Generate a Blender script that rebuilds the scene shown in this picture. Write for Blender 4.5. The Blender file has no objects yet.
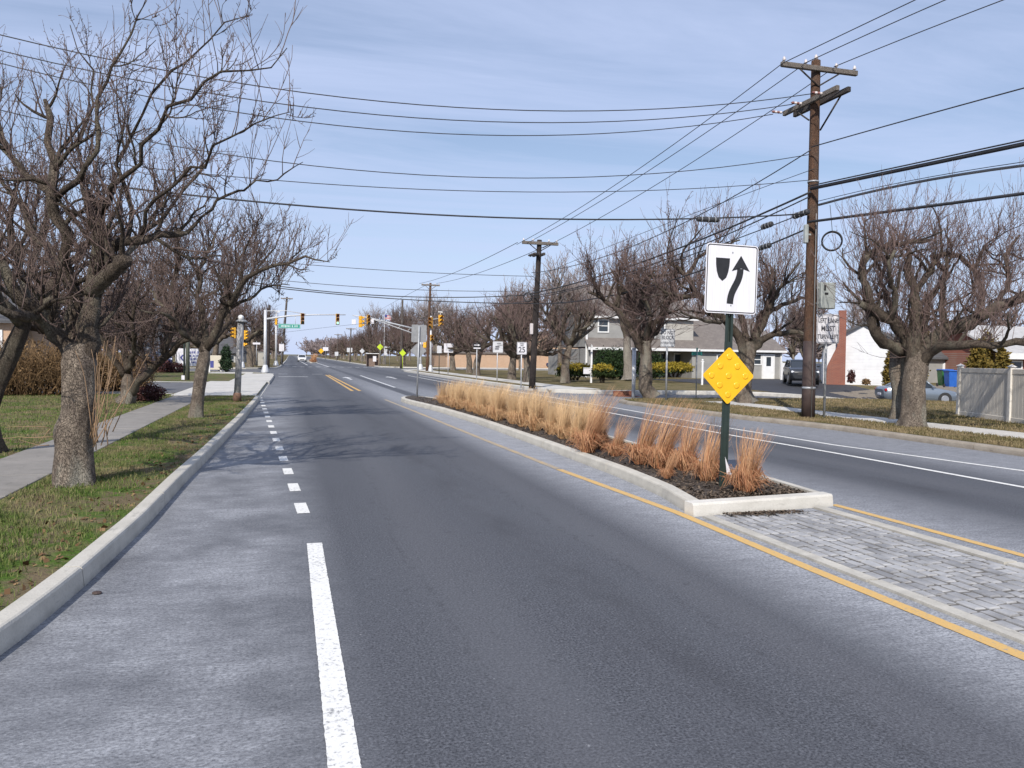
import bpy, math, random
import numpy as np
from mathutils import Matrix, Vector

scene = bpy.context.scene
COL = scene.collection
PI = math.pi
R_ = math.radians

# ------------------------------------------------------------------ camera
FPX, W, H = 800.0, 1024, 768
CAM_POS = np.array([0.0, 0.0, 1.6])

def camera_basis(yaw, pitch, roll):
    y, p, r = R_(yaw), R_(pitch), R_(roll)
    f = np.array([math.sin(y) * math.cos(p), math.cos(y) * math.cos(p), math.sin(p)])
    rt = np.array([math.cos(y), -math.sin(y), 0.0])
    up = np.cross(rt, f)
    return rt * math.cos(r) + up * math.sin(r), -rt * math.sin(r) + up * math.cos(r), f

CR, CU, CF = camera_basis(15.6, -1.93, 0.8)
cam_data = bpy.data.cameras.new('camera')
cam = bpy.data.objects.new('camera', cam_data)
COL.objects.link(cam)
cam_data.sensor_width = 36.0
cam_data.lens = 36.0 * FPX / W
cam_data.clip_start, cam_data.clip_end = 0.05, 6000
cam.matrix_world = Matrix(((CR[0], CU[0], -CF[0], CAM_POS[0]), (CR[1], CU[1], -CF[1], CAM_POS[1]),
                           (CR[2], CU[2], -CF[2], CAM_POS[2]), (0, 0, 0, 1)))
scene.camera = cam

# ------------------------------------------------------------------ sky, sun, exposure
SUN_EL, SUN_AZ = 38.0, 209.0          # degrees; azimuth clockwise from the road direction (+Y)
world = bpy.data.worlds.new('World')
scene.world = world
world.use_nodes = True
wn, wl = world.node_tree.nodes, world.node_tree.links
for n in list(wn):
    wn.remove(n)
wout = wn.new('ShaderNodeOutputWorld')
wbg = wn.new('ShaderNodeBackground')
wbg.inputs['Strength'].default_value = 0.105
sky = wn.new('ShaderNodeTexSky')
sky.sky_type = 'NISHITA'
sky.sun_disc = False
sky.sun_elevation = R_(SUN_EL)
sky.sun_rotation = R_(SUN_AZ)
sky.air_density, sky.dust_density, sky.ozone_density = 1.0, 0.2, 2.2
# thin streaky cirrus on the sky, laid out on a plane high above the street
tc = wn.new('ShaderNodeTexCoord')
sep = wn.new('ShaderNodeSeparateXYZ')
wl.new(tc.outputs['Generated'], sep.inputs[0])
zc = wn.new('ShaderNodeMath'); zc.operation = 'MAXIMUM'; zc.inputs[1].default_value = 0.04
wl.new(sep.outputs['Z'], zc.inputs[0])
dx = wn.new('ShaderNodeMath'); dx.operation = 'DIVIDE'
dy = wn.new('ShaderNodeMath'); dy.operation = 'DIVIDE'
wl.new(sep.outputs['X'], dx.inputs[0]); wl.new(zc.outputs[0], dx.inputs[1])
wl.new(sep.outputs['Y'], dy.inputs[0]); wl.new(zc.outputs[0], dy.inputs[1])
comb = wn.new('ShaderNodeCombineXYZ')
wl.new(dx.outputs[0], comb.inputs[0]); wl.new(dy.outputs[0], comb.inputs[1])
mp = wn.new('ShaderNodeMapping')
mp.inputs['Rotation'].default_value = (0, 0, R_(-22))
mp.inputs['Scale'].default_value = (0.22, 0.75, 1)
wl.new(comb.outputs[0], mp.inputs[0])
cn = wn.new('ShaderNodeTexNoise')
cn.inputs['Scale'].default_value = 1.5
cn.inputs['Detail'].default_value = 9
cn.inputs['Roughness'].default_value = 0.62
cn.inputs['Distortion'].default_value = 0.7
wl.new(mp.outputs[0], cn.inputs['Vector'])
cr = wn.new('ShaderNodeMapRange')
cr.inputs['From Min'].default_value, cr.inputs['From Max'].default_value = 0.36, 0.74
cr.inputs['To Min'].default_value, cr.inputs['To Max'].default_value = -0.15, 0.40
wl.new(cn.outputs['Fac'], cr.inputs['Value'])
cmix = wn.new('ShaderNodeMix'); cmix.data_type = 'RGBA'
cmix.inputs['B'].default_value = (5.2, 6.1, 8.6, 1)
# the thin high veil is densest towards the horizon; the streaks dissolve there
veil = wn.new('ShaderNodeValToRGB')
for e, (p_, v_) in zip((veil.color_ramp.elements[0], veil.color_ramp.elements[1], veil.color_ramp.elements.new(0.10), veil.color_ramp.elements.new(0.26)), ((0.0, .95), (0.6, .16), (0.10, .72), (0.26, .46))):
    e.position = p_; e.color = (v_, v_, v_, 1)
wl.new(sep.outputs['Z'], veil.inputs[0])
fade = wn.new('ShaderNodeMapRange')
fade.inputs['From Min'].default_value, fade.inputs['From Max'].default_value = 0.05, 0.22
wl.new(sep.outputs['Z'], fade.inputs['Value'])
smul = wn.new('ShaderNodeMath'); smul.operation = 'MULTIPLY'
wl.new(cr.outputs['Result'], smul.inputs[0]); wl.new(fade.outputs['Result'], smul.inputs[1])
sadd = wn.new('ShaderNodeMath'); sadd.operation = 'ADD'; sadd.use_clamp = True
wl.new(smul.outputs[0], sadd.inputs[0]); wl.new(veil.outputs['Color'], sadd.inputs[1])
wl.new(sadd.outputs[0], cmix.inputs['Factor'])
wl.new(sky.outputs['Color'], cmix.inputs['A'])
wl.new(cmix.outputs['Result'], wbg.inputs['Color'])
wl.new(wbg.outputs[0], wout.inputs[0])

sun_data = bpy.data.lights.new('sun', 'SUN')
sun_data.energy = 4.7
sun_data.angle = R_(0.53)
sun_data.color = (1.0, 0.94, 0.86)
sun = bpy.data.objects.new('sun', sun_data)
COL.objects.link(sun)
sd = Vector((math.sin(R_(SUN_AZ)) * math.cos(R_(SUN_EL)), math.cos(R_(SUN_AZ)) * math.cos(R_(SUN_EL)), math.sin(R_(SUN_EL))))
sun.rotation_euler = sd.to_track_quat('Z', 'Y').to_euler()
sun.location = (-20, -30, 40)

scene.view_settings.view_transform = 'Standard'
scene.view_settings.look = 'None'
scene.view_settings.gamma = 1.0
scene.view_settings.use_curve_mapping = False
scene.view_settings.exposure = 0.12
scene.cycles.max_bounces = 6
scene.cycles.transparent_max_bounces = 16

# ------------------------------------------------------------------ measuring helpers
def ray(px, py):
    return CF + CR * (px - W / 2) / FPX - CU * (py - H / 2) / FPX

def G(px, py, z=0.0):
    d = ray(px, py)
    return CAM_POS + d * ((z - CAM_POS[2]) / d[2])

def AT(px, py, depth):
    return CAM_POS + ray(px, py) * depth

def dip(x, y):
    """the lots on the right fall away a little behind the side street"""
    return -0.73 * np.exp(-(((x - 31.5) / 6.5) ** 2 + ((y - 34.0) / 6.5) ** 2))

# ------------------------------------------------------------------ mesh builder
def nrm(a):
    return a / np.maximum(np.linalg.norm(a, axis=-1, keepdims=True), 1e-9)

class MB:
    """collects shapes and links them as ONE mesh object"""
    def __init__(self):
        self.v, self.f, self.n = [], [], 0
        self.attr = []
    def raw(self, verts, faces, mat=0, smooth=False, col=None):
        verts = np.asarray(verts, float).reshape(-1, 3)
        self.v.append(verts)
        if isinstance(faces, np.ndarray):
            self.f.append((faces + self.n, mat, smooth))
        else:
            by = {}
            for q in faces:
                by.setdefault(len(q), []).append(q)
            for k in by:
                self.f.append((np.array(by[k], int) + self.n, mat, smooth))
        self.attr.append(np.full(len(verts), 0.5) if col is None else np.asarray(col, float))
        self.n += len(verts)
    def box(self, c, s, rz=0.0, mat=0, M=None):
        sx, sy, sz = s[0] / 2, s[1] / 2, s[2] / 2
        v = np.array([[x, y, z] for z in (-sz, sz) for y in (-sy, sy) for x in (-sx, sx)])
        if M is not None:
            v = v @ np.asarray(M).T
        elif rz:
            c_, s_ = math.cos(rz), math.sin(rz)
            v = np.stack([v[:, 0] * c_ - v[:, 1] * s_, v[:, 0] * s_ + v[:, 1] * c_, v[:, 2]], 1)
        self.raw(v + np.asarray(c, float), [(0, 2, 3, 1), (4, 5, 7, 6), (0, 1, 5, 4), (1, 3, 7, 5), (3, 2, 6, 7), (2, 0, 4, 6)], mat)
    def bbox(self, c, s, b=0.01, rz=0.0, mat=0):
        """box with its edges chamfered by b"""
        x, y, z = s[0] / 2, s[1] / 2, s[2] / 2
        b = min(b, x * .9, y * .9, z * .9)
        pts = []
        for sx in (-1, 1):
            for sy in (-1, 1):
                for sz in (-1, 1):
                    pts += [(sx * x, sy * (y - b), sz * (z - b)), (sx * (x - b), sy * y, sz * (z - b)), (sx * (x - b), sy * (y - b), sz * z)]
        import bmesh
        bm = bmesh.new()
        for p in pts:
            bm.verts.new(p)
        bmesh.ops.convex_hull(bm, input=bm.verts[:])
        bm.verts.index_update()
        v = np.array([p.co[:] for p in bm.verts])
        f = [tuple(q.index for q in fc.verts) for fc in bm.faces]
        bm.free()
        if rz:
            c_, s_ = math.cos(rz), math.sin(rz)
            v = np.stack([v[:, 0] * c_ - v[:, 1] * s_, v[:, 0] * s_ + v[:, 1] * c_, v[:, 2]], 1)
        self.raw(v + np.asarray(c, float), f, mat)
    def tubes(self, pts, rad, n=6, mat=0, smooth=True, cap=True, col=None):
        """pts [N,k,3], rad [N,k]: N tubes of k rings"""
        pts = np.asarray(pts, float); rad = np.asarray(rad, float)
        if pts.ndim == 2:
            pts, rad = pts[None], np.broadcast_to(rad, (len(pts),))[None]
        N, k, _ = pts.shape
        t = np.empty_like(pts)
        t[:, 1:-1] = pts[:, 2:] - pts[:, :-2]
        t[:, 0] = pts[:, 1] - pts[:, 0]
        t[:, -1] = pts[:, -1] - pts[:, -2]
        t = nrm(t)
        mean = nrm(pts[:, -1] - pts[:, 0])
        ref = np.where(np.abs(mean[:, 2:3]) > 0.8, np.array([[1.0, 0.13, 0]]), np.array([[0.1, 0.07, 1.0]]))
        u = nrm(np.cross(t, np.repeat(ref[:, None], k, 1)))
        w = np.cross(t, u)
        a = np.arange(n) * 2 * PI / n
        ring = u[:, :, None] * np.cos(a)[None, None, :, None] + w[:, :, None] * np.sin(a)[None, None, :, None]
        v = pts[:, :, None] + ring * rad[:, :, None, None]
        i = (np.arange(N) * k * n)[:, None, None] + (np.arange(k - 1) * n)[None, :, None] + np.arange(n)[None, None]
        j = (np.arange(N) * k * n)[:, None, None] + (np.arange(k - 1) * n)[None, :, None] + ((np.arange(n) + 1) % n)[None, None]
        q = np.stack([i, j, j + n, i + n], -1).reshape(-1, 4)
        c = None if col is None else np.repeat(np.asarray(col, float), k * n)
        self.raw(v.reshape(-1, 3), q, mat, smooth, c)
        if cap:
            base = self.n - N * k * n
            for b, rev in ((0, True), ((k - 1) * n, False)):
                fc = base + (np.arange(N) * k * n)[:, None] + b + np.arange(n)[None]
                if rev:
                    fc = fc[:, ::-1]
                self.f.append((fc, mat, False))
    def tube(self, pts, rad, n=8, mat=0, cap=True, smooth=True):
        pts = np.asarray(pts, float)
        self.tubes(pts[None], np.broadcast_to(np.asarray(rad, float), (len(pts),))[None], n, mat, smooth, cap)
    def prism(self, poly, O, U, V, th, mat=0):
        """polygon (u,v) on the plane O,U,V given thickness th along U x V (th<0: to the back)"""
        O, U, V = (np.asarray(q, float) for q in (O, U, V))
        N = nrm(np.cross(U, V))
        p = np.array([O + U * a + V * b for a, b in poly])
        k = len(p)
        v = np.concatenate([p, p + N * th])
        f = [tuple(range(k)), tuple(range(2 * k - 1, k - 1, -1))] + [(i, i + k, (i + 1) % k + k, (i + 1) % k) for i in range(k)]
        if th > 0:
            f = [q[::-1] for q in f]
        self.raw(v, f, mat)
    def ball(self, c, r, n=10, m=7, mat=0, sz=1.0, smooth=True):
        a = np.arange(n) * 2 * PI / n
        v = [(0, 0, -r * sz)]
        for j in range(1, m):
            th = -PI / 2 + PI * j / m
            v += [(r * math.cos(th) * math.cos(x), r * math.cos(th) * math.sin(x), r * sz * math.sin(th)) for x in a]
        v.append((0, 0, r * sz))
        f = [(0, 1 + (i + 1) % n, 1 + i) for i in range(n)]
        for j in range(m - 2):
            for i in range(n):
                b = 1 + j * n
                f.append((b + i, b + (i + 1) % n, b + n + (i + 1) % n, b + n + i))
        L = len(v) - 1
        f += [(L, L - n + i, L - n + (i + 1) % n) for i in range(n)]
        self.raw(np.array(v) + np.asarray(c, float), f, mat, smooth)
    def grid(self, x0, x1, y0, y1, z, nx, ny, mat=0, hf=None):
        X, Y = np.meshgrid(np.linspace(x0, x1, nx + 1), np.linspace(y0, y1, ny + 1))
        Z = np.full_like(X, z) + (hf(X, Y) if hf else 0)
        i = (np.arange(ny) * (nx + 1))[:, None] + np.arange(nx)[None]
        q = np.stack([i, i + 1, i + nx + 2, i + nx + 1], -1).reshape(-1, 4)
        self.raw(np.stack([X, Y, Z], -1).reshape(-1, 3), q, mat)
    def poly(self, pts, z=None, mat=0):
        p = [(a[0], a[1], z) for a in pts] if z is not None else pts
        self.raw(np.array(p), [tuple(range(len(p)))], mat)
    def build(self, name, mats, parent=None, loc=None):
        v = np.concatenate(self.v)
        me = bpy.data.meshes.new(name)
        me.vertices.add(len(v)); me.vertices.foreach_set('co', v.ravel())
        tot = [len(f) for f, _, _ in self.f]; ks = [f.shape[1] for f, _, _ in self.f]
        nl = sum(a * b for a, b in zip(tot, ks))
        me.loops.add(nl); me.polygons.add(sum(tot))
        me.loops.foreach_set('vertex_index', np.concatenate([f.ravel() for f, _, _ in self.f]))
        lt = np.concatenate([np.full(a, k) for a, k in zip(tot, ks)])
        me.polygons.foreach_set('loop_start', np.concatenate([[0], np.cumsum(lt)[:-1]]))
        me.polygons.foreach_set('loop_total', lt)
        me.polygons.foreach_set('material_index', np.concatenate([np.full(len(f), m) for f, m, _ in self.f]))
        me.polygons.foreach_set('use_smooth', np.concatenate([np.full(len(f), s) for f, _, s in self.f]))
        at = me.attributes.new('vary', 'FLOAT', 'POINT')
        at.data.foreach_set('value', np.concatenate(self.attr))
        me.update(calc_edges=True)
        for m in (mats if isinstance(mats, (list, tuple)) else [mats]):
            me.materials.append(m)
        o = bpy.data.objects.new(name, me)
        COL.objects.link(o)
        if parent is not None:
            o.parent = parent
        if loc is not None:
            o.location = loc
        return o

def thing(name, label, cat, loc=(0, 0, 0), rz=0.0, group=None, tilt=(0, 0)):
    o = bpy.data.objects.new(name, None)
    COL.objects.link(o)
    o.empty_display_size = 0.2
    o.location = Vector([float(q) for q in loc]); o.rotation_euler = (tilt[0], tilt[1], rz)
    tag(o, label, cat, group)
    return o

def tag(o, label=None, cat=None, group=None, kind=None):
    if label: o['label'] = label
    if cat: o['category'] = cat
    if group: o['group'] = group
    if kind: o['kind'] = kind
    return o

def struct(name, mb, mats):
    return tag(mb.build(name, mats), kind='structure')

KIDS = {}
def copy_tree(o, loc, rz=0.0, sc=1.0, label=None, group=None):
    c = o.copy(); COL.objects.link(c)
    c.location = Vector([float(q) for q in loc]); c.rotation_euler = (0, 0, rz)
    c.scale = (sc, sc, sc) if np.isscalar(sc) else sc
    if label: c['label'] = label
    if group: c['group'] = group
    def rec(a, b):
        for ch in a.children:
            d = ch.copy(); COL.objects.link(d); d.parent = b
            rec(ch, d)
    rec(o, c)
    return c

def ordinal(k):
    return ['first', 'second', 'third', 'fourth', 'fifth', 'sixth', 'seventh', 'eighth', 'ninth', 'tenth', 'eleventh', 'twelfth', 'thirteenth',
            'fourteenth', 'fifteenth', 'sixteenth', 'seventeenth', 'eighteenth', 'nineteenth', 'twentieth', 'twenty-first', 'twenty-second',
            'twenty-third', 'twenty-fourth', 'twenty-fifth', 'twenty-sixth', 'twenty-seventh', 'twenty-eighth', 'twenty-ninth', 'thirtieth'][k]

def text_mesh(mb, s, O, U, V, size, mat=0, align='CENTER', th=0.002, sx=1.0, bold=0.0):
    """writing on the plane O,U,V; size = height of the capitals"""
    cu = bpy.data.curves.new('lettering', 'FONT')
    cu.body = s; cu.size = size / 0.69; cu.align_x = align; cu.align_y = 'CENTER'
    cu.offset = bold * size
    cu.resolution_u = 3
    ob = bpy.data.objects.new('lettering', cu)
    me = ob.to_mesh()
    O, U, V = (np.asarray(q, float) for q in (O, U, V))
    N = nrm(np.cross(U, V))
    v = np.array([q.co[:] for q in me.vertices])
    f = [tuple(p.vertices) for p in me.polygons]
    p = O + v[:, :1] * sx * U + v[:, 1:2] * V + N * th
    mb.raw(p, f, mat)
    ob.to_mesh_clear()
    bpy.data.objects.remove(ob); bpy.data.curves.remove(cu)

def rrect(w, h, r, n=5):
    p = []
    for cx, cy, a0 in ((w / 2 - r, h / 2 - r, 0), (-w / 2 + r, h / 2 - r, 90), (-w / 2 + r, -h / 2 + r, 180), (w / 2 - r, -h / 2 + r, 270)):
        for i in range(n + 1):
            a = R_(a0 + 90 * i / n)
            p.append((cx + r * math.cos(a), cy + r * math.sin(a)))
    return p

def frame_band(mb, outer, inner, O, U, V, off, mat=0):
    """thin ring between two outlines of the same length"""
    O, U, V = (np.asarray(q, float) for q in (O, U, V))
    N = nrm(np.cross(U, V))
    k = len(outer)
    v = [O + U * a + V * b + N * off for a, b in list(outer) + list(inner)]
    mb.raw(np.array(v), [(i, (i + 1) % k, k + (i + 1) % k, k + i) for i in range(k)], mat)

# ------------------------------------------------------------------ materials
class NT:
    def __init__(self, name):
        self.m = bpy.data.materials.new(name)
        self.m.use_nodes = True
        self.t = self.m.node_tree
        self.b = self.t.nodes['Principled BSDF']
        self.out = self.t.nodes['Material Output']
    def n(self, typ, **kw):
        q = self.t.nodes.new(typ)
        for k, v in kw.items():
            if k.startswith('i_'):
                q.inputs[k[2:].replace('_', ' ')].default_value = v
            else:
                setattr(q, k, v)
        return q
    def l(self, a, b):
        self.t.links.new(a, b)
    def coord(self, kind='Object', scale=(1, 1, 1)):
        tc = self.n('ShaderNodeTexCoord')
        mp = self.n('ShaderNodeMapping')
        mp.inputs['Scale'].default_value = scale
        self.l(tc.outputs[kind], mp.inputs[0])
        return mp.outputs[0]
    def noise(self, vec, scale, detail=4, rough=0.55, dist=0.0):
        q = self.n('ShaderNodeTexNoise')
        q.inputs['Scale'].default_value = scale; q.inputs['Detail'].default_value = detail
        q.inputs['Roughness'].default_value = rough; q.inputs['Distortion'].default_value = dist
        self.l(vec, q.inputs['Vector'])
        return q.outputs['Fac']
    def rng(self, v, a, b, c=0.0, d=1.0, smooth=False):
        q = self.n('ShaderNodeMapRange')
        if smooth: q.interpolation_type = 'SMOOTHSTEP'
        for nm, x in (('From Min', a), ('From Max', b), ('To Min', c), ('To Max', d)):
            q.inputs[nm].default_value = x
        self.l(v, q.inputs['Value'])
        return q.outputs['Result']
    def math(self, op, a, b=None):
        q = self.n('ShaderNodeMath', operation=op)
        for i, x in enumerate((a, b)):
            if x is None: continue
            if isinstance(x, (int, float)): q.inputs[i].default_value = x
            else: self.l(x, q.inputs[i])
        return q.outputs[0]
    def mix(self, fac, a, b, mode='MIX'):
        q = self.n('ShaderNodeMix', data_type='RGBA', blend_type=mode)
        for nm, x in (('Factor', fac), ('A', a), ('B', b)):
            if isinstance(x, (int, float)): q.inputs[nm].default_value = x
            elif isinstance(x, tuple): q.inputs[nm].default_value = (*x[:3], 1)
            else: self.l(x, q.inputs[nm])
        return q.outputs['Result']
    def bump(self, h, strength=0.3, dist=0.01):
        q = self.n('ShaderNodeBump')
        q.inputs['Strength'].default_value = strength; q.inputs['Distance'].default_value = dist
        self.l(h, q.inputs['Height'])
        self.l(q.outputs[0], self.b.inputs['Normal'])
    def base(self, c, rough=0.8, metal=0.0, spec=None):
        if isinstance(c, tuple): self.b.inputs['Base Color'].default_value = (*c[:3], 1)
        else: self.l(c, self.b.inputs['Base Color'])
        self.b.inputs['Roughness'].default_value = rough
        self.b.inputs['Metallic'].default_value = metal
        if spec is not None: self.b.inputs['Specular IOR Level'].default_value = spec
        return self.m

def simple(name, a, b=None, scale=6.0, rough=0.7, metal=0.0, bump=0.0, bscale=None, stretch=(1, 1, 1), spec=None, lo=0.35, hi=0.65):
    """two-tone noisy surface"""
    m = NT(name)
    vec = m.coord('Object', stretch)
    b = b or tuple(q * 0.8 for q in a)
    f = m.noise(vec, scale, 6, 0.6)
    c = m.mix(m.rng(f, lo, hi), a, b)
    if bump:
        m.bump(m.noise(vec, bscale or scale * 4, 5, 0.6), bump, 0.01)
    return m.base(c, rough, metal, spec)

def vary_mat(name, a, b, rough=0.8, noise=None, trans=0.0):
    """colour runs from a to b with the per-leaf / per-blade attribute"""
    m = NT(name)
    at = m.n('ShaderNodeAttribute', attribute_name='vary')
    c = m.mix(at.outputs['Fac'], a, b)
    if noise:
        f = m.noise(m.coord('Object'), noise[0], 4)
        c = m.mix(m.rng(f, 0.4, 0.62), c, noise[1])
    m.base(c, rough, 0, 0.2)
    return m.m

# ================================================================== setting materials
def mat_asphalt():
    m = NT('asphalt')
    o = m.coord('Object')
    sx = m.n('ShaderNodeSeparateXYZ'); m.l(o, sx.inputs[0])
    X, Y = sx.outputs['X'], sx.outputs['Y']
    fine = m.noise(o, 70, 3, 0.8)
    mid = m.noise(o, 22, 4, 0.7)
    big = m.noise(m.coord('Object', (1.0, 0.22, 1)), 0.9, 5, 0.6)
    c = m.mix(m.rng(fine, 0.36, 0.68), (0.016, 0.0165, 0.021), (0.155, 0.161, 0.178))
    c = m.mix(m.rng(mid, 0.42, 0.66, 0, 0.5), c, (0.044, 0.047, 0.055))
    c = m.mix(m.rng(big, 0.38, 0.68, 0, 0.42), c, (0.092, 0.097, 0.108))
    # wheel tracks polished paler, a dark drip line between them, dark blotches
    wob = m.math('ADD', X, m.rng(m.noise(m.coord('Object', (1, .12, 1)), 1.0, 3), 0, 1, -.35, .35))
    def band(x0, w): return m.rng(m.math('ABSOLUTE', m.math('SUBTRACT', wob, x0)), 0.0, w, 1.0, 0.0, True)
    tracks = m.math('ADD', m.math('ADD', band(1.15, .45), band(2.75, .45)), m.math('ADD', band(7.0, .45), band(8.4, .4)))
    c = m.mix(m.math('MULTIPLY', tracks, 0.20), c, (0.13, 0.13, 0.138))
    drip = m.math('MULTIPLY', m.math('ADD', band(1.95, .38), band(7.7, .35)), m.rng(m.noise(m.coord('Object', (1, .35, 1)), 2.2, 5, .7), .38, .62))
    c = m.mix(m.math('MULTIPLY', drip, 0.42), c, (0.032, 0.032, 0.036))
    chip = m.noise(o, 7.5, 5, 0.8)
    c = m.mix(m.rng(chip, 0.58, 0.70, 0, 0.6), c, (0.030, 0.031, 0.035))
    c = m.mix(m.rng(m.noise(o, 33, 2, 0.6), 0.70, 0.78, 0, 0.6), c, (0.34, 0.34, 0.35))
    pits = m.math('MULTIPLY', m.math('ADD', band(2.45, .10), band(0.95, .05)), m.rng(m.noise(m.coord('Object', (9, 5, 1)), 1.6, 4, .8), 0.50, 0.58))
    c = m.mix(m.math('MULTIPLY', pits, 0.28), c, (0.018, 0.018, 0.02))
    # pale road salt dried on the shoulder, along the median and by the right kerb
    streak = m.noise(m.coord('Object', (2.6, 11.0, 1)), 1.9, 7, 0.74)
    blot = m.noise(m.coord('Object', (1.6, 2.6, 1)), 1.7, 6, 0.7)
    cloud = m.noise(o, 1.1, 5, 0.6)
    grain = m.noise(m.coord('Object', (1, 1.6, 1)), 38, 5, 0.85)
    s1 = m.math('MULTIPLY', m.rng(X, 0.45, -0.25, 0, 1), m.rng(cloud, 0.34, 0.60, 0.35, 1))
    s2 = m.math('MULTIPLY', m.rng(X, 2.95, 3.75, 0, 1.2), m.rng(X, 4.6, 4.5, 0, 1))
    s3 = m.math('MULTIPLY', m.rng(X, 7.4, 6.0, 0, 1), m.rng(X, 5.0, 5.2, 0, 1))
    s4 = m.rng(X, 9.2, 10.6, 0, 0.85)
    s = m.math('MAXIMUM', m.math('MAXIMUM', s1, s2), m.math('MAXIMUM', s3, s4))
    s = m.math('MULTIPLY', s, m.rng(Y, 22, 60, 1.0, 0.3))
    st = m.math('MULTIPLY', s, m.math('ADD', m.rng(streak, 0.40, 0.64, 0.10, 0.42), m.rng(blot, 0.30, 0.70, 0.26, 0.56)))
    st = m.math('MULTIPLY', st, m.rng(grain, 0.36, 0.64, 0.10, 1.30))
    c = m.mix(m.math('MULTIPLY', st, 0.86), c, (0.445, 0.455, 0.475))
    m.bump(fine, 0.55, 0.006)
    return m.base(c, 0.86, 0, 0.35)

def mat_concrete(name, a, b, spec=0.3):
    m = NT(name)
    o = m.coord('Object')
    f = m.noise(o, 3.0, 6, 0.65)
    g = m.noise(o, 70, 3, 0.6)
    c = m.mix(m.rng(f, 0.34, 0.68), a, b)
    c = m.mix(m.rng(g, 0.5, 0.75, 0, 0.35), c, tuple(q * 0.6 for q in b))
    d = m.noise(m.coord('Object', (1, 1, 2)), 0.7, 5)
    c = m.mix(m.rng(d, 0.5, 0.75, 0, 0.5), c, tuple(q * 0.72 for q in b))
    # grime along the foot, scuffs and hairline cracks
    sz = m.n('ShaderNodeSeparateXYZ'); m.l(o, sz.inputs[0])
    foot = m.math('MULTIPLY', m.rng(sz.outputs['Z'], 0.05, 0.0), m.rng(m.noise(o, 4.5, 5, .7), .35, .6))
    c = m.mix(m.math('MULTIPLY', foot, 0.55), c, tuple(q * 0.45 for q in b))
    scuff = m.noise(m.coord('Object', (3, 1.2, 14)), 2.4, 4, 0.7)
    c = m.mix(m.rng(scuff, 0.60, 0.72, 0, 0.5), c, tuple(q * 0.42 for q in b))
    m.bump(m.math('ADD', g, m.noise(o, 14, 4, .7)), 0.35, 0.006)
    return m.base(c, 0.85, 0, spec)

def mat_paint(name, a, wear, under, fade=0.0):
    m = NT(name)
    o = m.coord('Object')
    f = m.noise(o, 34, 5, 0.72)
    g = m.noise(o, 2.2, 4)
    w = m.math('ADD', m.math('MULTIPLY', f, 0.75), m.math('MULTIPLY', g, 0.25))
    if fade:
        s_ = m.n('ShaderNodeSeparateXYZ'); m.l(o, s_.inputs[0])
        w = m.math('ADD', w, m.rng(s_.outputs['Y'], 6.5, 15.0, 0, fade))
    c = m.mix(m.rng(w, wear, wear + 0.10), a, under)
    c = m.mix(m.rng(m.noise(o, 80, 3, .8), 0.42, 0.72, 0, 0.28), c, tuple(q * .6 for q in a))
    m.bump(m.noise(o, 95, 3, 0.75), 0.14, 0.004)
    return m.base(c, 0.75, 0, 0.3)

def grass_colour(m, green, olive, tan, bias=0.0):
    o = m.coord('Object')
    f = m.noise(o, 0.75, 4, 0.6)
    g = m.noise(o, 3.4, 4, 0.6)
    h = m.noise(o, 26, 3, 0.7)
    c = m.mix(m.rng(f, 0.40 + bias, 0.62 + bias), green, olive)
    t = m.math('ADD', m.math('MULTIPLY', g, 0.6), m.math('MULTIPLY', f, 0.4))
    c = m.mix(m.rng(t, 0.46 + bias, 0.60 + bias), c, tan)
    return c, h

def mat_lawn(name, green, olive, tan, bias=0.0, soil=0.0):
    m = NT(name)
    c, h = grass_colour(m, green, olive, tan, bias)
    c = m.mix(m.rng(h, 0.38, 0.68, 0, 0.6), c, tuple(q * 0.55 for q in olive))
    c = m.mix(m.rng(m.noise(m.coord('Object'), 2.3, 5, .65), 0.44, 0.56, 0, soil), c, (0.150, 0.108, 0.070))
    m.bump(h, 0.8, 0.03)
    return m.base(c, 0.95, 0, 0.1)

def mat_blades(name, green, olive, tan, bias=0.0):
    m = NT(name)
    c, h = grass_colour(m, green, olive, tan, bias)
    at = m.n('ShaderNodeAttribute', attribute_name='vary')
    c = m.mix(m.rng(at.outputs['Fac'], 0.0, 1.0, 0.0, 0.75), c, tuple(q * 1.25 for q in tan))
    return m.base(c, 0.8, 0, 0.15)

M_ASPH = mat_asphalt()
M_ASPH2 = simple('side_asphalt', (0.085, 0.085, 0.09), (0.13, 0.13, 0.135), 3.0, 0.9, bump=0.4, bscale=90)
M_DRIVE = simple('driveway_asphalt', (0.022, 0.022, 0.026), (0.036, 0.036, 0.042), 2.0, 0.85, bump=0.3, bscale=80)
M_KERB = mat_concrete('kerb_concrete', (0.53, 0.50, 0.435), (0.43, 0.405, 0.35))
M_KERBN = mat_concrete('median_kerb_concrete', (0.60, 0.575, 0.52), (0.50, 0.475, 0.42))
M_KERBD = mat_concrete('dirty_kerb_concrete', (0.34, 0.30, 0.245), (0.24, 0.205, 0.165))
M_WALK = mat_concrete('walk_concrete', (0.27, 0.25, 0.225), (0.20, 0.187, 0.168))
M_WALKN = mat_concrete('pale_walk_concrete', (0.54, 0.52, 0.475), (0.44, 0.42, 0.38))
M_WHITE = mat_paint('white_paint', (0.70, 0.69, 0.65), 0.535, (0.22, 0.22, 0.22))
M_WHITEW = mat_paint('worn_white_paint', (0.62, 0.62, 0.61), 0.53, (0.13, 0.13, 0.135))
M_YELL = mat_paint('yellow_paint', (0.58, 0.37, 0.13), 0.535, (0.30, 0.275, 0.235), 0.07)
M_DBLY = mat_paint('double_yellow_paint', (0.56, 0.34, 0.11), 0.55, (0.30, 0.27, 0.22))
M_YELLW = mat_paint('faded_yellow_paint', (0.46, 0.33, 0.17), 0.44, (0.28, 0.26, 0.23))
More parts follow.
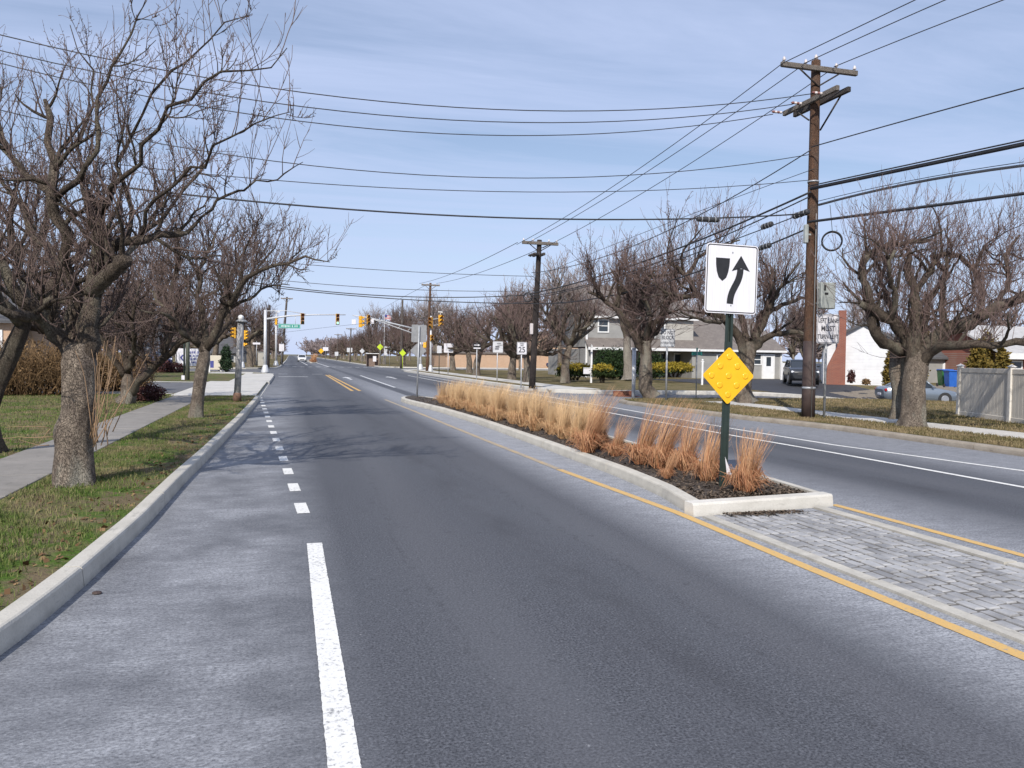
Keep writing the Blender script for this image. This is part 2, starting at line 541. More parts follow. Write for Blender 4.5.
GL = ((0.064, 0.118, 0.017), (0.092, 0.122, 0.034), (0.225, 0.178, 0.100))
GRT = ((0.095, 0.088, 0.034), (0.145, 0.118, 0.056), (0.235, 0.180, 0.105))
M_LAWN = mat_lawn('lawn', *GL, bias=0.025, soil=0.85)
M_LAWNR = mat_lawn('dry_lawn', *GRT)
M_BLADE = mat_blades('grass_blades', *GL, bias=0.03)
M_BLADER = mat_blades('dry_grass_blades', *GRT)
M_GROUND = simple('dry_ground', (0.16, 0.13, 0.07), (0.10, 0.10, 0.045), 0.06, 0.95)
M_MULCH = simple('mulch', (0.035, 0.026, 0.020), (0.075, 0.058, 0.045), 20, 0.95, bump=1.0, bscale=45)
M_CHIP = vary_mat('wood_chip', (0.030, 0.022, 0.017), (0.17, 0.13, 0.095), 0.9)
M_LEAF = vary_mat('fallen_leaf', (0.10, 0.055, 0.025), (0.25, 0.16, 0.08), 0.8)

# ================================================================== ground and road
gx = np.unique(np.concatenate([np.linspace(-1500, 1500, 25), np.arange(8, 62, 1.5)])); gy = np.unique(np.concatenate([np.linspace(-120, 3000, 25), np.arange(8, 62, 1.5)]))
GX, GY = np.meshgrid(gx, gy); i = (np.arange(len(gy) - 1) * len(gx))[:, None] + np.arange(len(gx) - 1)[None]
g = MB(); g.raw(np.stack([GX, GY, -0.04 + 1.3 * dip(GX, GY)], -1).reshape(-1, 3), np.stack([i, i + 1, i + len(gx) + 1, i + len(gx)], -1).reshape(-1, 4)); struct('ground', g, M_GROUND)
g = MB(); g.grid(-2.6, 13.6, -30, 120, 0.0, 8, 75); g.grid(-2.2, 13.6, 120, 900, -0.002, 2, 60)
struct('road', g, M_ASPH)

KL = [(-2.3, -30), (-2.15, 1.0), (-1.82, 2.6), (-1.56, 3.9), (-1.42, 4.9), (-1.34, 5.8), (-1.25, 7.8), (-1.22, 10.3), (-1.15, 12.9), (-1.03, 19.6), (-0.97, 26.0), (-0.96, 29.0)]
KL2 = [(-0.96, 43.5), (-0.95, 50), (-0.95, 57), (-1.2, 61.5), (-2.6, 65.5), (-6.0, 67.5), (-70, 68)]
def kl_x(y):
    p = KL + KL2[:3]
    return np.interp(y, [q[1] for q in p], [q[0] for q in p])

def resample(p, step):
    p = np.array(p, float)
    d = np.concatenate([[0], np.cumsum(np.linalg.norm(np.diff(p, axis=0), axis=1))])
    s = np.linspace(0, d[-1], max(2, int(round(d[-1] / step)) + 1))
    return np.stack([np.interp(s, d, p[:, i]) for i in range(p.shape[1])], 1)

def kerb(mb, pts, w, h, side, step=1.0, joint=3.0, b=0.022, closed=False, z0=-0.03, hf=None):
    """bevelled kerb of profile w x h; its road face runs along pts, its body lies on side (+1 left of travel, -1 right);
    a thin gap every `joint` metres"""
    p = resample(pts, step)
    k = len(p)
    t = np.gradient(p, axis=0)
    if closed:
        t[0] = t[-1] = p[1] - p[-2]
    t = nrm(t)
    nv = np.stack([-t[:, 1], t[:, 0]], 1) * side
    prof = [(0.0, z0), (0.0, 0.0), (0.012, h - b), (0.012 + b * 0.4, h - b * 0.3), (0.012 + b, h), (w, h + 0.004), (w, z0)]
    jn = max(1, int(round(joint / step)))
    for a in range(0, k - 1, jn):
        e = min(a + jn, k - 1)
        q = p[a:e + 1].copy()
        if e < k - 1:
            q[-1] -= t[e] * 0.016
        rows = []
        for i in range(len(q)):
            dz = hf(*q[i]) if hf else 0.0
            rows.append([[q[i][0] + nv[a + i][0] * o, q[i][1] + nv[a + i][1] * o, z + dz] for o, z in prof])
        v = np.array(rows).reshape(-1, 3); n = len(prof)
        f = []
        for i in range(len(q) - 1):
            for j in range(n - 1):
                f.append((i * n + j, i * n + j + 1, (i + 1) * n + j + 1, (i + 1) * n + j))
        f += [tuple(range(n)), tuple(range(len(v) - 1, len(v) - n - 1, -1))]
        if side < 0:
            pass
        mb.raw(v, f)

g = MB(); kerb(g, KL, 0.135, 0.138, 1, 0.5); struct('kerb', g, M_KERB)
g = MB(); kerb(g, KL2, 0.15, 0.145, 1); struct('kerb', g, M_WALKN)
g = MB(); kerb(g, [(-0.96, 29.05), (-0.96, 43.4)], 0.15, 0.035, 1); struct('kerb', g, M_WALKN)
KLD = [(-70, 85), (-5, 85.3), (-2.4, 87), (-1.2, 91), (-0.9, 100), (-0.5, 200), (0.0, 900)]
g = MB(); kerb(g, KLD, 0.2, 0.14, 1, 3, 9); struct('kerb', g, M_WALKN)
KR = [(12.25, -30), (12.25, 16), (12.0, 17.6), (11.75, 19), (11.45, 23), (11.35, 26.0), (11.6, 27.2), (12.5, 27.9), (14, 28.1), (22, 28.2), (80, 28.2)]
g = MB(); kerb(g, KR, 0.22, 0.112, -1, 1.0, 3.0, b=0.035, hf=dip); struct('kerb', g, M_KERBD)
KRB = [(80, 33.2), (20, 33.2), (14.4, 33.0), (12.6, 33.6), (11.7, 34.6), (11.2, 36), (10.95, 40), (10.95, 78), (11.3, 82), (12.6, 84.6), (16, 85.5), (90, 85.5)]
g = MB(); kerb(g, KRB, 0.26, 0.17, -1, 1.0, 3.0, hf=dip); struct('kerb', g, M_WALKN)
KRC = [(90, 102.5), (16, 102.5), (13, 104), (11.6, 108), (11.4, 130), (12.4, 300), (14, 900)]
g = MB(); kerb(g, KRC, 0.2, 0.14, -1, 3.0, 9.0); struct('kerb', g, M_WALKN)

def side_sheet(mb, edge, w, xfar, z, hf=None, nx=20):
    """lawn from the back of a kerb (edge points, ascending y) out to xfar"""
    p = np.array(edge, float)
    rows = []
    for x, y in p:
        xs = np.concatenate([[x], x + (xfar - x) * (np.linspace(0, 1, nx) ** 1.7)[1:]])
        rows.append(np.stack([xs, np.full(nx, y), np.full(nx, z) + (hf(xs, np.full(nx, y)) if hf else 0)], 1))
    v = np.array(rows).reshape(-1, 3)
    i = (np.arange(len(p) - 1) * nx)[:, None] + np.arange(nx - 1)[None]
    mb.raw(v, np.stack([i, i + 1, i + nx + 1, i + nx], -1).reshape(-1, 4))

g = MB()
side_sheet(g, [(kl_x(y) - 0.12, y) for y in np.concatenate([np.linspace(-30, 2, 8), np.linspace(2.5, 57, 60)])] + [(-1.4, 61), (-2.8, 65), (-6, 67.3)], 0.2, -120, 0.132)
struct('lawn', g, M_LAWN)
g = MB(); side_sheet(g, [(-8, 85.2), (-2.6, 87.1), (-1.4, 91), (-1.1, 100), (-0.7, 200), (-0.2, 900)], 0.2, -200, 0.11); struct('lawn', g, M_LAWNR)
g = MB()
side_sheet(g, [(12.43, y) for y in np.linspace(-30, 16, 20)] + [(12.2, 17.6), (11.95, 19), (11.66, 23), (11.55, 26), (11.78, 27.0), (12.6, 27.7), (14, 27.88), (14.2, 28.0)], 0.2, 95, 0.118, dip, 60)
struct('lawn', g, M_LAWNR)
g = MB()
side_sheet(g, [(14.4, 33.3), (12.7, 33.9), (11.95, 34.8), (11.45, 36.1)] + [(11.2, y) for y in np.linspace(38, 78, 50)] + [(11.5, 81.9), (12.7, 84.3), (16, 85.2)], 0.2, 110, 0.15, dip, 60)
struct('lawn', g, M_LAWNR)
g = MB(); side_sheet(g, [(16, 102.8), (13.2, 104.2), (11.8, 108.1), (11.6, 130), (12.6, 300), (14.2, 900)], 0.2, 300, 0.12); struct('lawn', g, M_LAWNR)

g = MB(); g.grid(13.6, 95, 28.2, 33.2, -0.003, 60, 6, 0, dip); struct('side_street', g, M_ASPH2)
g = MB(); g.grid(-120, -2.6, 67.9, 85.1, 0.004, 10, 2); g.grid(13.6, 120, 85.4, 102.6, 0.004, 10, 2); struct('cross_street', g, M_ASPH2)

# ---- pavements
def strip(mb, pts, w, z, step=2.0, rag=0.0):
    p = resample(pts, step)
    t = nrm(np.gradient(p, axis=0)); nv = np.stack([-t[:, 1], t[:, 0]], 1) * w / 2
    k = len(p)
    if rag:
        rg = np.random.default_rng(k)
        nv = nv * (1 + rg.normal(0, rag, (k, 1)))
        p = p + rg.normal(0, rag * w * .25, (k, 1)) * nrm(nv)
    v = np.concatenate([np.column_stack([p + nv, np.full(k, z)]), np.column_stack([p - nv, np.full(k, z)])])
    mb.raw(v, [(i, k + i, k + i + 1, i + 1) for i in range(k - 1)])

def slabs(mb, x0, x1, y0, y1, z, L=1.5, hf=None):
    y = y0
    while y < y1 - 0.05:
        e = min(y + L, y1)
        dz = hf((x0 + x1) / 2, (y + e) / 2) if hf else 0
        mb.bbox(((x0 + x1) / 2, (y + e) / 2, z - 0.03 + dz + random.uniform(-.002, .002)), (x1 - x0, e - y - 0.014, 0.075), 0.006)
        y = e
random.seed(5)
g = MB(); slabs(g, -3.72, -2.72, -12, 29.2, 0.136); struct('pavement', g, M_WALK)
g = MB(); slabs(g, -3.9, -1.10, 29.3, 44, 0.138, 2.4); slabs(g, -3.0, -1.06, 44.05, 61, 0.139, 1.5); slabs(g, -5.6, -2.6, 61.1, 64.5, 0.139, 1.5); struct('pavement', g, M_WALKN)
g = MB(); g.poly([(-3.92, 31), (-3.92, 41.2), (-30, 46), (-30, 34)], 0.142); struct('driveway', g, M_ASPH2)
g = MB(); strip(g, [(-3.9, 42.0), (-30, 46.8)], 0.9, 0.15); strip(g, [(-3.95, 30.4), (-8, 30.9), (-30, 33.4)], 0.35, 0.15); struct('driveway_edge', g, M_WALKN)
g = MB(); slabs(g, 13.95, 15.2, -12, 25.4, 0.125, 1.5, dip); struct('pavement', g, M_WALKN)
g = MB(); slabs(g, 11.25, 13.9, 78.5, 83.2, 0.155, 1.4); slabs(g, 11.5, 14, 34.8, 37.2, 0.157, 1.2); slabs(g, 12.2, 13.6, 37.3, 78, 0.156, 2.5); struct('pavement', g, M_WALKN)
g = MB(); q = [G(747, 394), G(746, 381), G(812, 381), G(848, 389), G(862, 394.5)]
def fan(mb, pts, z, hf, n=14):
    a, b, c, d = [np.array(p[:2]) for p in pts]
    U = np.linspace(0, 1, n + 1)
    v = []
    for s in U:
        l, r = a + (b - a) * s, d + (c - d) * s
        for t in U:
            p = l + (r - l) * t
            v.append((p[0], p[1], z + float(hf(p[0], p[1]))))
    i = (np.arange(n) * (n + 1))[:, None] + np.arange(n)[None]
    mb.raw(np.array(v), np.stack([i, i + n + 1, i + n + 2, i + 1], -1).reshape(-1, 4))
fan(g, [(23.9, 33.47), (24.6, 52.5), (38.5, 55.3), (31.5, 33.47)], 0.158, dip); struct('driveway', g, M_DRIVE)
g = MB(); fan(g, [(30.0, 33.6), (30.0, 39.5), (46, 44), (42, 33.6)], 0.161, dip); struct('gravel_drive', g, simple('gravel', (0.24, 0.20, 0.15), (0.15, 0.125, 0.095), 8, 0.95, bump=0.6, bscale=40))

# ---- painted lines (sheets 4 mm above the road)
def line(mb, pts, w, z=0.004): strip(mb, pts, w, z, 0.025 if pts[0][1] < 20 else 0.4, 0.016)
g = MB(); line(g, [(0.215, -12), (0.215, 6.92)], 0.125); struct('edge_line_marking', g, M_WHITE)
g = MB()
y = 8.25
for i in range(20):
    f_ = (y - 8.25) / 16.5
    x = 0.15 - 0.85 * f_
    L = 0.58
    if y < 31: line(g, [(x, y), (x - 0.03, y + L)], 0.125)
    y += 1.36 + 0.012 * i
struct('dashed_marking', g, M_WHITE)
g = MB()
line(g, [(9.25, -20), (9.2, 12), (9.08, 15), (9.1, 40), (9.2, 64)], 0.105)
line(g, [(10.75, -20), (10.62, 9.4), (10.08, 13), (9.98, 16.5), (10.2, 24), (10.15, 64)], 0.105)
struct('edge_line_marking', g, M_WHITE)
g = MB(); line(g, [(3.88, -12), (3.88, 5.6), (3.91, 7.5), (3.80, 9.5), (3.73, 10.8)], 0.105); line(g, [(5.94, -12), (5.92, 5.2), (5.87, 7.6)], 0.10); struct('yellow_line_marking', g, M_YELL)
g = MB(); line(g, [(3.73, 10.85), (3.62, 15.3), (3.5, 22), (3.35, 29)], 0.10); struct('yellow_line_marking', g, M_YELLW)
g = MB(); line(g, [(2.72, 36), (2.78, 64)], 0.13); line(g, [(3.05, 36), (2.98, 64)], 0.13); struct('double_yellow_marking', g, M_DBLY)
g = MB(); line(g, [(5.1, 40), (5.35, 63)], 0.13); line(g, [(5.0, 106), (4.6, 330)], 0.2); line(g, [(2.6, 120), (2.4, 190)], 0.14)
for k in range(12):
    line(g, [(0.4 + k * 0.98, 104.3), (0.4 + k * 0.98 + 0.5, 104.3)], 1.0)
line(g, [(-0.7, 58.2), (1.3, 58.5)], 0.5); line(g, [(-0.8, 66.0), (-0.1, 66.1)], 0.45); line(g, [(1.8, 66.3), (2.6, 66.4)], 0.4)
line(g, [(3.3, 107.4), (11.2, 107.6)], 0.4)
# turn arrow worn into the far lane
line(g, [(3.9, 52.5), (3.9, 56.5)], 0.16); g.poly([(3.55, 56.5), (4.25, 56.5), (3.9, 58.3)], 0.004)
line(g, [(7.1, 55), (7.1, 58.5)], 0.16); g.poly([(6.75, 58.5), (7.45, 58.5), (7.1, 60.3)], 0.004)
struct('lane_marking', g, M_WHITEW)

# ---- planted median: kerb ring, mulch bed, stone apron in front
MED_L = [(4.0, 7.465), (4.20, 8.55), (4.29, 10), (4.33, 14), (4.32, 18.2), (4.15, 22.5), (3.78, 26.6)]
MED_T = [(3.74, 27.6), (3.88, 28.7), (4.28, 29.3), (4.72, 29.0), (4.98, 28.1)]
MED_R = [(5.35, 25), (5.75, 20), (5.93, 14), (5.90, 8.8), (5.81, 7.68)]
g = MB()
kerb(g, MED_L + MED_T, 0.135, 0.130, -1, 0.5, 3.0)
kerb(g, MED_T[-1:] + MED_R, 0.135, 0.130, -1, 0.5, 3.0)
struct('median_kerb', g, M_KERB)
g = MB()
kerb(g, [(5.803, 7.51), (3.972, 7.29)], 0.16, 0.134, -1, 0.15, 9)
struct('median_kerb', g, M_KERBN)
ring = MED_L + MED_T + MED_R
cx_, cy_ = 4.95, 17.0
inn = []
for (x, y) in ring:
    inn.append((x + (0.12 if x < 4.9 else -0.12), y + (0.12 if y < 8 else (-0.12 if y > 27.5 else 0))))
g = MB()
ys = np.concatenate([np.linspace(7.42, 9, 10), np.linspace(9.2, 29.1, 60)])
rng = np.random.default_rng(3)
lx = np.interp(ys, [p[1] for p in MED_L + MED_T[:3]], [p[0] for p in MED_L + MED_T[:3]]) + 0.11
rp = (MED_R[::-1] + MED_T[::-1][:3])
rx = np.interp(ys, [p[1] for p in rp], [p[0] for p in rp]) - 0.11
rx = np.maximum(rx, lx + 0.02)
nx = 10
rows = []
for a, b, y in zip(lx, rx, ys):
    u = np.linspace(0, 1, nx)
    rows.append(np.stack([a + (b - a) * u, np.full(nx, y) - .02 + .22 * u * max(0, 1 - (y - 7.4) / 2), 0.100 + 0.05 * np.sin(PI * u) * min(1, (y - 7.3) * 2) + rng.normal(0, 0.006, nx)], 1))
i = (np.arange(len(ys) - 1) * nx)[:, None] + np.arange(nx - 1)[None]
g.raw(np.array(rows).reshape(-1, 3), np.stack([i, i + 1, i + nx + 1, i + nx], -1).reshape(-1, 4), 0, True)
struct('mulch_bed', g, M_MULCH)

def flakes(mb, pts, size, rng, flat=0.5, aspect=2.5):
    """little bits lying at pts (N,3): one bent quad each"""
    N = len(pts)
    a = rng.uniform(0, 2 * PI, N); L = size * rng.uniform(0.5, 1.4, N); wd = L / aspect * rng.uniform(0.6, 1.4, N)
    d = np.stack([np.cos(a), np.sin(a), rng.normal(0, flat, N)], 1); s = np.stack([-np.sin(a), np.cos(a), rng.normal(0, flat, N)], 1)
    d *= (L / 2)[:, None]; s *= (wd / 2)[:, None]
    v = np.stack([pts - d - s, pts + d - s, pts + d + s, pts - d + s], 1).reshape(-1, 3)
    mb.raw(v, np.arange(N * 4).reshape(-1, 4), 0, False, np.repeat(rng.uniform(0, 1, N) ** 1.6, 4))

rng = np.random.default_rng(11)
N = 9000
y = 7.5 + 20 * rng.uniform(0, 1, N) ** 2.2
u = rng.uniform(0.03, 0.97, N)
x = np.interp(y, ys, lx) * (1 - u) + np.interp(y, ys, rx) * u
y = y + .22 * u * np.maximum(0, 1 - (y - 7.4) / 2)
z = 0.106 + 0.05 * np.sin(PI * u) * np.minimum(1, (y - 7.3) * 2) + rng.uniform(0, 0.012, N)
g = MB(); flakes(g, np.stack([x, y, z], 1), 0.034, rng, 0.35)
N = 900   # chips washed out over the kerb onto the stones
g2x = rng.normal(4.72, 0.26, N); g2y = 7.30 - np.abs(rng.normal(0, 0.075, N)); k = (g2x > 4.3) & (g2x < 5.25)
flakes(g, np.stack([g2x, g2y, np.full(N, 0.026)], 1)[k], 0.030, rng, 0.3)
tag(g.build('wood_chips', M_CHIP), 'dark brown wood chips spread over the planted median bed', 'mulch', kind='stuff')

# granite setts in courses along the road, each a little pillow of stone
def sett_field(mb, x0, x1, y0, y1):
    rng = np.random.default_rng(8)
    x = x0; course = []
    while x < x1 - 0.06:
        w = min(rng.uniform(0.095, 0.125), x1 - x)
        if x1 - x - w < 0.06: w = x1 - x
        y = y0 - rng.uniform(0, 0.2)
        while y < y1:
            L = rng.uniform(0.12, 0.21)
            a, b = max(y, y0), min(y + L, y1)
            if b - a > 0.03: course.append((x + 0.006 + rng.uniform(0, .006), x + w - 0.006 - rng.uniform(0, .006), a + 0.006 + rng.uniform(0, .007), b - 0.006 - rng.uniform(0, .007), rng.uniform(-0.004, 0.004), rng.uniform(0, 1)))
            y += L
        x += w
    c = np.array(course); N = len(c)
    lev = [(0.0, -0.02), (0.003, 0.008), (0.010, 0.015), (0.022, 0.017)]
    V = []
    for ins, z in lev:
        for sx, sy in ((0, 0), (1, 0), (1, 1), (0, 1)):
            jx, jy = rng.normal(0, 0.0025, N), rng.normal(0, 0.004, N)
            px = np.where(sx, c[:, 1] - ins, c[:, 0] + ins) + jx
            py = np.where(sy, c[:, 3] - ins, c[:, 2] + ins) + jy
            V.append(np.stack([px, py, z + (c[:, 4] if z > 0 else 0) + rng.normal(0, 0.0012, N) * (z > 0)], 1))
    V = np.stack(V, 1)
    q = []
    for l in range(3):
        for s in range(4):
            q.append((l * 4 + s, l * 4 + (s + 1) % 4, l * 4 + 4 + (s + 1) % 4, l * 4 + 4 + s))
    q.append((12, 13, 14, 15))
    q = np.array(q)
    F = (np.arange(N) * 16)[:, None, None] + q[None]
    mb.raw(V.reshape(-1, 3), F.reshape(-1, 4), 0, False, np.repeat(c[:, 5], 16))
m = NT('granite_sett')
o_ = m.coord('Object')
at = m.n('ShaderNodeAttribute', attribute_name='vary')
c_ = m.mix(at.outputs['Fac'], (0.20, 0.20, 0.205), (0.33, 0.328, 0.326))
c_ = m.mix(m.rng(m.noise(o_, 9, 5, .65), 0.42, 0.68, 0, 0.6), c_, (0.18, 0.18, 0.185))
c_ = m.mix(m.rng(m.noise(o_, 2.1, 5, .6), 0.44, 0.62, 0, 0.6), c_, (0.42, 0.418, 0.416))
m.bump(m.noise(o_, 55, 4, .7), 0.5, 0.006)
M_SETT = m.base(c_, 0.85, 0, 0.3)
g = MB(); g.grid(4.16, 5.48, -12, 7.29, 0.006, 2, 12); struct('paving_bed', g, simple('paving_grit', (0.065, 0.058, 0.05), (0.15, 0.14, 0.125), 25, 0.95, bump=0.5, bscale=80))
g = MB(); sett_field(g, 4.17, 5.47, -3.0, 7.28); struct('stone_paving', g, M_SETT)
def flat_band(mb, x0a, x1a, x0b, x1b, ya, yb, z, n):
    for i in range(n):
        s, e = i / n, (i + 1) / n - 0.0015
        f_ = lambda a, b, t: a + (b - a) * t
        v = [(f_(x0a, x0b, s), f_(ya, yb, s), z), (f_(x1a, x1b, s), f_(ya, yb, s), z), (f_(x1a, x1b, e), f_(ya, yb, e), z), (f_(x0a, x0b, e), f_(ya, yb, e), z)]
        v += [(a, b, -0.01) for a, b, c in v]
        mb.raw(np.array(v), [(0, 1, 2, 3), (0, 4, 5, 1), (1, 5, 6, 2), (2, 6, 7, 3), (3, 7, 4, 0)])
g = MB(); flat_band(g, 4.07, 4.16, 4.04, 4.15, -12, 7.26, 0.021, 8); flat_band(g, 5.49, 5.64, 5.50, 5.63, -12, 7.47, 0.021, 8); struct('paving_border', g, M_KERB)

# ---- grass: blades where the eye can still tell them, thinning out with distance
def blades(mb, x, y, z, h, rng, w=0.005):
    N = len(x)
    a = rng.uniform(0, 2 * PI, N)
    lean = rng.uniform(0.1, 0.9, N) * h
    la = rng.uniform(0, 2 * PI, N)
    b = np.stack([x, y, z], 1)
    s = np.stack([np.cos(a), np.sin(a), np.zeros(N)], 1) * (w * rng.uniform(0.6, 1.3, N))[:, None]
    mid = b + np.stack([np.cos(la) * lean * 0.35, np.sin(la) * lean * 0.35, h * 0.6], 1)
    tip = b + np.stack([np.cos(la) * lean, np.sin(la) * lean, h * np.sqrt(np.maximum(0.1, 1 - (lean / h) ** 2 * 0.6))], 1)
    v = np.stack([b - s, b + s, mid + s * 0.7, mid - s * 0.7, tip], 1).reshape(-1, 3)
    i = np.arange(N)[:, None] * 5
    c = np.repeat(np.clip(rng.normal(0.25, 0.3, N), 0, 1), 5)
    mb.raw(v, i + np.array([[0, 1, 2, 3]]), 0, False, c)
    mb.f.append((i + np.array([[3, 2, 4]]) + mb.n - N * 5, 0, False))

def scatter(rng, x0, x1, y0, y1, n, p=2.0):
    return rng.uniform(x0, x1, n), y0 + (y1 - y0) * rng.uniform(0, 1, n) ** p

rng = np.random.default_rng(21)
g = MB()
x, y = scatter(rng, 0, 1, 2.2, 29, 78000, 2.0)
x = kl_x(y) - 0.14 - x * (2.68 - 0.14 + kl_x(y)); k = x > -2.69
x, y = x[k], y[k]
clump = 0.5 + 0.5 * np.sin(x * 9 + np.sin(y * 5) * 2) * np.sin(y * 7 + np.sin(x * 6))
ed = np.clip(1 - (kl_x(y) - 0.14 - x) / 0.75, 0, 1)            # thin, trodden strip along the kerb
pt = np.sin(x * 3.1 + 1.3 * np.sin(y * 1.7)) + np.sin(y * 2.3 + 1.7 * np.sin(x * 2.2)) + 0.8 * np.sin(x * 7.3 + y * 5.1)
k = rng.uniform(0, 1, len(x)) > np.clip(0.20 + 0.55 * ed + 0.40 * (pt > 0.55), 0, 0.94)
x, y, clump = x[k], y[k], clump[k]
blades(g, x, y, np.full(len(x), 0.132), (0.022 + 0.04 * rng.uniform(0, 1, len(x)) * clump + 0.012), rng, 0.0036)
x, y = scatter(rng, -10.5, -3.75, 7.0, 30, 52000, 1.5)
blades(g, x, y, np.full(len(x), 0.132), rng.uniform(0.025, 0.06, len(x)), rng, 0.006)
tag(g.build('grass', M_BLADE), 'patchy green and dry grass beside the left pavement', 'grass', kind='stuff')
g = MB()
x, y = scatter(rng, 12.45, 13.92, 7.5, 27, 26000, 1.3)
blades(g, x, y, np.full(len(x), 0.118), rng.uniform(0.03, 0.075, len(x)), rng, 0.008)
x, y = scatter(rng, 15.25, 26, 12, 27.6, 26000, 1.0)
blades(g, x, y, 0.118 + dip(x, y), rng.uniform(0.03, 0.07, len(x)), rng, 0.010)
x, y = scatter(rng, 11.8, 14, 18.5, 27.2, 5000, 1.0)
blades(g, x, y, np.full(len(x), 0.118), rng.uniform(0.03, 0.09, len(x)), rng, 0.010)
tag(g.build('grass', M_BLADER), 'tan dormant grass around the street trees on the right verge', 'grass', kind='stuff')
# dead leaves and twigs on the verge
g = MB()
N = 900
y = 3 + 24 * rng.uniform(0, 1, N) ** 1.8; x = kl_x(y) - 0.16 - np.abs(rng.normal(0, 0.40, N)); k = x > -2.7
flakes(g, np.stack([x, y, np.full(N, 0.142)], 1)[k], 0.034, rng, 0.5, 1.6)
tag(g.build('leaf_litter', M_LEAF), 'scattered brown dead leaves on the left verge', 'leaves', kind='stuff')

# ================================================================== trees
def mat_bark(name, a, b, c, scale=9.0):
    m = NT(name)
    o = m.coord('Object', (1, 1, 0.45))
    f = m.noise(o, scale, 7, 0.7, 0.4)
    g = m.noise(o, scale * 0.25, 4, 0.6)
    k = m.noise(o, scale * 5, 4, 0.7)
    vv = m.n('ShaderNodeTexVoronoi', feature='DISTANCE_TO_EDGE'); vv.inputs['Scale'].default_value = scale * 3.4
    wob = m.n('ShaderNodeTexNoise'); wob.inputs['Scale'].default_value = scale * 1.3; wob.inputs['Detail'].default_value = 3; m.l(o, wob.inputs['Vector'])
    m.l(m.mix(0.22, m.coord('Object', (1, 1, 0.9)), wob.outputs['Color']), vv.inputs['Vector'])
    edge = m.rng(vv.outputs['Distance'], 0.0, 0.09)
    fl = m.noise(m.coord('Object', (1, 1, 1.6)), scale * 7, 3, 0.75)
    col = m.mix(m.rng(f, 0.38, 0.60), a, b)
    col = m.mix(m.rng(fl, 0.46, 0.66, 0, 0.65), col, tuple(q * 0.42 for q in b))
    col = m.mix(m.rng(fl, 0.44, 0.30, 0, 0.5), col, tuple(min(1, q * 1.45) for q in a))
    col = m.mix(m.rng(edge, 0, 1, 0.28, 0), col, tuple(q * 0.35 for q in b))
    col = m.mix(m.rng(g, 0.5, 0.66, 0, 0.75), col, c)
    col = m.mix(m.rng(k, 0.52, 0.72, 0, 0.6), col, tuple(q * 0.45 for q in b))
    h = m.math('ADD', m.math('ADD', m.math('MULTIPLY', f, 0.5), m.math('MULTIPLY', k, 0.3)), m.math('MULTIPLY', edge, 0.35))
    m.bump(h, 1.0, 0.045)
    return m.base(col, 0.92, 0, 0.15)

M_BARK = mat_bark('tree_bark', (0.285, 0.235, 0.185), (0.145, 0.116, 0.094), (0.32, 0.305, 0.25))
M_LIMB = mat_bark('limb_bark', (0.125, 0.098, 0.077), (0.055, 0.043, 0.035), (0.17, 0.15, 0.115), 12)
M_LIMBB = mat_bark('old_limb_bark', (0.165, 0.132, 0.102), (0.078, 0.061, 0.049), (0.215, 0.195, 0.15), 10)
M_TWIG = vary_mat('twig_bark', (0.075, 0.052, 0.046), (0.185, 0.135, 0.117), 0.85)
M_TWIGR = vary_mat('reddish_twig_bark', (0.092, 0.063, 0.057), (0.215, 0.152, 0.134), 0.85)
M_PALE = mat_bark('pale_bark', (0.36, 0.32, 0.27), (0.24, 0.21, 0.18), (0.40, 0.37, 0.31))

def grow(rng, start, dirs, L, r0, r1, k, wander, up, out=None):
    N = len(start)
    P = np.empty((N, k + 1, 3)); P[:, 0] = start
    d = nrm(dirs.copy()); st = (L / k)[:, None]
    for i in range(k):
        d = nrm(d + rng.normal(0, wander, (N, 3)) + np.array([0, 0, up]))
        P[:, i + 1] = P[:, i] + d * st
    t = np.linspace(0, 1, k + 1)[None]
    return P, r0[:, None] * (1 - t) + r1[:, None] * t

def thin(rng, s, d, pr, par, full):
    """short branches carry fewer twigs"""
    k = rng.uniform(0, 1, len(s)) < np.clip(par / full, 0.12, 1.0)
    k[0] = True
    return s[k], d[k], pr[k], par[k]

def sprout(rng, P, Rr, m, t0, t1, ang, jit=0.25, upbias=0.0):
    """m children from every parent polyline; returns starts, dirs, parent radii there"""
    N, k, _ = P.shape
    t = rng.uniform(t0, t1, (N, m)) * (k - 1)
    i = np.minimum(t.astype(int), k - 2); f = (t - i)[..., None]
    r = np.arange(N)[:, None]
    s = P[r, i] * (1 - f) + P[r, i + 1] * f
    tg = nrm(P[r, i + 1] - P[r, i])
    q = rng.normal(0, 1, s.shape) + np.array([0, 0, upbias])
    q = nrm(q - tg * (q * tg).sum(-1, keepdims=True))
    a = rng.normal(ang, jit, (N, m))[..., None]
    d = tg * np.cos(a) + q * np.sin(a)
    pr = Rr[r, i] * (1 - f[..., 0]) + Rr[r, i + 1] * f[..., 0]
    return s.reshape(-1, 3), d.reshape(-1, 3), pr.reshape(-1)

def poly_limb(pts, r0, r1, k=14):
    p = np.array(pts, float)
    d = np.concatenate([[0], np.cumsum(np.linalg.norm(np.diff(p, axis=0), axis=1))])
    s = np.linspace(0, d[-1], k)
    q = np.stack([np.interp(s, d, p[:, i]) for i in range(3)], 1)
    q[1:-1] = q[1:-1] * 0.5 + (q[:-2] + q[2:]) * 0.25
    return q, np.linspace(r0, r1, k)

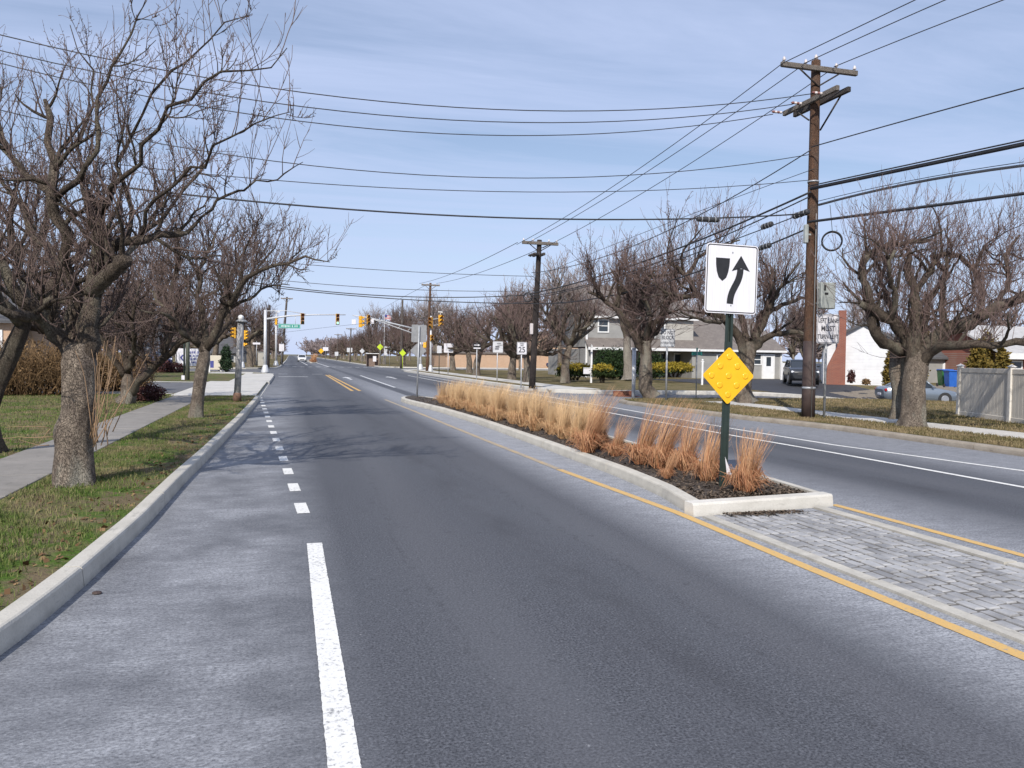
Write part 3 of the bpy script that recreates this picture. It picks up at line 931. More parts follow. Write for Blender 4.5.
def trunk_mesh(mb, pts, rad, rng, n=26, rings=34, bump=0.06, flare=0.45, roots=5, burl=None):
    p = np.array(pts, float); rr = np.array(rad, float)
    d = np.concatenate([[0], np.cumsum(np.linalg.norm(np.diff(p, axis=0), axis=1))])
    s = np.linspace(0, d[-1], rings)
    q = np.stack([np.interp(s, d, p[:, i]) for i in range(3)], 1)
    r = np.interp(s, d, rr)
    a = np.arange(n) * 2 * PI / n
    ph = rng.uniform(0, 6.28, 12)
    A, S = np.meshgrid(a, s)
    h = S - s[0]
    lump = (np.sin(2 * A + ph[0] + h * 1.1) * 0.9 + np.sin(3 * A + ph[1] - h * 2.3) * 0.7 + np.sin(5 * A + ph[2] + h * 3.1) * 0.5
            + np.sin(A * 2 + h * 7 + ph[3]) * 0.4 + np.sin(8 * A + ph[4] + 2.5 * np.sin(h * 4)) * 0.35 + np.sin(h * 11 + 3 * A + ph[5]) * 0.3) * bump
    fl = flare * np.exp(-h / 0.16) * (1 + 0.55 * np.sin(roots * A + ph[6]))
    RR = r[:, None] * (1 + lump + fl)
    if burl:
        for (bh, ba, bw, bs) in burl:
            RR = RR + r[:, None] * bs * np.exp(-((h - bh) / bw) ** 2 - ((np.angle(np.exp(1j * (A - ba)))) / 0.75) ** 2)
    t = nrm(np.gradient(q, axis=0))
    u = nrm(np.cross(t, np.array([[0.05, 1.0, 0.0]]))); w = np.cross(t, u)
    v = q[:, None] + (u[:, None] * np.cos(A)[..., None] + w[:, None] * np.sin(A)[..., None]) * RR[..., None]
    i = (np.arange(rings - 1) * n)[:, None] + np.arange(n)[None]
    j = (np.arange(rings - 1) * n)[:, None] + ((np.arange(n) + 1) % n)[None]
    mb.raw(v.reshape(-1, 3), np.stack([i, j, j + n, i + n], -1).reshape(-1, 4)[:, ::-1], 0, True)
    mb.f.append((np.arange(n)[None] + (rings - 1) * n + mb.n - n * rings, 0, False))

def crown_mesh(mb, rng, limbs, dens=1.0, size=1.0, tw=0.0028, whips=60, spurs=True, wl=1.4, cut=0.0):
    """limbs: list of (pts, r0, r1). Everything finer than a limb is grown from them at random."""
    k = 14
    LP, LR = [], []
    for pts, r0, r1 in limbs:
        q, r = poly_limb(pts, r0, r1, k)
        ln = np.linalg.norm(np.diff(q, axis=0), axis=1).sum()
        q[2:-1] += rng.normal(0, 0.012 * ln, (k - 3, 3))
        r = r * (1 + rng.normal(0, 0.07, k)); r[-1] *= 0.75
        LP.append(q); LR.append(r)
    LP, LR = np.array(LP), np.array(LR)
    big = LR[:, 0] > 0.035
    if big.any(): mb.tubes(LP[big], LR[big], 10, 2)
    if (~big).any(): mb.tubes(LP[~big], LR[~big], 6, 0)
    LL = np.linalg.norm(np.diff(LP, axis=1), axis=2).sum(1)
    # secondary limbs, more of them on the longer limbs
    wgt = np.clip(LL / (1.6 * size), 0.4, 1.8) * np.clip(LR[:, 0] / (0.055 * size), 0.45, 1.0)
    def pick(m):
        idx = np.concatenate([np.full(max(1, int(round(m * w))), i) for i, w in enumerate(wgt)])
        return LP[idx], LR[idx]
    P, Rr = pick(5 * dens)
    s, d, pr = sprout(rng, P, Rr, 1, 0.25, 1.0, 0.85, 0.3, 0.7)
    N = len(s)
    L1 = rng.uniform(0.5, 1.25, N) * size * np.clip(pr / (0.030 * size), 0.38, 1.0)
    r0 = np.minimum(pr * 0.62, 0.034 * size + 0.004)
    P1, R1 = grow(rng, s, d, L1, r0, r0 * 0.35, 7, 0.20, 0.07)
    mb.tubes(P1, R1, 5, 0)
    # branches
    s, d, pr = sprout(rng, P1, R1, int(round(5 * dens)), 0.15, 1.0, 0.62, 0.25, 0.5)
    s, d, pr, par = thin(rng, s, d, pr, np.repeat(L1, int(round(5 * dens))), 0.75 * size); N = len(s)
    L2 = np.minimum(rng.uniform(0.35, 0.95, N) * size, par * rng.uniform(0.5, 1.15, N))
    r0 = np.minimum(pr * 0.6, 0.0105 * size + 0.002); r0 = np.maximum(r0, tw * 1.35)
    P2, R2 = grow(rng, s, d, L2, r0, np.maximum(r0 * 0.4, tw), 6, 0.15, 0.10)
    mb.tubes(P2, R2, 4, 1, col=rng.uniform(0.0, 0.5, N))
    # long whips springing up from the limbs
    WP = []
    if whips:
        P, Rr = pick(whips / max(1, len(LP)))
        s, d, pr = sprout(rng, P, Rr, 1, 0.12, 1.0, 1.0, 0.35, 1.6)
        N = len(s)
        Pw, Rw = grow(rng, s, d + np.array([0, 0, 0.35]), rng.uniform(0.5, 1.0, N) * wl * size, np.full(N, max(0.0058 * size, tw * 1.3)), np.full(N, tw * 0.8), 7, 0.085, 0.11)
        mb.tubes(Pw, Rw, 4, 1, col=rng.uniform(0.2, 0.9, N))
        s, d, pr = sprout(rng, Pw, Rw, 5, 0.2, 0.95, 0.6, 0.2, 0.5)
        N = len(s)
        Pv, Rv = grow(rng, s, d, rng.uniform(0.12, 0.42, N) * size, np.full(N, tw * 1.1), np.full(N, tw * 0.6), 3, 0.10, 0.08)
        mb.tubes(Pv, Rv, 3, 1, cap=False, col=rng.uniform(0.2, 1.0, N))
    # twigs
    s, d, pr = sprout(rng, P2, R2, int(round(6 * dens)), 0.15, 1.0, 0.58, 0.25, 0.4)
    s, d, pr, par = thin(rng, s, d, pr, np.repeat(L2, int(round(6 * dens))), 0.62 * size); N = len(s)
    P3, R3 = grow(rng, s, d, np.minimum(rng.uniform(0.15, 0.5, N) * size, par * rng.uniform(.45, 1.3, N)), np.full(N, tw * 1.1), np.full(N, tw * 0.6), 4, 0.14, 0.09)
    mb.tubes(P3, R3, 3, 1, cap=False, col=rng.uniform(0.0, 1.0, N))
    if spurs:   # short knobbly fruiting spurs
        for P_, R_1, m in ((P2, R2, 6), (P3, R3, 2)):
            s, d, pr = sprout(rng, P_, R_1, m, 0.1, 1.0, 1.1, 0.3, 0.3)
            N = len(s)
            Q = np.stack([s, s + d * rng.uniform(0.015, 0.06, N)[:, None] * size], 1)
            mb.tubes(Q, np.stack([np.full(N, tw * 1.1), np.full(N, tw * 1.3)], 1), 3, 1, cap=False, col=rng.uniform(0.2, 0.9, N))

def px_limb(base, tr, r0, r1):
    """limb through image points (x, y, distance) made local to the tree's base"""
    return [AT(*q) - np.array(base) for q in tr], r0, r1

TREE_GROUP = 'gnarled bare street trees'
def hero_tree(label, base, trunk, trad, limbs, seed, dens=1.0, size=1.0, tw=0.0028, whips=60, bark=None, twig=None, wl=1.4, group=TREE_GROUP, **kw):
    """trunk: local points"""
    rng = np.random.default_rng(seed)
    t = thing('bare_tree', label, 'tree', base, group=group)
    b = MB(); trunk_mesh(b, trunk, trad, rng, **kw)
    b.build('trunk', bark or M_BARK, t)
    c = MB(); crown_mesh(c, rng, limbs, dens, size, tw, whips, wl=wl)
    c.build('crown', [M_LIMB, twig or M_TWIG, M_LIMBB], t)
    return t

def rand_limbs(rng, top, n, L, r, tilt=(0.5, 1.0), lean=(0, 0), forks=2):
    out = []
    a0 = rng.uniform(0, 6.28)
    for i in range(n):
        a = a0 + i * 2 * PI / n + rng.normal(0, 0.25)
        ti = rng.uniform(*tilt)
        d = np.array([math.sin(ti) * math.cos(a) + lean[0], math.sin(ti) * math.sin(a) + lean[1], math.cos(ti)])
        p = np.array(top, float) - np.array([0, 0, r * rng.uniform(0.3, 1.2)])
        pts = [p]
        l = L * rng.uniform(0.75, 1.2)
        for s in range(5):
            d = nrm(d + rng.normal(0, 0.24, 3) + np.array([0, 0, 0.16 if s > 1 else -0.05]))
            p = p + d * l / 5
            pts.append(p)
        out.append((pts, r * rng.uniform(0.55, 0.75), r * 0.22))
        for f in range(forks):
            j = rng.integers(2, 4)
            e = nrm(pts[j + 1] - pts[j])
            q = nrm(np.cross(e, rng.normal(0, 1, 3)) + np.array([0, 0, 0.5]))
            e = nrm(e + q * 0.9)
            pp = [pts[j]]
            for s in range(4):
                e = nrm(e + rng.normal(0, 0.2, 3) + np.array([0, 0, 0.12]))
                pp.append(pp[-1] + e * l * 0.14)
            out.append((pp, r * 0.30, r * 0.13))
    return out

# --- the big old tree by the left pavement ---------------------------------------
B1 = np.array([-2.25, 9.72, 0.11])
def L1(tr, r0, r1): return px_limb(B1, tr, r0, r1)
D = float((B1 - CAM_POS) @ CF)
limbs = [
    L1([(79, 385, D), (84, 345, D), (88, 320, D), (92, 290, D), (97, 263, D - .05), (103, 240, D - .1), (100, 215, D - .1), (90, 196, D - .1)], 0.125, 0.062),
    L1([(92, 290, D), (112, 272, D - .3), (128, 257, D - .45)], 0.100, 0.075),
    L1([(98, 262, D), (113, 246, D - .2), (127, 240, D - .2), (147, 237, D - .1), (187, 233, D + .1)], 0.070, 0.032),
    L1([(127, 240, D - .2), (134, 220, D), (127, 193, D + .2), (117, 170, D + .35), (122, 140, D + .4), (138, 110, D + .2), (170, 75, D + .1), (217, 37, D), (250, 15, D - .1)], 0.030, 0.005),
    L1([(76, 380, D), (69, 350, D), (56, 330, D), (37, 315, D - .2), (20, 293, D - .4), (0, 263, D - .5), (-25, 235, D - .5)], 0.095, 0.045),
    L1([(76, 362, D + .05), (71, 317, D + .15), (72, 280, D + .1), (67, 257, D), (57, 222, D - .1), (57, 200, D - .2), (52, 178, D - .2), (52, 140, D - .1), (45, 100, D)], 0.085, 0.028),
    L1([(57, 200, D - .2), (42, 184, D - .1), (27, 174, D), (13, 158, D + .1), (0, 132, D + .1), (-12, 95, D + .1)], 0.045, 0.018),
    L1([(57, 198, D - .2), (70, 184, D - .4), (86, 168, D - .5), (97, 150, D - .55), (95, 110, D - .5), (110, 70, D - .4), (135, 28, D - .3), (147, 0, D - .3)], 0.034, 0.006),
    L1([(100, 215, D - .1), (125, 180, D - .5), (150, 130, D - .8), (185, 98, D - 1.0), (213, 78, D - 1.1), (258, 68, D - 1.2), (287, 48, D - 1.3)], 0.032, 0.005),
    L1([(187, 233, D + .1), (215, 205, D + .2), (235, 192, D + .2), (262, 183, D + .2), (285, 175, D + .2), (303, 162, D + .2)], 0.020, 0.005),
    L1([(140, 238, D - .1), (155, 200, D - .4), (180, 180, D - .6), (215, 150, D - .7), (245, 130, D - .8), (290, 112, D - .9)], 0.024, 0.005),
    L1([(103, 240, D), (85, 205, D + .9), (80, 160, D + 1.4), (95, 110, D + 1.6), (92, 60, D + 1.7), (70, 25, D + 1.7)], 0.038, 0.007),
    L1([(72, 290, D), (60, 262, D + .8), (35, 235, D + 1.3), (12, 200, D + 1.5), (-5, 160, D + 1.6)], 0.055, 0.018),
    L1([(37, 315, D - .2), (15, 318, D - .7), (-15, 300, D - .9), (-50, 280, D - 1.0)], 0.060, 0.030),
    L1([(90, 296, D), (120, 262, D + .9), (150, 230, D + 1.4), (185, 200, D + 1.6), (205, 165, D + 1.7)], 0.050, 0.014),
]
trunk = [(0, 0, 0), (0.0, 0, 0.35), (0.02, 0, 0.75), (0.03, 0, 1.1), (0.03, 0, 1.34), (0.04, 0, 1.58)]
big_tree = hero_tree('largest gnarled bare tree with suckers at its base, between left kerb and pavement', B1, trunk, [0.178, 0.162, 0.155, 0.158, 0.156, 0.085],
                     limbs, 41, dens=1.0, size=0.82, tw=0.0029, whips=165, wl=1.15, n=40, rings=70, bump=0.055, flare=0.22, roots=4,
                     burl=[(0.62, 0.25, 0.16, 0.42), (0.95, 2.6, 0.12, 0.25), (1.45, -2.6, 0.14, 0.3), (1.5, 0.5, 0.12, 0.25), (0.2, 0.1, 0.3, 0.3)])
rng = np.random.default_rng(4)
g = MB()
N = 20
st = np.stack([0.20 + rng.normal(0.03, 0.06, N), rng.normal(-0.08, 0.10, N), 0.52 + rng.normal(0, 0.10, N)], 1)
Pw, Rw = grow(rng, st, np.stack([rng.uniform(-0.1, 0.45, N), rng.normal(-0.15, 0.25, N), rng.uniform(0.8, 1.0, N)], 1), rng.uniform(0.45, 1.25, N), np.full(N, 0.0065), np.full(N, 0.0022), 8, 0.07, 0.05)
g.tubes(Pw, Rw, 5, 0, col=rng.uniform(0.4, 1, N))
N = 4
st = np.stack([-0.20 + rng.normal(0, 0.02, N), rng.normal(-0.12, 0.05, N), 0.55 + rng.normal(0, 0.12, N)], 1)
Pw, Rw = grow(rng, st, np.stack([rng.uniform(-0.9, -0.2, N), rng.normal(-0.2, 0.3, N), rng.uniform(-0.4, 0.9, N)], 1), rng.uniform(0.2, 0.5, N), np.full(N, 0.005), np.full(N, 0.002), 6, 0.12, -0.05)
g.tubes(Pw, Rw, 5, 0, col=rng.uniform(0.4, 1, N))
g.build('sucker_shoots', vary_mat('sucker_bark', (0.18, 0.11, 0.065), (0.33, 0.22, 0.135), 0.75), big_tree)['label'] = 'thin tan shoots sprouting from the trunk'

# --- leaning tree cut by the left edge of the picture -------------------------------
B0 = np.array([-5.1, 13.0, 0.12]); D0 = float((B0 - CAM_POS) @ CF)
rng = np.random.default_rng(7)
def L0(tr, r0, r1): return px_limb(B0, tr, r0, r1)
top0 = AT(28, 312, D0) - B0
limbs = [L0([(26, 318, D0), (45, 290, D0), (70, 262, D0 + .3), (100, 235, D0 + .5)], 0.10, 0.04), L0([(26, 318, D0), (25, 280, D0 + .4), (10, 240, D0 + .5), (15, 190, D0 + .5)], 0.09, 0.03),
         L0([(22, 324, D0), (0, 300, D0 - .4), (-30, 270, D0 - .6), (-50, 220, D0 - .6)], 0.09, 0.03), L0([(26, 316, D0), (50, 300, D0 - .6), (75, 300, D0 - 1.0), (100, 280, D0 - 1.2)], 0.07, 0.025),
         L0([(26, 318, D0), (30, 270, D0 + 1.0), (50, 220, D0 + 1.4), (45, 170, D0 + 1.6)], 0.08, 0.02)]
bl = AT(-16, 442, D0) - B0
hero_tree('leaning bare tree on the lawn, cut by the left edge of the photo', B0, [(bl[0], 0, -0.02)] + [tuple(AT(x, y, D0) - B0) for x, y in ((-13, 412), (-3, 384), (10, 354), (26, 318))],
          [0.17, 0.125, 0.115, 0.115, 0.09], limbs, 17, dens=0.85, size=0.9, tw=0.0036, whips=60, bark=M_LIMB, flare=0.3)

# --- pair of trees further along the left pavement ----------------------------------
B3 = np.array([-2.02, 19.3, 0.12]); D3 = float((B3 - CAM_POS) @ CF)
def L3(tr, r0, r1): return px_limb(B3, tr, r0, r1)
limbs = [
    L3([(205, 352, D3), (196, 335, D3), (180, 322, D3 + .2), (165, 308, D3 + .3), (150, 290, D3 + .4)], 0.11, 0.03),
    L3([(206, 350, D3), (215, 335, D3 - .1), (222, 318, D3 - .2), (226, 300, D3 - .3), (240, 287, D3 - .5), (262, 268, D3 - .7), (300, 258, D3 - .8), (330, 262, D3 - .8)], 0.10, 0.012),
    L3([(205, 352, D3), (206, 325, D3 + .2), (196, 300, D3 + .3), (200, 270, D3 + .3), (215, 235, D3 + .3)], 0.10, 0.02),
    L3([(200, 345, D3), (185, 335, D3 - .4), (172, 318, D3 - .8), (160, 312, D3 - 1.1)], 0.08, 0.03),
    L3([(207, 348, D3), (224, 332, D3 + .5), (235, 300, D3 + .9), (250, 275, D3 + 1.1), (262, 240, D3 + 1.2)], 0.08, 0.012),
    L3([(222, 318, D3 - .2), (232, 305, D3 - .2), (250, 300, D3 - .2), (268, 285, D3 - .2), (290, 285, D3 - .2)], 0.05, 0.010),
    L3([(226, 300, D3 - .3), (232, 270, D3 - .3), (250, 240, D3 - .3), (262, 215, D3 - .3)], 0.045, 0.010),
    L3([(180, 322, D3 + .2), (172, 290, D3 + .2), (180, 255, D3 + .2), (175, 220, D3 + .2)], 0.05, 0.012),
]
hero_tree('slim upright bare tree on the left verge, behind the largest gnarled tree', B3, [(0, 0, 0)] + [tuple(AT(x, y, D3) - B3) for x, y in ((198, 395), (201, 375), (204, 360), (206, 346))],
          [0.150, 0.138, 0.138, 0.14, 0.09], limbs, 23, dens=1.0, size=0.95, tw=0.0046, whips=220, wl=1.35, flare=0.2)
B2 = np.array([-4.45, 24.6, 0.12]); D2 = float((B2 - CAM_POS) @ CF)
def L2(tr, r0, r1): return px_limb(B2, tr, r0, r1)
limbs = [
    L2([(129, 396, D2), (137, 384, D2), (150, 370, D2), (163, 355, D2 - .1), (180, 345, D2 - .2), (205, 327, D2 - .3)], 0.15, 0.06),
    L2([(128, 392, D2), (126, 370, D2), (124, 350, D2 + .2), (115, 325, D2 + .2), (112, 300, D2 + .2), (105, 270, D2 + .2)], 0.12, 0.03),
    L2([(128, 390, D2), (130, 370, D2), (138, 348, D2 + .3), (150, 320, D2 + .5), (160, 290, D2 + .6), (165, 255, D2 + .6)], 0.11, 0.02),
    L2([(125, 376, D2), (108, 352, D2 - .3), (95, 330, D2 - .5), (80, 315, D2 - .7)], 0.10, 0.03),
    L2([(163, 355, D2 - .1), (172, 330, D2), (168, 300, D2), (180, 270, D2), (175, 235, D2)], 0.07, 0.015),
    L2([(205, 327, D2 - .3), (222, 305, D2 - .3), (235, 280, D2 - .3), (240, 250, D2 - .3)], 0.05, 0.012),
    L2([(128, 372, D2), (135, 345, D2 - 1.0), (130, 315, D2 - 1.6), (142, 280, D2 - 1.9)], 0.10, 0.02),
    L2([(128, 372, D2), (120, 340, D2 + 1.2), (135, 300, D2 + 2.0), (140, 260, D2 + 2.2)], 0.09, 0.02),
]
hero_tree('forked bare tree with one thick low limb, on the lawn left of the pavement', B2, [(0, 0, 0)] + [tuple(AT(x, y, D2) - B2) for x, y in ((128, 398), (128, 386), (128, 372))],
          [0.22, 0.20, 0.17, 0.10], limbs, 29, dens=1.1, size=1.25, tw=0.0055, whips=110, wl=1.3, flare=0.25)

# --- double trunk by the right pavement ------------------------------------------------
B4 = np.array([13.86, 15.25, 0.10]); D4 = float((B4 - CAM_POS) @ CF)
def L4(tr, r0, r1): return px_limb(B4, tr, r0, r1)
limbs = [
    L4([(917, 372, D4), (924, 349, D4), (935, 337, D4 - .1), (947, 330, D4 - .2), (972, 323, D4 - .3), (994, 309, D4 - .4), (1024, 295, D4 - .5), (1050, 285, D4 - .5)], 0.21, 0.10),
    L4([(915, 374, D4), (914, 352, D4), (912, 335, D4), (916, 312, D4), (915, 292, D4), (906, 268, D4), (908, 250, D4)], 0.19, 0.06),
    L4([(914, 374, D4 + .05), (911, 350, D4 + .15), (904, 333, D4 + .2), (890, 322, D4), (872, 308, D4 - .2), (860, 303, D4 - .3)], 0.17, 0.09),
    L4([(905, 352, D4 + .4), (893, 346, D4 + .3), (882, 340, D4 + .2), (873, 329, D4), (869, 313, D4), (868, 290, D4), (860, 268, D4 + .1)], 0.15, 0.06),
    L4([(918, 366, D4), (930, 352, D4 - .25), (942, 347, D4 - .6), (957, 344, D4 - 1.0), (980, 346, D4 - 1.3), (1010, 343, D4 - 1.6), (1040, 340, D4 - 1.8)], 0.12, 0.07),
    L4([(872, 308, D4 - .2), (866, 285, D4 - .2), (858, 264, D4 - .2), (876, 250, D4 - .1), (900, 243, D4), (930, 240, D4)], 0.085, 0.05),
    L4([(915, 292, D4), (930, 270, D4 + .3), (945, 250, D4 + .4), (965, 258, D4 + .4), (985, 280, D4 + .3)], 0.075, 0.05),
    L4([(947, 330, D4 - .2), (940, 300, D4 + .2), (948, 275, D4 + .4), (930, 255, D4 + .5)], 0.085, 0.045),
    L4([(972, 323, D4 - .3), (985, 295, D4 + .2), (975, 265, D4 + .4), (985, 245, D4 + .5)], 0.075, 0.035),
    L4([(994, 309, D4 - .4), (1010, 280, D4), (1005, 255, D4 + .2), (1020, 235, D4 + .3)], 0.065, 0.035),
    L4([(890, 322, D4), (896, 295, D4 - .5), (888, 270, D4 - .9), (895, 250, D4 - 1.0)], 0.080, 0.035),
    L4([(860, 303, D4 - .3), (845, 302, D4 - .5), (838, 303, D4 - .6)], 0.030, 0.010),
    L4([(870, 326, D4), (858, 325, D4 - .3), (848, 321, D4 - .4)], 0.026, 0.010),
    L4([(918, 345, D4), (925, 320, D4 + .9), (935, 290, D4 + 1.4), (950, 265, D4 + 1.6)], 0.11, 0.04),
    L4([(908, 345, D4 + .3), (895, 315, D4 + 1.2), (880, 285, D4 + 1.7), (885, 258, D4 + 1.8)], 0.10, 0.04),
]
bt = hero_tree('large double-trunked bare tree at right, between the right pavement and kerb', B4, [(0, 0, 0)] + [tuple(AT(x, y, D4) - B4) for x, y in ((914, 410), (914, 388), (916, 368), (917, 350))],
               [0.29, 0.262, 0.252, 0.245, 0.13], limbs, 53, dens=0.72, size=1.1, tw=0.0040, whips=520, wl=1.8, bark=M_BARK, twig=M_TWIGR, flare=0.3, n=34, rings=50)
g = MB()
trunk_mesh(g, [tuple(AT(x, y, D4 + .75) - B4) for x, y in ((904, 418), (903, 400), (899, 375), (900, 350), (905, 335))], [0.28, 0.23, 0.21, 0.21, 0.18], np.random.default_rng(2), flare=0.3)
g.build('trunk', M_BARK, bt)['label'] = 'second trunk, behind and left of the first'

# --- tree behind the yellow diamond ------------------------------------------------------
B5 = np.array([15.3, 24.5, 0.10]); D5 = float((B5 - CAM_POS) @ CF)
def L5(tr, r0, r1): return px_limb(B5, tr, r0, r1)
limbs = [
    L5([(746, 368, D5), (745, 350, D5), (738, 335, D5), (728, 320, D5 - .2), (712, 312, D5 - .4), (698, 296, D5 - .5), (688, 275, D5 - .6), (668, 262, D5 - .8)], 0.19, 0.06),
    L5([(747, 366, D5), (752, 350, D5), (762, 340, D5 - .2), (775, 333, D5 - .4), (795, 332, D5 - .7), (812, 333, D5 - .9)], 0.16, 0.06),
    L5([(752, 348, D5), (758, 330, D5), (768, 312, D5 - .1), (785, 303, D5 - .2), (806, 298, D5 - .2)], 0.15, 0.05),
    L5([(748, 348, D5), (744, 325, D5 + .4), (735, 305, D5 + .6), (738, 280, D5 + .7), (730, 260, D5 + .8)], 0.15, 0.045),
    L5([(754, 340, D5), (762, 315, D5 + .6), (775, 290, D5 + 1.0), (770, 265, D5 + 1.2)], 0.16, 0.04),
    L5([(698, 296, D5 - .5), (680, 297, D5 - .7), (662, 290, D5 - .9), (652, 282, D5 - 1.0)], 0.08, 0.03),
    L5([(728, 320, D5 - .2), (712, 322, D5 - .8), (695, 318, D5 - 1.2), (680, 312, D5 - 1.4)], 0.09, 0.03),
    L5([(768, 312, D5 - .1), (778, 290, D5 - .4), (790, 275, D5 - .5), (800, 262, D5 - .6)], 0.09, 0.03),
    L5([(688, 275, D5 - .6), (700, 255, D5 - .6), (715, 245, D5 - .6), (740, 240, D5 - .5)], 0.07, 0.03),
]
hero_tree('wide-spreading bare tree standing behind the keep right sign post', B5, [(0, 0, 0)] + [tuple(AT(x, y, D5) - B5) for x, y in ((743, 390), (746, 368), (750, 342))],
          [0.28, 0.25, 0.25, 0.18], limbs, 61, dens=0.85, size=1.55, tw=0.0062, whips=320, wl=1.5, twig=M_TWIGR, flare=0.3)

# --- tree beside the storm drain ------------------------------------------------------------
B6 = np.array([13.1, 27.35, 0.12]); D6 = float((B6 - CAM_POS) @ CF)
def L6(tr, r0, r1): return px_limb(B6, tr, r0, r1)
limbs = [
    L6([(646, 366, D6), (643, 348, D6), (634, 335, D6), (624, 322, D6 - .2), (615, 306, D6 - .3), (600, 296, D6 - .4), (588, 292, D6 - .5)], 0.18, 0.05),
    L6([(646, 366, D6), (648, 346, D6), (655, 325, D6), (664, 308, D6 - .1), (680, 298, D6 - .2), (698, 292, D6 - .3)], 0.16, 0.045),
    L6([(645, 345, D6), (645, 322, D6 + .3), (640, 300, D6 + .5), (648, 278, D6 + .6)], 0.16, 0.045),
    L6([(644, 345, D6), (632, 318, D6 + .8), (628, 295, D6 + 1.1), (615, 275, D6 + 1.3)], 0.15, 0.04),
    L6([(647, 343, D6), (662, 320, D6 + .9), (672, 298, D6 + 1.3), (670, 278, D6 + 1.5)], 0.14, 0.04),
    L6([(615, 306, D6 - .3), (622, 285, D6 - .5), (610, 268, D6 - .6)], 0.09, 0.03),
    L6([(646, 340, D6), (650, 315, D6 - .9), (640, 290, D6 - 1.4), (655, 270, D6 - 1.6)], 0.14, 0.03),
]
hero_tree('bare tree with a V fork at the side street corner, beside the red-brown drain', B6, [(0, 0, 0)] + [tuple(AT(x, y, D6) - B6) for x, y in ((645, 388), (646, 365), (646, 340))],
          [0.265, 0.24, 0.24, 0.16], limbs, 67, dens=0.95, size=1.5, tw=0.0062, whips=260, wl=1.2, twig=M_TWIGR, flare=0.25)

# --- copies of a few kinds of bare tree make up the rows --------------------------------------
def kind_tree(seed, h, tr, n, L, dens, size, tw, whips, tilt, twig, wl=1.2, bark=None):
    rng = np.random.default_rng(seed)
    top = (rng.normal(0, 0.12), rng.normal(0, 0.12), h)
    t = thing('bare_tree', 'bare tree', 'tree', (0, 0, -50), group=TREE_GROUP)
    b = MB(); trunk_mesh(b, [(0, 0, 0), (0, 0, h * .4), (top[0], top[1], h)], [tr * 0.95, tr * .85, tr * 0.6], rng, n=12, rings=14, flare=.22)
    b.build('trunk', bark or M_BARK, t)
    c = MB(); crown_mesh(c, rng, rand_limbs(rng, top, n, L, tr, tilt), dens, size, tw, whips, spurs=False, wl=wl)
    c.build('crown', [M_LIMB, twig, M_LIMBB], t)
    return t
kinds = [kind_tree(101, 1.9, 0.27, 5, 2.7, 0.74, 1.35, 0.0092, 70, (0.5, 1.0), M_TWIGR), kind_tree(102, 2.2, 0.25, 5, 2.4, 0.74, 1.3, 0.0092, 70, (0.4, 0.95), M_TWIG),
         kind_tree(103, 1.7, 0.30, 6, 3.0, 0.68, 1.4, 0.0092, 70, (0.6, 1.1), M_TWIGR)]
tall = [kind_tree(111, 3.4, 0.26, 5, 6.0, 0.85, 2.6, 0.017, 60, (0.2, 0.55), simple('grey_twig', (0.22, 0.18, 0.17), (0.29, 0.245, 0.23), 1.0, 0.9), 1.3),
        kind_tree(112, 2.6, 0.22, 6, 6.5, 0.8, 2.5, 0.017, 60, (0.15, 0.6), M_TWIG, 1.3)]
used = set()
def put(src, x, y, rz, sc, label, z=0.12, group=TREE_GROUP):
    if id(src) not in used:
        used.add(id(src)); o = src
        o.location = (x, y, z); o.rotation_euler = (0, 0, rz); o.scale = (sc,) * 3 if np.isscalar(sc) else sc
        o['label'] = label; o['group'] = group
        return o
    return copy_tree(src, (x, y, z), rz, sc, label, group)
rng = np.random.default_rng(77)
# the row behind the small road signs
for (px, py, dd, sc, k, lab) in [
    (545, 383, 46, 1.08, 1, 'dark-trunked bare tree just right of the nearer leaning utility pole'),
    (517, 384, 46, 1.0, 0, 'grey-trunked bare tree behind the speed limit sign'),
    (494, 380, 52, 1.05, 2, 'dark-trunked bare tree directly behind the square lane sign'),
    (469, 376, 62, 1.1, 0, 'grey-trunked bare tree left of the black one way sign'),
    (456, 373, 70, 1.1, 1, 'bare tree directly behind the blank white sign'),
    (441, 371, 82, 1.1, 2, 'bare tree right of the intersection signal poles')]:
    p = AT(px, py, dd)
    put(kinds[k], p[0] + (1.2 if k else 0.6), p[1], rng.uniform(0, 6.28), sc, lab, 0.13)
lab_r = 'bare tree in the right-hand row beyond the intersection, {} one along'
for i in range(26):
    y = 108 + i * 8.5 + rng.uniform(-1.5, 1.5)
    x = 15.5 + (y - 108) * 0.010 + rng.uniform(-0.8, 1.6)
    put(kinds[i % 3], x, y, rng.uniform(0, 6.28), rng.uniform(1.0, 1.35), lab_r.format(ordinal(i)))
for i, (x, y, sc, k) in enumerate([(33, 112, 1.15, 0), (38, 135, 1.2, 1), (27, 150, 1.25, 0), (44, 160, 1.3, 1), (31, 175, 1.3, 0), (23, 170, 1.15, 1), (37, 195, 1.35, 0), (28, 215, 1.4, 1), (50, 130, 1.1, 0), (58, 150, 1.2, 1), (24, 240, 1.5, 0), (66, 128, 1.1, 1),
                                   (35, 240, 1.5, 1), (75, 140, 1.25, 0), (84, 120, 1.15, 1), (47, 205, 1.4, 0)]):
    put(tall[k], x, y, rng.uniform(0, 6.28), sc, 'tall grey bare tree rising behind the right-hand row, {} of the far grove'.format(ordinal(i)), 0, 'tall bare trees of the far grove')
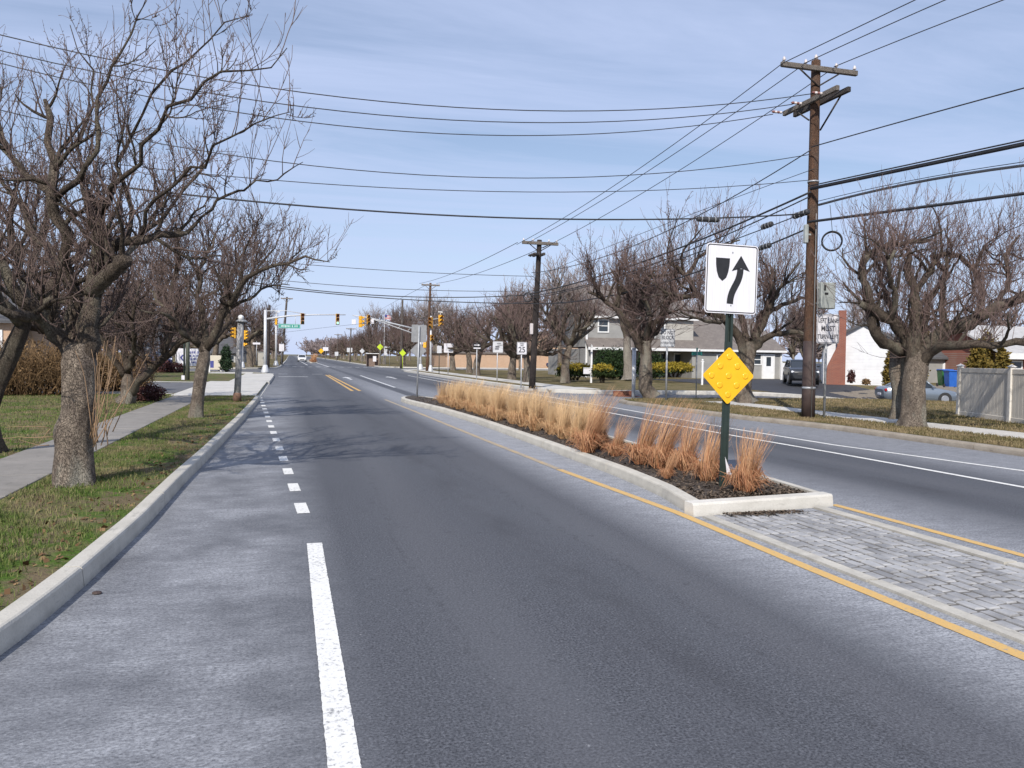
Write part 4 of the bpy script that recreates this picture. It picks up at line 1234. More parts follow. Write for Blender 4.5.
for (px, dd, sc, k, lab) in [(560, 62, 0.88, 0, 'tall wispy bare tree right behind the nearer leaning utility pole'), (592, 78, 0.95, 1, 'tall wispy bare tree at the left corner of the grey house'),
                             (520, 88, 0.85, 1, 'tall thin bare tree behind the speed limit sign, near the tan brick hall'), (806, 80, 0.72, 1, 'tall bare tree behind the parked black car'),
                             (700, 92, 0.9, 0, 'tall bare tree rising over the roof of the grey house'), (985, 70, 0.8, 1, 'tall bare tree behind the garage at far right'),
                             (860, 85, 0.85, 0, 'tall bare tree behind the white house')]:
    p = AT(px, 372, dd)
    put(tall[k], p[0], p[1], rng.uniform(0, 6.28), sc, lab, 0, 'tall bare trees of the far grove')
lab_l = 'bare tree in the left-hand row beyond the intersection, {} one along'
for i in range(16):
    y = 108 + i * 12 + rng.uniform(-3, 3)
    x = -4.6 - (7 if i % 3 == 1 else 0) + rng.uniform(-1.2, .8)
    put(kinds[(i + 1) % 3], x, y, rng.uniform(0, 6.28), rng.uniform(1.15, 1.6), lab_l.format(ordinal(i)))
for i, (px, dd, sc, k) in enumerate([(40, 60, 1.5, 0), (95, 75, 1.6, 1), (160, 85, 1.5, 2), (215, 95, 1.6, 0), (10, 48, 1.3, 1), (60, 42, 1.2, 2), (112, 52, 1.2, 0), (250, 88, 1.35, 1)]):
    p = AT(px, 368, dd)
    put(kinds[k], p[0], p[1], rng.uniform(0, 6.28), sc, 'bare tree in the thicket far behind the left pavement trees, {} of these'.format(ordinal(i)), 0.1, 'bare trees behind the left lawn')

def far_wood(label, spots, seed):
    rng = np.random.default_rng(seed); g = MB()
    for (x, y, h) in spots:
        n = 26
        st = np.tile([[x, y, 0.0]], (n, 1)); P, Rr = grow(rng, st + np.array([0, 0, 1.0]) * h * rng.uniform(.15, .35, n)[:, None], np.stack([rng.normal(0, .6, n), rng.normal(0, .6, n), np.ones(n)], 1), h * rng.uniform(.4, .75, n), np.full(n, .22), np.full(n, .12), 4, .16, .03)
        g.tubes(np.array([[(x, y, 0), (x, y, h * .35)]]), np.array([[.3, .2]]), 5, 0)
        g.tubes(P, Rr, 3, 0, col=rng.uniform(0, 1, n))
        s, d, pr = sprout(rng, P, Rr, 12, .1, 1, .6, .3, .4)
        P, Rr = grow(rng, s, d, h * rng.uniform(.08, .2, len(s)), np.full(len(s), .014 * h), np.full(len(s), .010 * h), 2, .2, .05)
        g.tubes(P, Rr, 3, 0, cap=False, col=rng.uniform(0, 1, len(s)))
    tag(g.build('woodland', M_FARTW), label, 'woodland', kind='stuff')
M_FARTW = vary_mat('distant_twigs', (0.17, 0.135, 0.135), (0.30, 0.25, 0.245), 0.9)
rng = np.random.default_rng(91)
spots = [(rng.uniform(-330, 420), rng.uniform(560, 720), rng.uniform(9, 15)) for i in range(150)] + [(rng.uniform(-16, -3.5), y, rng.uniform(7, 11)) for y in range(310, 700, 16)] + [(rng.uniform(17, 30), y, rng.uniform(7, 11)) for y in range(335, 700, 12)] + [(rng.uniform(-120, -16), rng.uniform(150, 320), rng.uniform(8, 13)) for i in range(46)] + [(rng.uniform(60, 260), rng.uniform(110, 330), rng.uniform(9, 14)) for i in range(60)]
far_wood('hazy mass of distant bare trees closing the end of the road', spots, 92)

# ================================================================== poles and wires
M_POLE = mat_bark('pole_wood', (0.20, 0.115, 0.075), (0.115, 0.068, 0.048), (0.155, 0.11, 0.085), 14)
M_POLEG = mat_bark('grey_pole_wood', (0.155, 0.130, 0.115), (0.085, 0.072, 0.065), (0.19, 0.165, 0.15), 14)
M_POLED = mat_bark('dark_pole_wood', (0.075, 0.062, 0.058), (0.045, 0.038, 0.036), (0.11, 0.09, 0.08), 14)
M_TAR = simple('creosote', (0.035, 0.022, 0.020), (0.060, 0.038, 0.032), 5, 0.7)
M_ARM = mat_bark('arm_wood', (0.34, 0.30, 0.26), (0.22, 0.19, 0.165), (0.28, 0.25, 0.22), 16)
M_ARMD = mat_bark('dark_arm_wood', (0.16, 0.14, 0.13), (0.09, 0.08, 0.075), (0.13, 0.12, 0.11), 16)
M_GALV = simple('galvanised_steel', (0.40, 0.41, 0.42), (0.30, 0.31, 0.325), 14, 0.5, 0.35)
M_DULL = simple('dull_aluminium', (0.30, 0.305, 0.31), (0.24, 0.245, 0.25), 10, 0.6, 0.2)
M_PORC = simple('porcelain', (0.62, 0.57, 0.55), (0.50, 0.45, 0.44), 8, 0.3)
M_BRN = simple('brown_porcelain', (0.16, 0.055, 0.045), (0.22, 0.09, 0.075), 8, 0.3)
M_CABLE = simple('cable_sheath', (0.018, 0.018, 0.020), (0.035, 0.035, 0.038), 3, 0.6)
M_CABLEG = simple('grey_cable', (0.16, 0.155, 0.15), (0.22, 0.215, 0.21), 3, 0.6)
M_GREY = simple('weathered_box', (0.34, 0.365, 0.35), (0.26, 0.28, 0.27), 6, 0.6)

def insulator(mb, p, d=(0, 0, 1), s=1.0, mat=0):
    d = nrm(np.array(d, float)); p = np.array(p, float)
    for k, r in ((0.0, .028), (0.045, .052), (0.06, .03), (0.095, .050), (0.11, .022), (0.15, .034)):
        pass
    pts = np.array([p + d * k * s for k in (0, 0.04, 0.05, 0.075, 0.085, 0.115, 0.125, 0.16)])
    mb.tube(pts, np.array([.02, .022, .052, .056, .028, .05, .03, .022]) * s, 10, mat)

B = G(808, 418, 0.118); DP = float((B - CAM_POS) @ CF)
P1 = thing('utility_pole', 'tall brown wooden utility pole with crossarm and double arms, on the right verge', 'utility pole', B, group='wooden utility poles')
def pl(px, py, d=DP): return AT(px, py, d) - B
top = pl(816, 61)
g = MB(); g.tube([top * t for t in np.linspace(0, 1, 14)], np.linspace(0.165, 0.115, 14), 16)
g.build('pole', M_POLE, P1)
g = MB(); g.tube([top * t + np.array([0, 0, -.0]) for t in np.linspace(0.0, 0.215, 4)], np.linspace(0.170, 0.162, 4), 16); g.build('tarred_base', M_TAR, P1)
ax = top * (1 - 0.028)
g = MB(); g.bbox(ax + np.array([0.0, -0.16, 0.0]), (2.28, 0.10, 0.13), 0.012); arm = g.build('crossarm', M_ARM, P1)
g = MB()
for dx in (-1.06, -0.42, 0.50, 1.06):
    g = MB(); insulator(g, ax + np.array([dx, -0.16, 0.06]), s=0.85); g.build('insulator', M_PORC, arm)
g = MB(); insulator(g, top); g.build('insulator', M_PORC, P1)
g = MB()
for s in (-1, 1): g.tube([ax + np.array([s * 0.62, -0.17, -0.05]), top * (1 - 0.075) + np.array([0, -0.12, 0])], 0.022, 6)
g.build('arm_brace', M_ARMD, P1)
dz = pl(813, 102); bz = top * (dz[2] / top[2])
arms = []
for s in (-1, 1):
    g = MB(); g.bbox(bz + np.array([s * 0.165, 0.0, 0.0]), (0.10, 2.25, 0.13), 0.012); arms.append(g.build('double_arm', M_ARM if s < 0 else M_ARMD, P1))
DEADENDS = []
for dy in (1.12, 0.30, -0.55):
    p = bz + np.array([-0.17 if dy < 1 else -.21, dy, 0.03]); g = MB()
    for k in range(4): insulator(g, p + np.array([-0.075 * k, 0, 0]), (-1, 0, -0.05), 0.7, k % 2)
    g.build('strain_insulator', [M_PORC, M_BRN], arms[0])
    DEADENDS.append(B + p + np.array([-0.30, 0, -0.02]))
g = MB(); g.tube([bz + np.array([0.2, -0.75, -0.05]), bz + np.array([0.1, -0.1, -0.75])], 0.025, 6); g.tube([bz + np.array([-0.2, 0.6, -0.05]), bz + np.array([-0.1, 0.1, -0.45])], 0.022, 6); g.build('arm_brace', M_ARMD, P1)
g = MB(); q = pl(826, 296); g.bbox(np.array([0.40, -0.05, q[2]]), (0.44, 0.24, 0.68), 0.02); g.box(np.array([0.17, -0.05, q[2] + 0.2]), (0.12, 0.06, 0.05)); g.box(np.array([0.17, -0.05, q[2] - 0.2]), (0.12, 0.06, 0.05)); bx_ = g.build('equipment_box', M_GREY, P1)
g = MB(); g.box(np.array([0.33, -0.175, q[2] + 0.05]), (0.10, 0.02, 0.05)); g.box(np.array([0.28, -0.175, q[2] + 0.2]), (0.05, 0.02, 0.14)); g.build('latch', M_CABLE, bx_)
g = MB(); q = pl(806, 236); g.bbox(np.array([-0.28, -0.1, q[2]]), (0.10, 0.12, 0.48), 0.02); g.box(np.array([-0.18, -0.06, q[2]]), (0.14, 0.04, 0.04)); g.build('terminal_box', M_GREY, P1)
g = MB(); q = pl(812, 388)[2]; g.tube([top * ((q - .03) / top[2]), top * ((q + .03) / top[2])], 0.172, 16); g.build('steel_band', M_GALV, P1); g = MB(); q = pl(813, 182)[2]; g.tube([top * ((q - .02) / top[2]), top * ((q + .02) / top[2])], 0.148, 16); g.build('steel_band', M_GALV, P1)
g = MB(); q = pl(810, 300)[2]
g.tube(np.array([[0.05, -0.17, q + .5], [0.06, -0.19, q], [0.05, -0.19, q - .25], [0.12, -0.2, q - .38], [0.22, -0.16, q - .35]]), 0.018, 6)
g.tube(np.array([[-0.02, -0.15, q + 2.2], [-0.02, -0.165, q], [-0.03, -0.178, 0.0]]), 0.012, 5)
g.build('conduit', M_CABLEG, P1)

def simple_pole(label, base, topp, r, arm_w, mat, armmat=None, arm_px=0.0, parent_arm=True, armdir=(1, 0, 0)):
    base = np.array(base); t = thing('utility_pole', label, 'utility pole', base, group='wooden utility poles')
    v = np.array(topp) - base
    g = MB(); g.tube([v * k for k in np.linspace(0, 1, 8)], np.linspace(r, r * 0.72, 8), 12); g.build('pole', mat, t)
    if arm_w:
        a = v * 0.975; rz = math.atan2(armdir[1], armdir[0])
        g = MB(); g.bbox(a + np.array([0, -r, 0]), (arm_w, 0.11, 0.14), 0.012, rz); am = g.build('crossarm', armmat or M_ARM, t)
        n = nrm(np.array(armdir, float))
        for k in (-0.46, -0.2, 0.24, 0.46):
            g = MB(); insulator(g, a + np.array([0, -r, 0.06]) + n * arm_w * k, s=0.85); g.build('insulator', M_PORC, am)
        g = MB()
        for k in (-0.3, 0.3): g.tube([a + np.array([0, -r, -.05]) + n * arm_w * k, v * 0.92], 0.022, 5)
        g.build('arm_brace', M_ARMD, t)
    return t, base, v
b2 = G(532.0, 388.5, 0.15); D2p = float((b2 - CAM_POS) @ CF)
P2, b2, v2 = simple_pole('leaning dark utility pole with pale crossarm beside the side street corner', b2, AT(539.5, 240, D2p), 0.155, 1.75, M_POLED, M_ARM)
g = MB(); q = v2 * 0.90
for s in (-1, 1): g.bbox(q + np.array([s * 0.13, 0, 0]), (0.1, 0.9, 0.12), 0.012)
for dy in (-.35, 0, .35): insulator(g, q + np.array([-0.2, dy, 0.0]), (-1, 0, 0), 1.3)
g.build('double_arm', M_ARMD, P2)
g = MB(); q = v2 * 0.40; g.bbox(q + np.array([-0.2, -0.1, 0]), (0.14, 0.14, 0.5), 0.02); g.build('equipment_box', M_PORC, P2)
P3, b3, v3 = simple_pole('brown utility pole with crossarm at the intersection, right of the signal posts', AT(427, 372.5, 76), AT(430.5, 283, 76), 0.15, 1.75, M_POLE)
P4, b4, v4 = simple_pole('utility pole without crossarm behind the yellow-green crossing sign', AT(401, 368.5, 92), AT(402.5, 300, 92), 0.16, 0, M_POLEG)
P5, b5, v5 = simple_pole('pale utility pole with crossarm at the far left corner of the intersection', AT(281.5, 364.5, 104), AT(287, 297, 104), 0.17, 1.5, M_POLEG)
P6, b6, v6 = simple_pole('brown utility pole without crossarm behind the left signal mast', AT(268, 368, 80), AT(269.5, 305, 80), 0.15, 0, M_POLED)
for i, (px, d, yt) in enumerate(((412 - 62, 150, 328), (337, 205, 334), (330, 270, 338))):
    bb = AT(px, 354 + 1.5 * 800 / d, d)
    simple_pole('distant utility pole with crossarm in the right-hand row, {} beyond the intersection'.format(ordinal(i)), bb, AT(px + 1, yt, d), 0.16, 1.8, M_POLEG)

WG = 'overhead wires'
def wire(label, A, Bp, pix, s0, s1, r, mat=None, group=WG, n=36, name='overhead_wire', pin=None):
    """a sagging wire in the upright plane through ground points A and Bp. pix: image points it passes; s runs 0 at A to 1 at Bp."""
    A, Bp = np.array(A[:2], float), np.array(Bp[:2], float)
    d = Bp - A; nv = np.array([-d[1], d[0], 0.0]); A3 = np.array([A[0], A[1], 0.0])
    S, Z = [], []
    for q in pix:
        rr = ray(*q); t = ((A3 - CAM_POS) @ nv) / (rr @ nv); p = CAM_POS + rr * t
        S.append(((p[:2] - A) @ d) / (d @ d)); Z.append(p[2])
    for q in (pin or []):
        S.append(((np.array(q[:2]) - A) @ d) / (d @ d)); Z.append(q[2])
    c = np.polyfit(S, Z, 2 if len(S) > 2 else 1)
    s = np.linspace(s0, s1, n)
    pts = np.column_stack([A[0] + d[0] * s, A[1] + d[1] * s, np.polyval(c, s)])
    g = MB(); g.tube(pts, r, 6)
    o = g.build(name, mat or M_CABLE); tag(o, label, 'overhead wire', group)
    return o, c, (A, d)

# across the road from the near pole to the left
De = DEADENDS
wire('topmost of three power wires crossing the road to the double arms', De[2], De[2] + np.array([-10, 0, 0]), [(0, 35), (340, 97), (512, 109), (700, 108)], 0.0, 2.9, 0.011, pin=[De[2]] * 2)
wire('middle of three power wires crossing the road to the double arms', De[1], De[1] + np.array([-10, 0, 0]), [(0, 51), (340, 110), (512, 121.5), (700, 119)], 0.0, 2.9, 0.011, pin=[De[1]] * 2)
wire('lowest of three power wires crossing the road to the double arms', De[0], De[0] + np.array([-10, 0, 0]), [(0, 64), (340, 124), (512, 134.5), (700, 131)], 0.0, 2.9, 0.011, pin=[De[0]] * 2)
O1 = B + np.array([-0.15, 0, 0])
wire('thin grey wire crossing the road just below the power wires', O1, O1 + np.array([-10, 0.6, 0]), [(195, 150), (340, 168), (512, 178), (640, 175), (800, 156)], 0.0, 2.9, 0.010)
wire('thin wire crossing the road second above the thick telephone cable', O1, O1 + np.array([-10, 0.3, 0]), [(180, 172), (340, 184), (512, 192), (700, 189), (806, 180)], 0.0, 2.9, 0.009)
wc, cc, (wa, wd) = wire('thick black telephone cable crossing the road with a splice case near the pole', O1, O1 + np.array([-10, 0.2, 0]), [(140, 190), (340, 208), (512, 217), (690, 221), (800, 213)], 0.0, 2.9, 0.019)
def splice(label, p, d, L, r, name='splice_case'):
    p = np.array(p); d = nrm(np.array(d, float))
    t = thing(name, label, 'cable splice', p, group='cable splice cases')
    g = MB(); g.tube([d * L * k for k in (-.5, -.46, -.42, .42, .46, .5)], [r * .5, r * .95, r, r, r * .95, r * .5], 10); g.build('case', M_CABLE, t)
    for k in (-.3, 0, .3):
        g = MB(); g.tube([d * L * (k - .02), d * L * (k + .02)], r * 1.12, 10); g.build('clamp', M_DULL, t)
s_ = 0.285; splice('black splice case on the cable crossing the road, left above the keep right sign', (wa[0] + wd[0] * s_, wa[1] + wd[1] * s_, np.polyval(cc, s_) - 0.03), (1, 0, 0.02), 0.62, 0.065)

# along the road: near pole to the dark pole, and back over the camera's right shoulder
def along(label, dx, pix_l, pix_r, r, mat=None, r2=None, zpin=None, far=1.0):
    a = B + np.array([dx, 0, 0]); e = b2 + np.array([dx * 0.85, 0, 0])
    if pix_l: wire(label + ', from near pole to dark pole', a, e, pix_l, 0.0, far, r, mat)
    if pix_r: wire(label + ', from near pole past right edge', a, a + (a - e), pix_r, 0.0, 1.35, r2 or r, mat)
along('power wire on the left end of the near crossarm', -0.99, [(780, 65), (740, 96), (640, 168), (527, 239)], [(781, 64), (831, 40), (915, 0)], 0.011)
along('power wire on the inner left of the crossarm', -0.42, [(801, 66), (740, 110), (660, 163), (533, 240)], [(801, 65), (855, 40), (945, 0)], 0.011)
along('power wire on the right half of the near crossarm', 0.50, [(836, 66), (740, 132), (660, 182), (557, 241)], [(836, 66), (900, 40), (1003, 0)], 0.011)
along('black secondary wire attached below the double arms', -0.12, [(811, 149), (764, 180), (691, 219), (640, 243), (547, 271)], [(815, 146), (900, 122), (1024, 88)], 0.014)
along('thick upper telephone cable bundle', -0.1, [(811, 190), (740, 226), (660, 255), (600, 275), (545, 291)], [(814, 188), (900, 170), (1024, 144)], 0.026, None, 0.045)
along('second telephone cable lashed under the upper bundle', -0.16, [(808, 196), (740, 231), (660, 261), (588, 284), (540, 295)], [(814, 185), (900, 166.5), (1024, 140)], 0.017, None, 0.016)
along('pale grey double cable below the upper bundle', 0.15, None, [(822, 205), (850, 195), (935, 180), (1024, 165)], 0.02, M_CABLEG, 0.03)
along('thin service wire beside the pale grey cable', 0.12, None, [(822, 201), (850, 192), (935, 177), (1024, 161.5)], 0.008)
along('lowest thick black telephone cable', -0.14, [(808, 226), (770, 246), (740, 258), (660, 283), (594, 298), (547, 304)], [(816, 221), (900, 210), (1024, 193.5)], 0.022, None, 0.034)
along('middle telephone cable with a splice case near the pole', -0.2, [(806, 212), (767, 226), (740, 239), (700, 253), (600, 282), (541, 297)], None, 0.014)
along('curving drop wire', 0.0, [(812, 172), (740, 192), (640, 236), (547, 272)], None, 0.008)
for lab, px, L, r in (('grey splice case next to the near pole, left side', (801, 214), 0.55, 0.075), ('dark splice case on the middle cable, right of the keep right sign', (767, 225.5), 0.42, 0.075), ('dark splice case on the lowest cable, above the right edge of the keep right sign', (765, 246.5), 0.45, 0.07)):
    a = B + np.array([-0.17, 0, 0]); d = (b2 - B); nv = np.array([-d[1], d[0], 0]); rr = ray(*px); p = CAM_POS + rr * (((a - CAM_POS) @ nv) / (rr @ nv))
    splice(lab, p, (d[0], d[1], -1.6), L, r)
# beyond the dark pole
for lab, dx0, dx1, p0, pm, p1 in (('power wire from the left of the dark pole crossarm onward to the intersection', -0.8, -0.8, (524, 239), (470, 266), (422, 283)), ('power wire from the right of the dark pole crossarm onward to the intersection', 0.8, 0.8, (557, 241), (490, 269), (439, 283)),
                                   ('telephone cable from the dark pole onward to the intersection', 0, 0, (535, 300), (475, 308), (428, 313))):
    wire(lab, b2 + np.array([dx0, 0, 0]), b3 + np.array([dx1, 0, 0]), [p0, pm, p1], 0, 1.0, 0.014)
wire('far power wire running on beyond the intersection on the right', b3, b3 + (b3 - b2) * 2, [(428, 284), (380, 310), (351, 330)], 0, 0.98, 0.016)
for lab, pix, r in (('upper thin far wire from the dark pole across to the left', [(180, 252), (325, 266), (414, 272), (520, 276)], 0.013), ('second thin far wire from the dark pole across to the left', [(240, 276), (300, 282), (419, 290), (526, 291)], 0.013),
                    ('upper of two thick far cables crossing to the left', [(230, 279), (300, 288.5), (386, 296), (526, 295)], 0.022), ('lower of two thick far cables crossing to the left', [(230, 282), (300, 290.5), (414, 300), (528, 303.5)], 0.022)):
    wire(lab, b2, b2 + np.array([-10, 1.4, 0]), pix, 0.0, 3.2, r)
wire('thin span wire high over the intersection between left and right signals', b6, b3, [(272, 334), (330, 327), (424, 318)], 0.0, 1.0, 0.012)

def coil(label, p, r, tr, turns, axis, name='cable_coil'):
    rng = np.random.default_rng(int(r * 1000)); p = np.array(p)
    a = np.linspace(0, 2 * PI * turns, 28 * turns)
    u = nrm(np.cross(axis, (0, 0, 1))); w = np.array((0, 0, 1.0))
    rr = r * (1 + 0.04 * np.sin(a * 0.37)); of = 0.03 * np.sin(a * 0.61)
    pts = u * (np.cos(a) * rr)[:, None] + w * (np.sin(a) * rr)[:, None] + np.array(axis) * of[:, None]
    g = MB(); g.tube(pts, tr, 6); o = g.build(name, M_CABLE, None, Vector([float(q) for q in p])); tag(o, label, 'cable coil', 'spare cable coils')
    return o
cp = AT(832, 241, DP - 0.6); coil('black ring of spare cable hanging right of the near pole', cp, 0.235, 0.017, 4, (0.6, 0.8, -0.1))
g = MB(); g.tube(np.array([cp + np.array([0, 0, .24]), AT(832, 228, DP - .6), AT(830, 205, DP - .6)]), 0.008, 5); tag(g.build('hanger_wire', M_CABLE), 'short wire holding the cable ring beside the near pole', 'overhead wire')
coil('tangled black cable coil just left of the leaning dark pole', AT(528, 297, D2p - .2), 0.20, 0.030, 5, (0.5, 0.85, 0.0))
coil('smaller thin cable ring further left of the leaning dark pole', AT(509.5, 298, D2p + .5), 0.15, 0.012, 3, (0.5, 0.85, 0.0))

# ================================================================== signs
M_SIGNW = NT('sign_white'); _o = M_SIGNW.coord('Object', (60, 1, 1.2)); M_SIGNW = M_SIGNW.base(M_SIGNW.mix(M_SIGNW.rng(M_SIGNW.noise(_o, 1.0, 3), 0.4, 0.6), (0.72, 0.71, 0.735), (0.64, 0.63, 0.66)), 0.45)
M_SIGNG = simple('sign_grey_white', (0.60, 0.61, 0.63), (0.50, 0.51, 0.53), 4, 0.5)
M_BLACK = simple('sign_black', (0.012, 0.012, 0.013), (0.022, 0.022, 0.024), 10, 0.5)
M_FADED = simple('faded_legend', (0.05, 0.05, 0.06), (0.10, 0.10, 0.12), 30, 0.6)
M_BLUE = simple('sign_blue', (0.05, 0.06, 0.22), (0.07, 0.08, 0.28), 10, 0.5)
M_YEL = simple('object_marker_yellow', (0.78, 0.44, 0.008), (0.74, 0.40, 0.006), 5, 0.5)
M_AMB = simple('amber_reflector', (0.80, 0.36, 0.008), (0.86, 0.48, 0.02), 40, 0.25)
M_GREEN = simple('green_post_paint', (0.014, 0.025, 0.021), (0.022, 0.036, 0.030), 12, 0.55)
M_STGREEN = simple('street_sign_green', (0.03, 0.25, 0.20), (0.05, 0.30, 0.25), 6, 0.5)
M_FYG = simple('fluorescent_yellow_green', (0.52, 0.66, 0.03), (0.45, 0.60, 0.03), 8, 0.5)
M_LIGHTP = simple('pale_steel', (0.56, 0.57, 0.58), (0.46, 0.47, 0.49), 8, 0.5, 0.1)

X_, Z_ = np.array([1.0, 0, 0]), np.array([0, 0, 1.0])
def plate(mb, c, w, h, r=0.03, th=0.006, mat=0, diamond=False, U=X_):
    V = Z_
    poly = rrect(w, h, r)
    if diamond:
        s = math.sqrt(0.5); poly = [((a - b) * s, (a + b) * s) for a, b in poly]
    mb.prism(poly, c, U, V, -th, mat)
    return poly

# keep right sign and yellow diamond on one green post in the median
Bs = G(722, 486, 0.15); Ds = float((Bs - CAM_POS) @ CF)
K = thing('keep_right_sign', 'white keep right sign above a yellow reflector diamond on a green post', 'road sign', Bs, tilt=(0, R_(1.0)))
def kl(px, py): return AT(px, py, Ds) - Bs
ztop = kl(730, 250)[2]
g = MB()
for (x0, y0, w, d) in ((0, 0.012, 0.034, 0.006), (-0.022, -0.006, 0.006, 0.034), (0.022, -0.006, 0.006, 0.034), (-0.036, -0.022, 0.026, 0.006), (0.036, -0.022, 0.026, 0.006)):
    g.box((x0, y0, ztop / 2 - .05), (w, d, ztop + 0.1))
g.box((0, 0.0, ztop * 0.30), (0.05, 0.05, ztop * 0.62))
g.build('post', M_GREEN, K)
g = MB(); g.prism([(0, 0), (0.10, -0.22), (0.03, -0.20)], (0.0, -0.045, kl(722, 458)[2] + 0.02), X_, Z_, -0.004)
g.build('tape_flag', M_SIGNW, K)
SW, SH = 0.66, 0.785
cz = kl(730, 280)[2]; cO = np.array([-0.005, -0.045, cz])
g = MB(); plate(g, cO, SW, SH, 0.04); pan = g.build('panel', [M_SIGNW], K)
g = MB()
frame_band(g, rrect(SW - 0.022, SH - 0.022, 0.032), rrect(SW - 0.044, SH - 0.044, 0.024), cO, X_, Z_, 0.0015)
g.build('border', M_BLACK, pan)
def sgn(px, py):     # photo pixel -> panel coordinates
    return ((px - 730) / 52.0 * SW, (280 - py) / 71.0 * SH)
Q = cO + np.array([0, -0.002, 0])
sh = [(713.5, 259), (727.5, 259), (727.3, 266), (726.3, 273), (724.4, 279), (720.6, 282.6), (716.8, 279), (714.8, 273), (713.8, 266)]
g = MB(); g.prism([sgn(*p) for p in sh][::-1], Q, X_, Z_, -0.001)
def bez(p0, p1, p2, p3, n=10):
    t = np.linspace(0, 1, n)[:, None]; p0, p1, p2, p3 = map(np.array, (p0, p1, p2, p3))
    return (1 - t) ** 3 * p0 + 3 * (1 - t) ** 2 * t * p1 + 3 * (1 - t) * t * t * p2 + t ** 3 * p3
path = np.array(list(bez((729.0, 305.5), (729.0, 288), (738.4, 286), (738.4, 269), 12)))
pts = np.array([sgn(*p) for p in path]); t = nrm(np.gradient(pts, axis=0)); nv = np.stack([-t[:, 1], t[:, 0]], 1) * 0.041
left, right = pts + nv, pts - nv
Nn = len(pts)
v = np.concatenate([left, right]); P3d = Q + v[:, :1] * X_ + v[:, 1:2] * Z_
g.raw(P3d, [(i, i + 1, Nn + i + 1, Nn + i) for i in range(Nn - 1)])
g.prism([sgn(*p) for p in ((738.6, 255.5), (748.0, 271.5), (739.0, 268.5), (729.6, 272))][::-1], Q, X_, Z_, -0.001)
g.build('keep_right_symbol', M_BLACK, pan)
g = MB()
for dz in (0.3, -0.3): g.tube([cO + np.array([0, 0.0, dz]), cO + np.array([0, -0.005, dz])], 0.009, 8)
g.build('bolts', M_GALV, pan)
dO = np.array([-0.0, -0.05, kl(726, 375.5)[2]])
g = MB(); plate(g, dO, 0.47, 0.47, 0.03, diamond=True); dia = g.build('diamond_panel', M_YEL, K)
for i in (-1, 0, 1):
    for j in (-1, 0, 1):
        if (i, j) == (9, 9): continue
        s = math.sqrt(0.5); a, b = i * 0.153, j * 0.153
        c = dO + X_ * (a - b) * s + Z_ * (a + b) * s
        g = MB(); g.tube([c, c + np.array([0, -0.003, 0]), c + np.array([0, -0.006, 0])], [0.038, 0.037, 0.026], 18); g.build('reflector', M_AMB, dia)

def road_sign(name, label, base, top_py, px, depth, panels, post=None, r=0.025, cat='road sign', group='road signs on posts', lean=0.0):
    """panels: list of (px, py, w, h, material, legend(mb, centre), face)"""
    base = np.array(base); t = thing(name, label, cat, base, group=group, tilt=(0, lean))
    zt = (AT(px, top_py, depth) - base)[2]
    g = MB(); g.tube([(0, 0, -0.05), (0, 0, zt)], r, 8); g.build('post', post or M_GALV, t)
    for (qx, qy, w, h, m, leg, dia, side) in panels:
        c = AT(qx, qy, depth) - base
        c = np.array([c[0] * 0.3, -0.05 if side < 0 else 0.05, c[2]])
        g = MB(); plate(g, c if side < 0 else c + np.array([0, 0.0, 0]), w, h, min(w, h) * 0.07, diamond=dia); pn = g.build('panel', m, t)
        if leg:
            g = MB(); mm = leg(g, c + np.array([0, -0.002, 0])); g.build('legend', mm, pn)
    return t

def rows(*ls, border=True, W=0.6, Hh=0.7):
    """ls: (text, z offset, cap height, x squeeze)"""
    def f(g, c):
        for s, z, h, sx in ls: text_mesh(g, s, c + np.array([0, 0, z]), X_, Z_, h, sx=sx, bold=0.03)
        if border: frame_band(g, rrect(W - .03, Hh - .03, .03), rrect(W - .055, Hh - .055, .025), c, X_, Z_, 0.001)
        return M_FADED
    return f
def bars(W, Hh, m, lst):
    def f(g, c):
        for x0, x1, z0, z1 in lst: g.prism([(x0 * W, z0 * Hh), (x1 * W, z0 * Hh), (x1 * W, z1 * Hh), (x0 * W, z1 * Hh)], c, X_, Z_, 0.001)
        return m
    return f
b = G(824, 418, 0.12); d = float((b - CAM_POS) @ CF)
road_sign('lane_control_sign', 'white sign reading LEFT LANE MUST TURN LEFT beside the brown pole', b, 318, 826, d,
          [(826, 329, 0.68, 0.76, M_SIGNW, rows(('LEFT LANE', .21, .11, .80), ('MUST', 0, .13, .9), ('TURN LEFT', -.21, .11, .80), W=.68, Hh=.76), False, -1)], r=0.032)
b = G(666, 401, 0.12); d = float((b - CAM_POS) @ CF)
road_sign('intersection_sign', 'white sign reading DO NOT BLOCK INTERSECTION right of the V-forked tree', b, 329, 666, d,
          [(666, 338, 0.55, 0.64, M_SIGNG, rows(('DO NOT', .18, .125, .8), ('BLOCK', 0.005, .125, .8), ('INTERSECTION', -.18, .075, .78), W=.55, Hh=.64), False, -1)], r=0.036)
b = G(521, 387, 0.15); d = float((b - CAM_POS) @ CF)
road_sign('speed_limit_sign', 'white SPEED LIMIT 25 sign nearest the leaning dark pole', b, 343, 521, d,
          [(521.5, 348.3, 0.50, 0.60, M_SIGNW, rows(('SPEED', .215, .065, .9), ('LIMIT', .125, .065, .9), ('25', -.085, .26, .95), W=.5, Hh=.6), False, -1)], r=0.03, post=M_LIGHTP)
b = G(497, 382, 0.15); d = float((b - CAM_POS) @ CF)
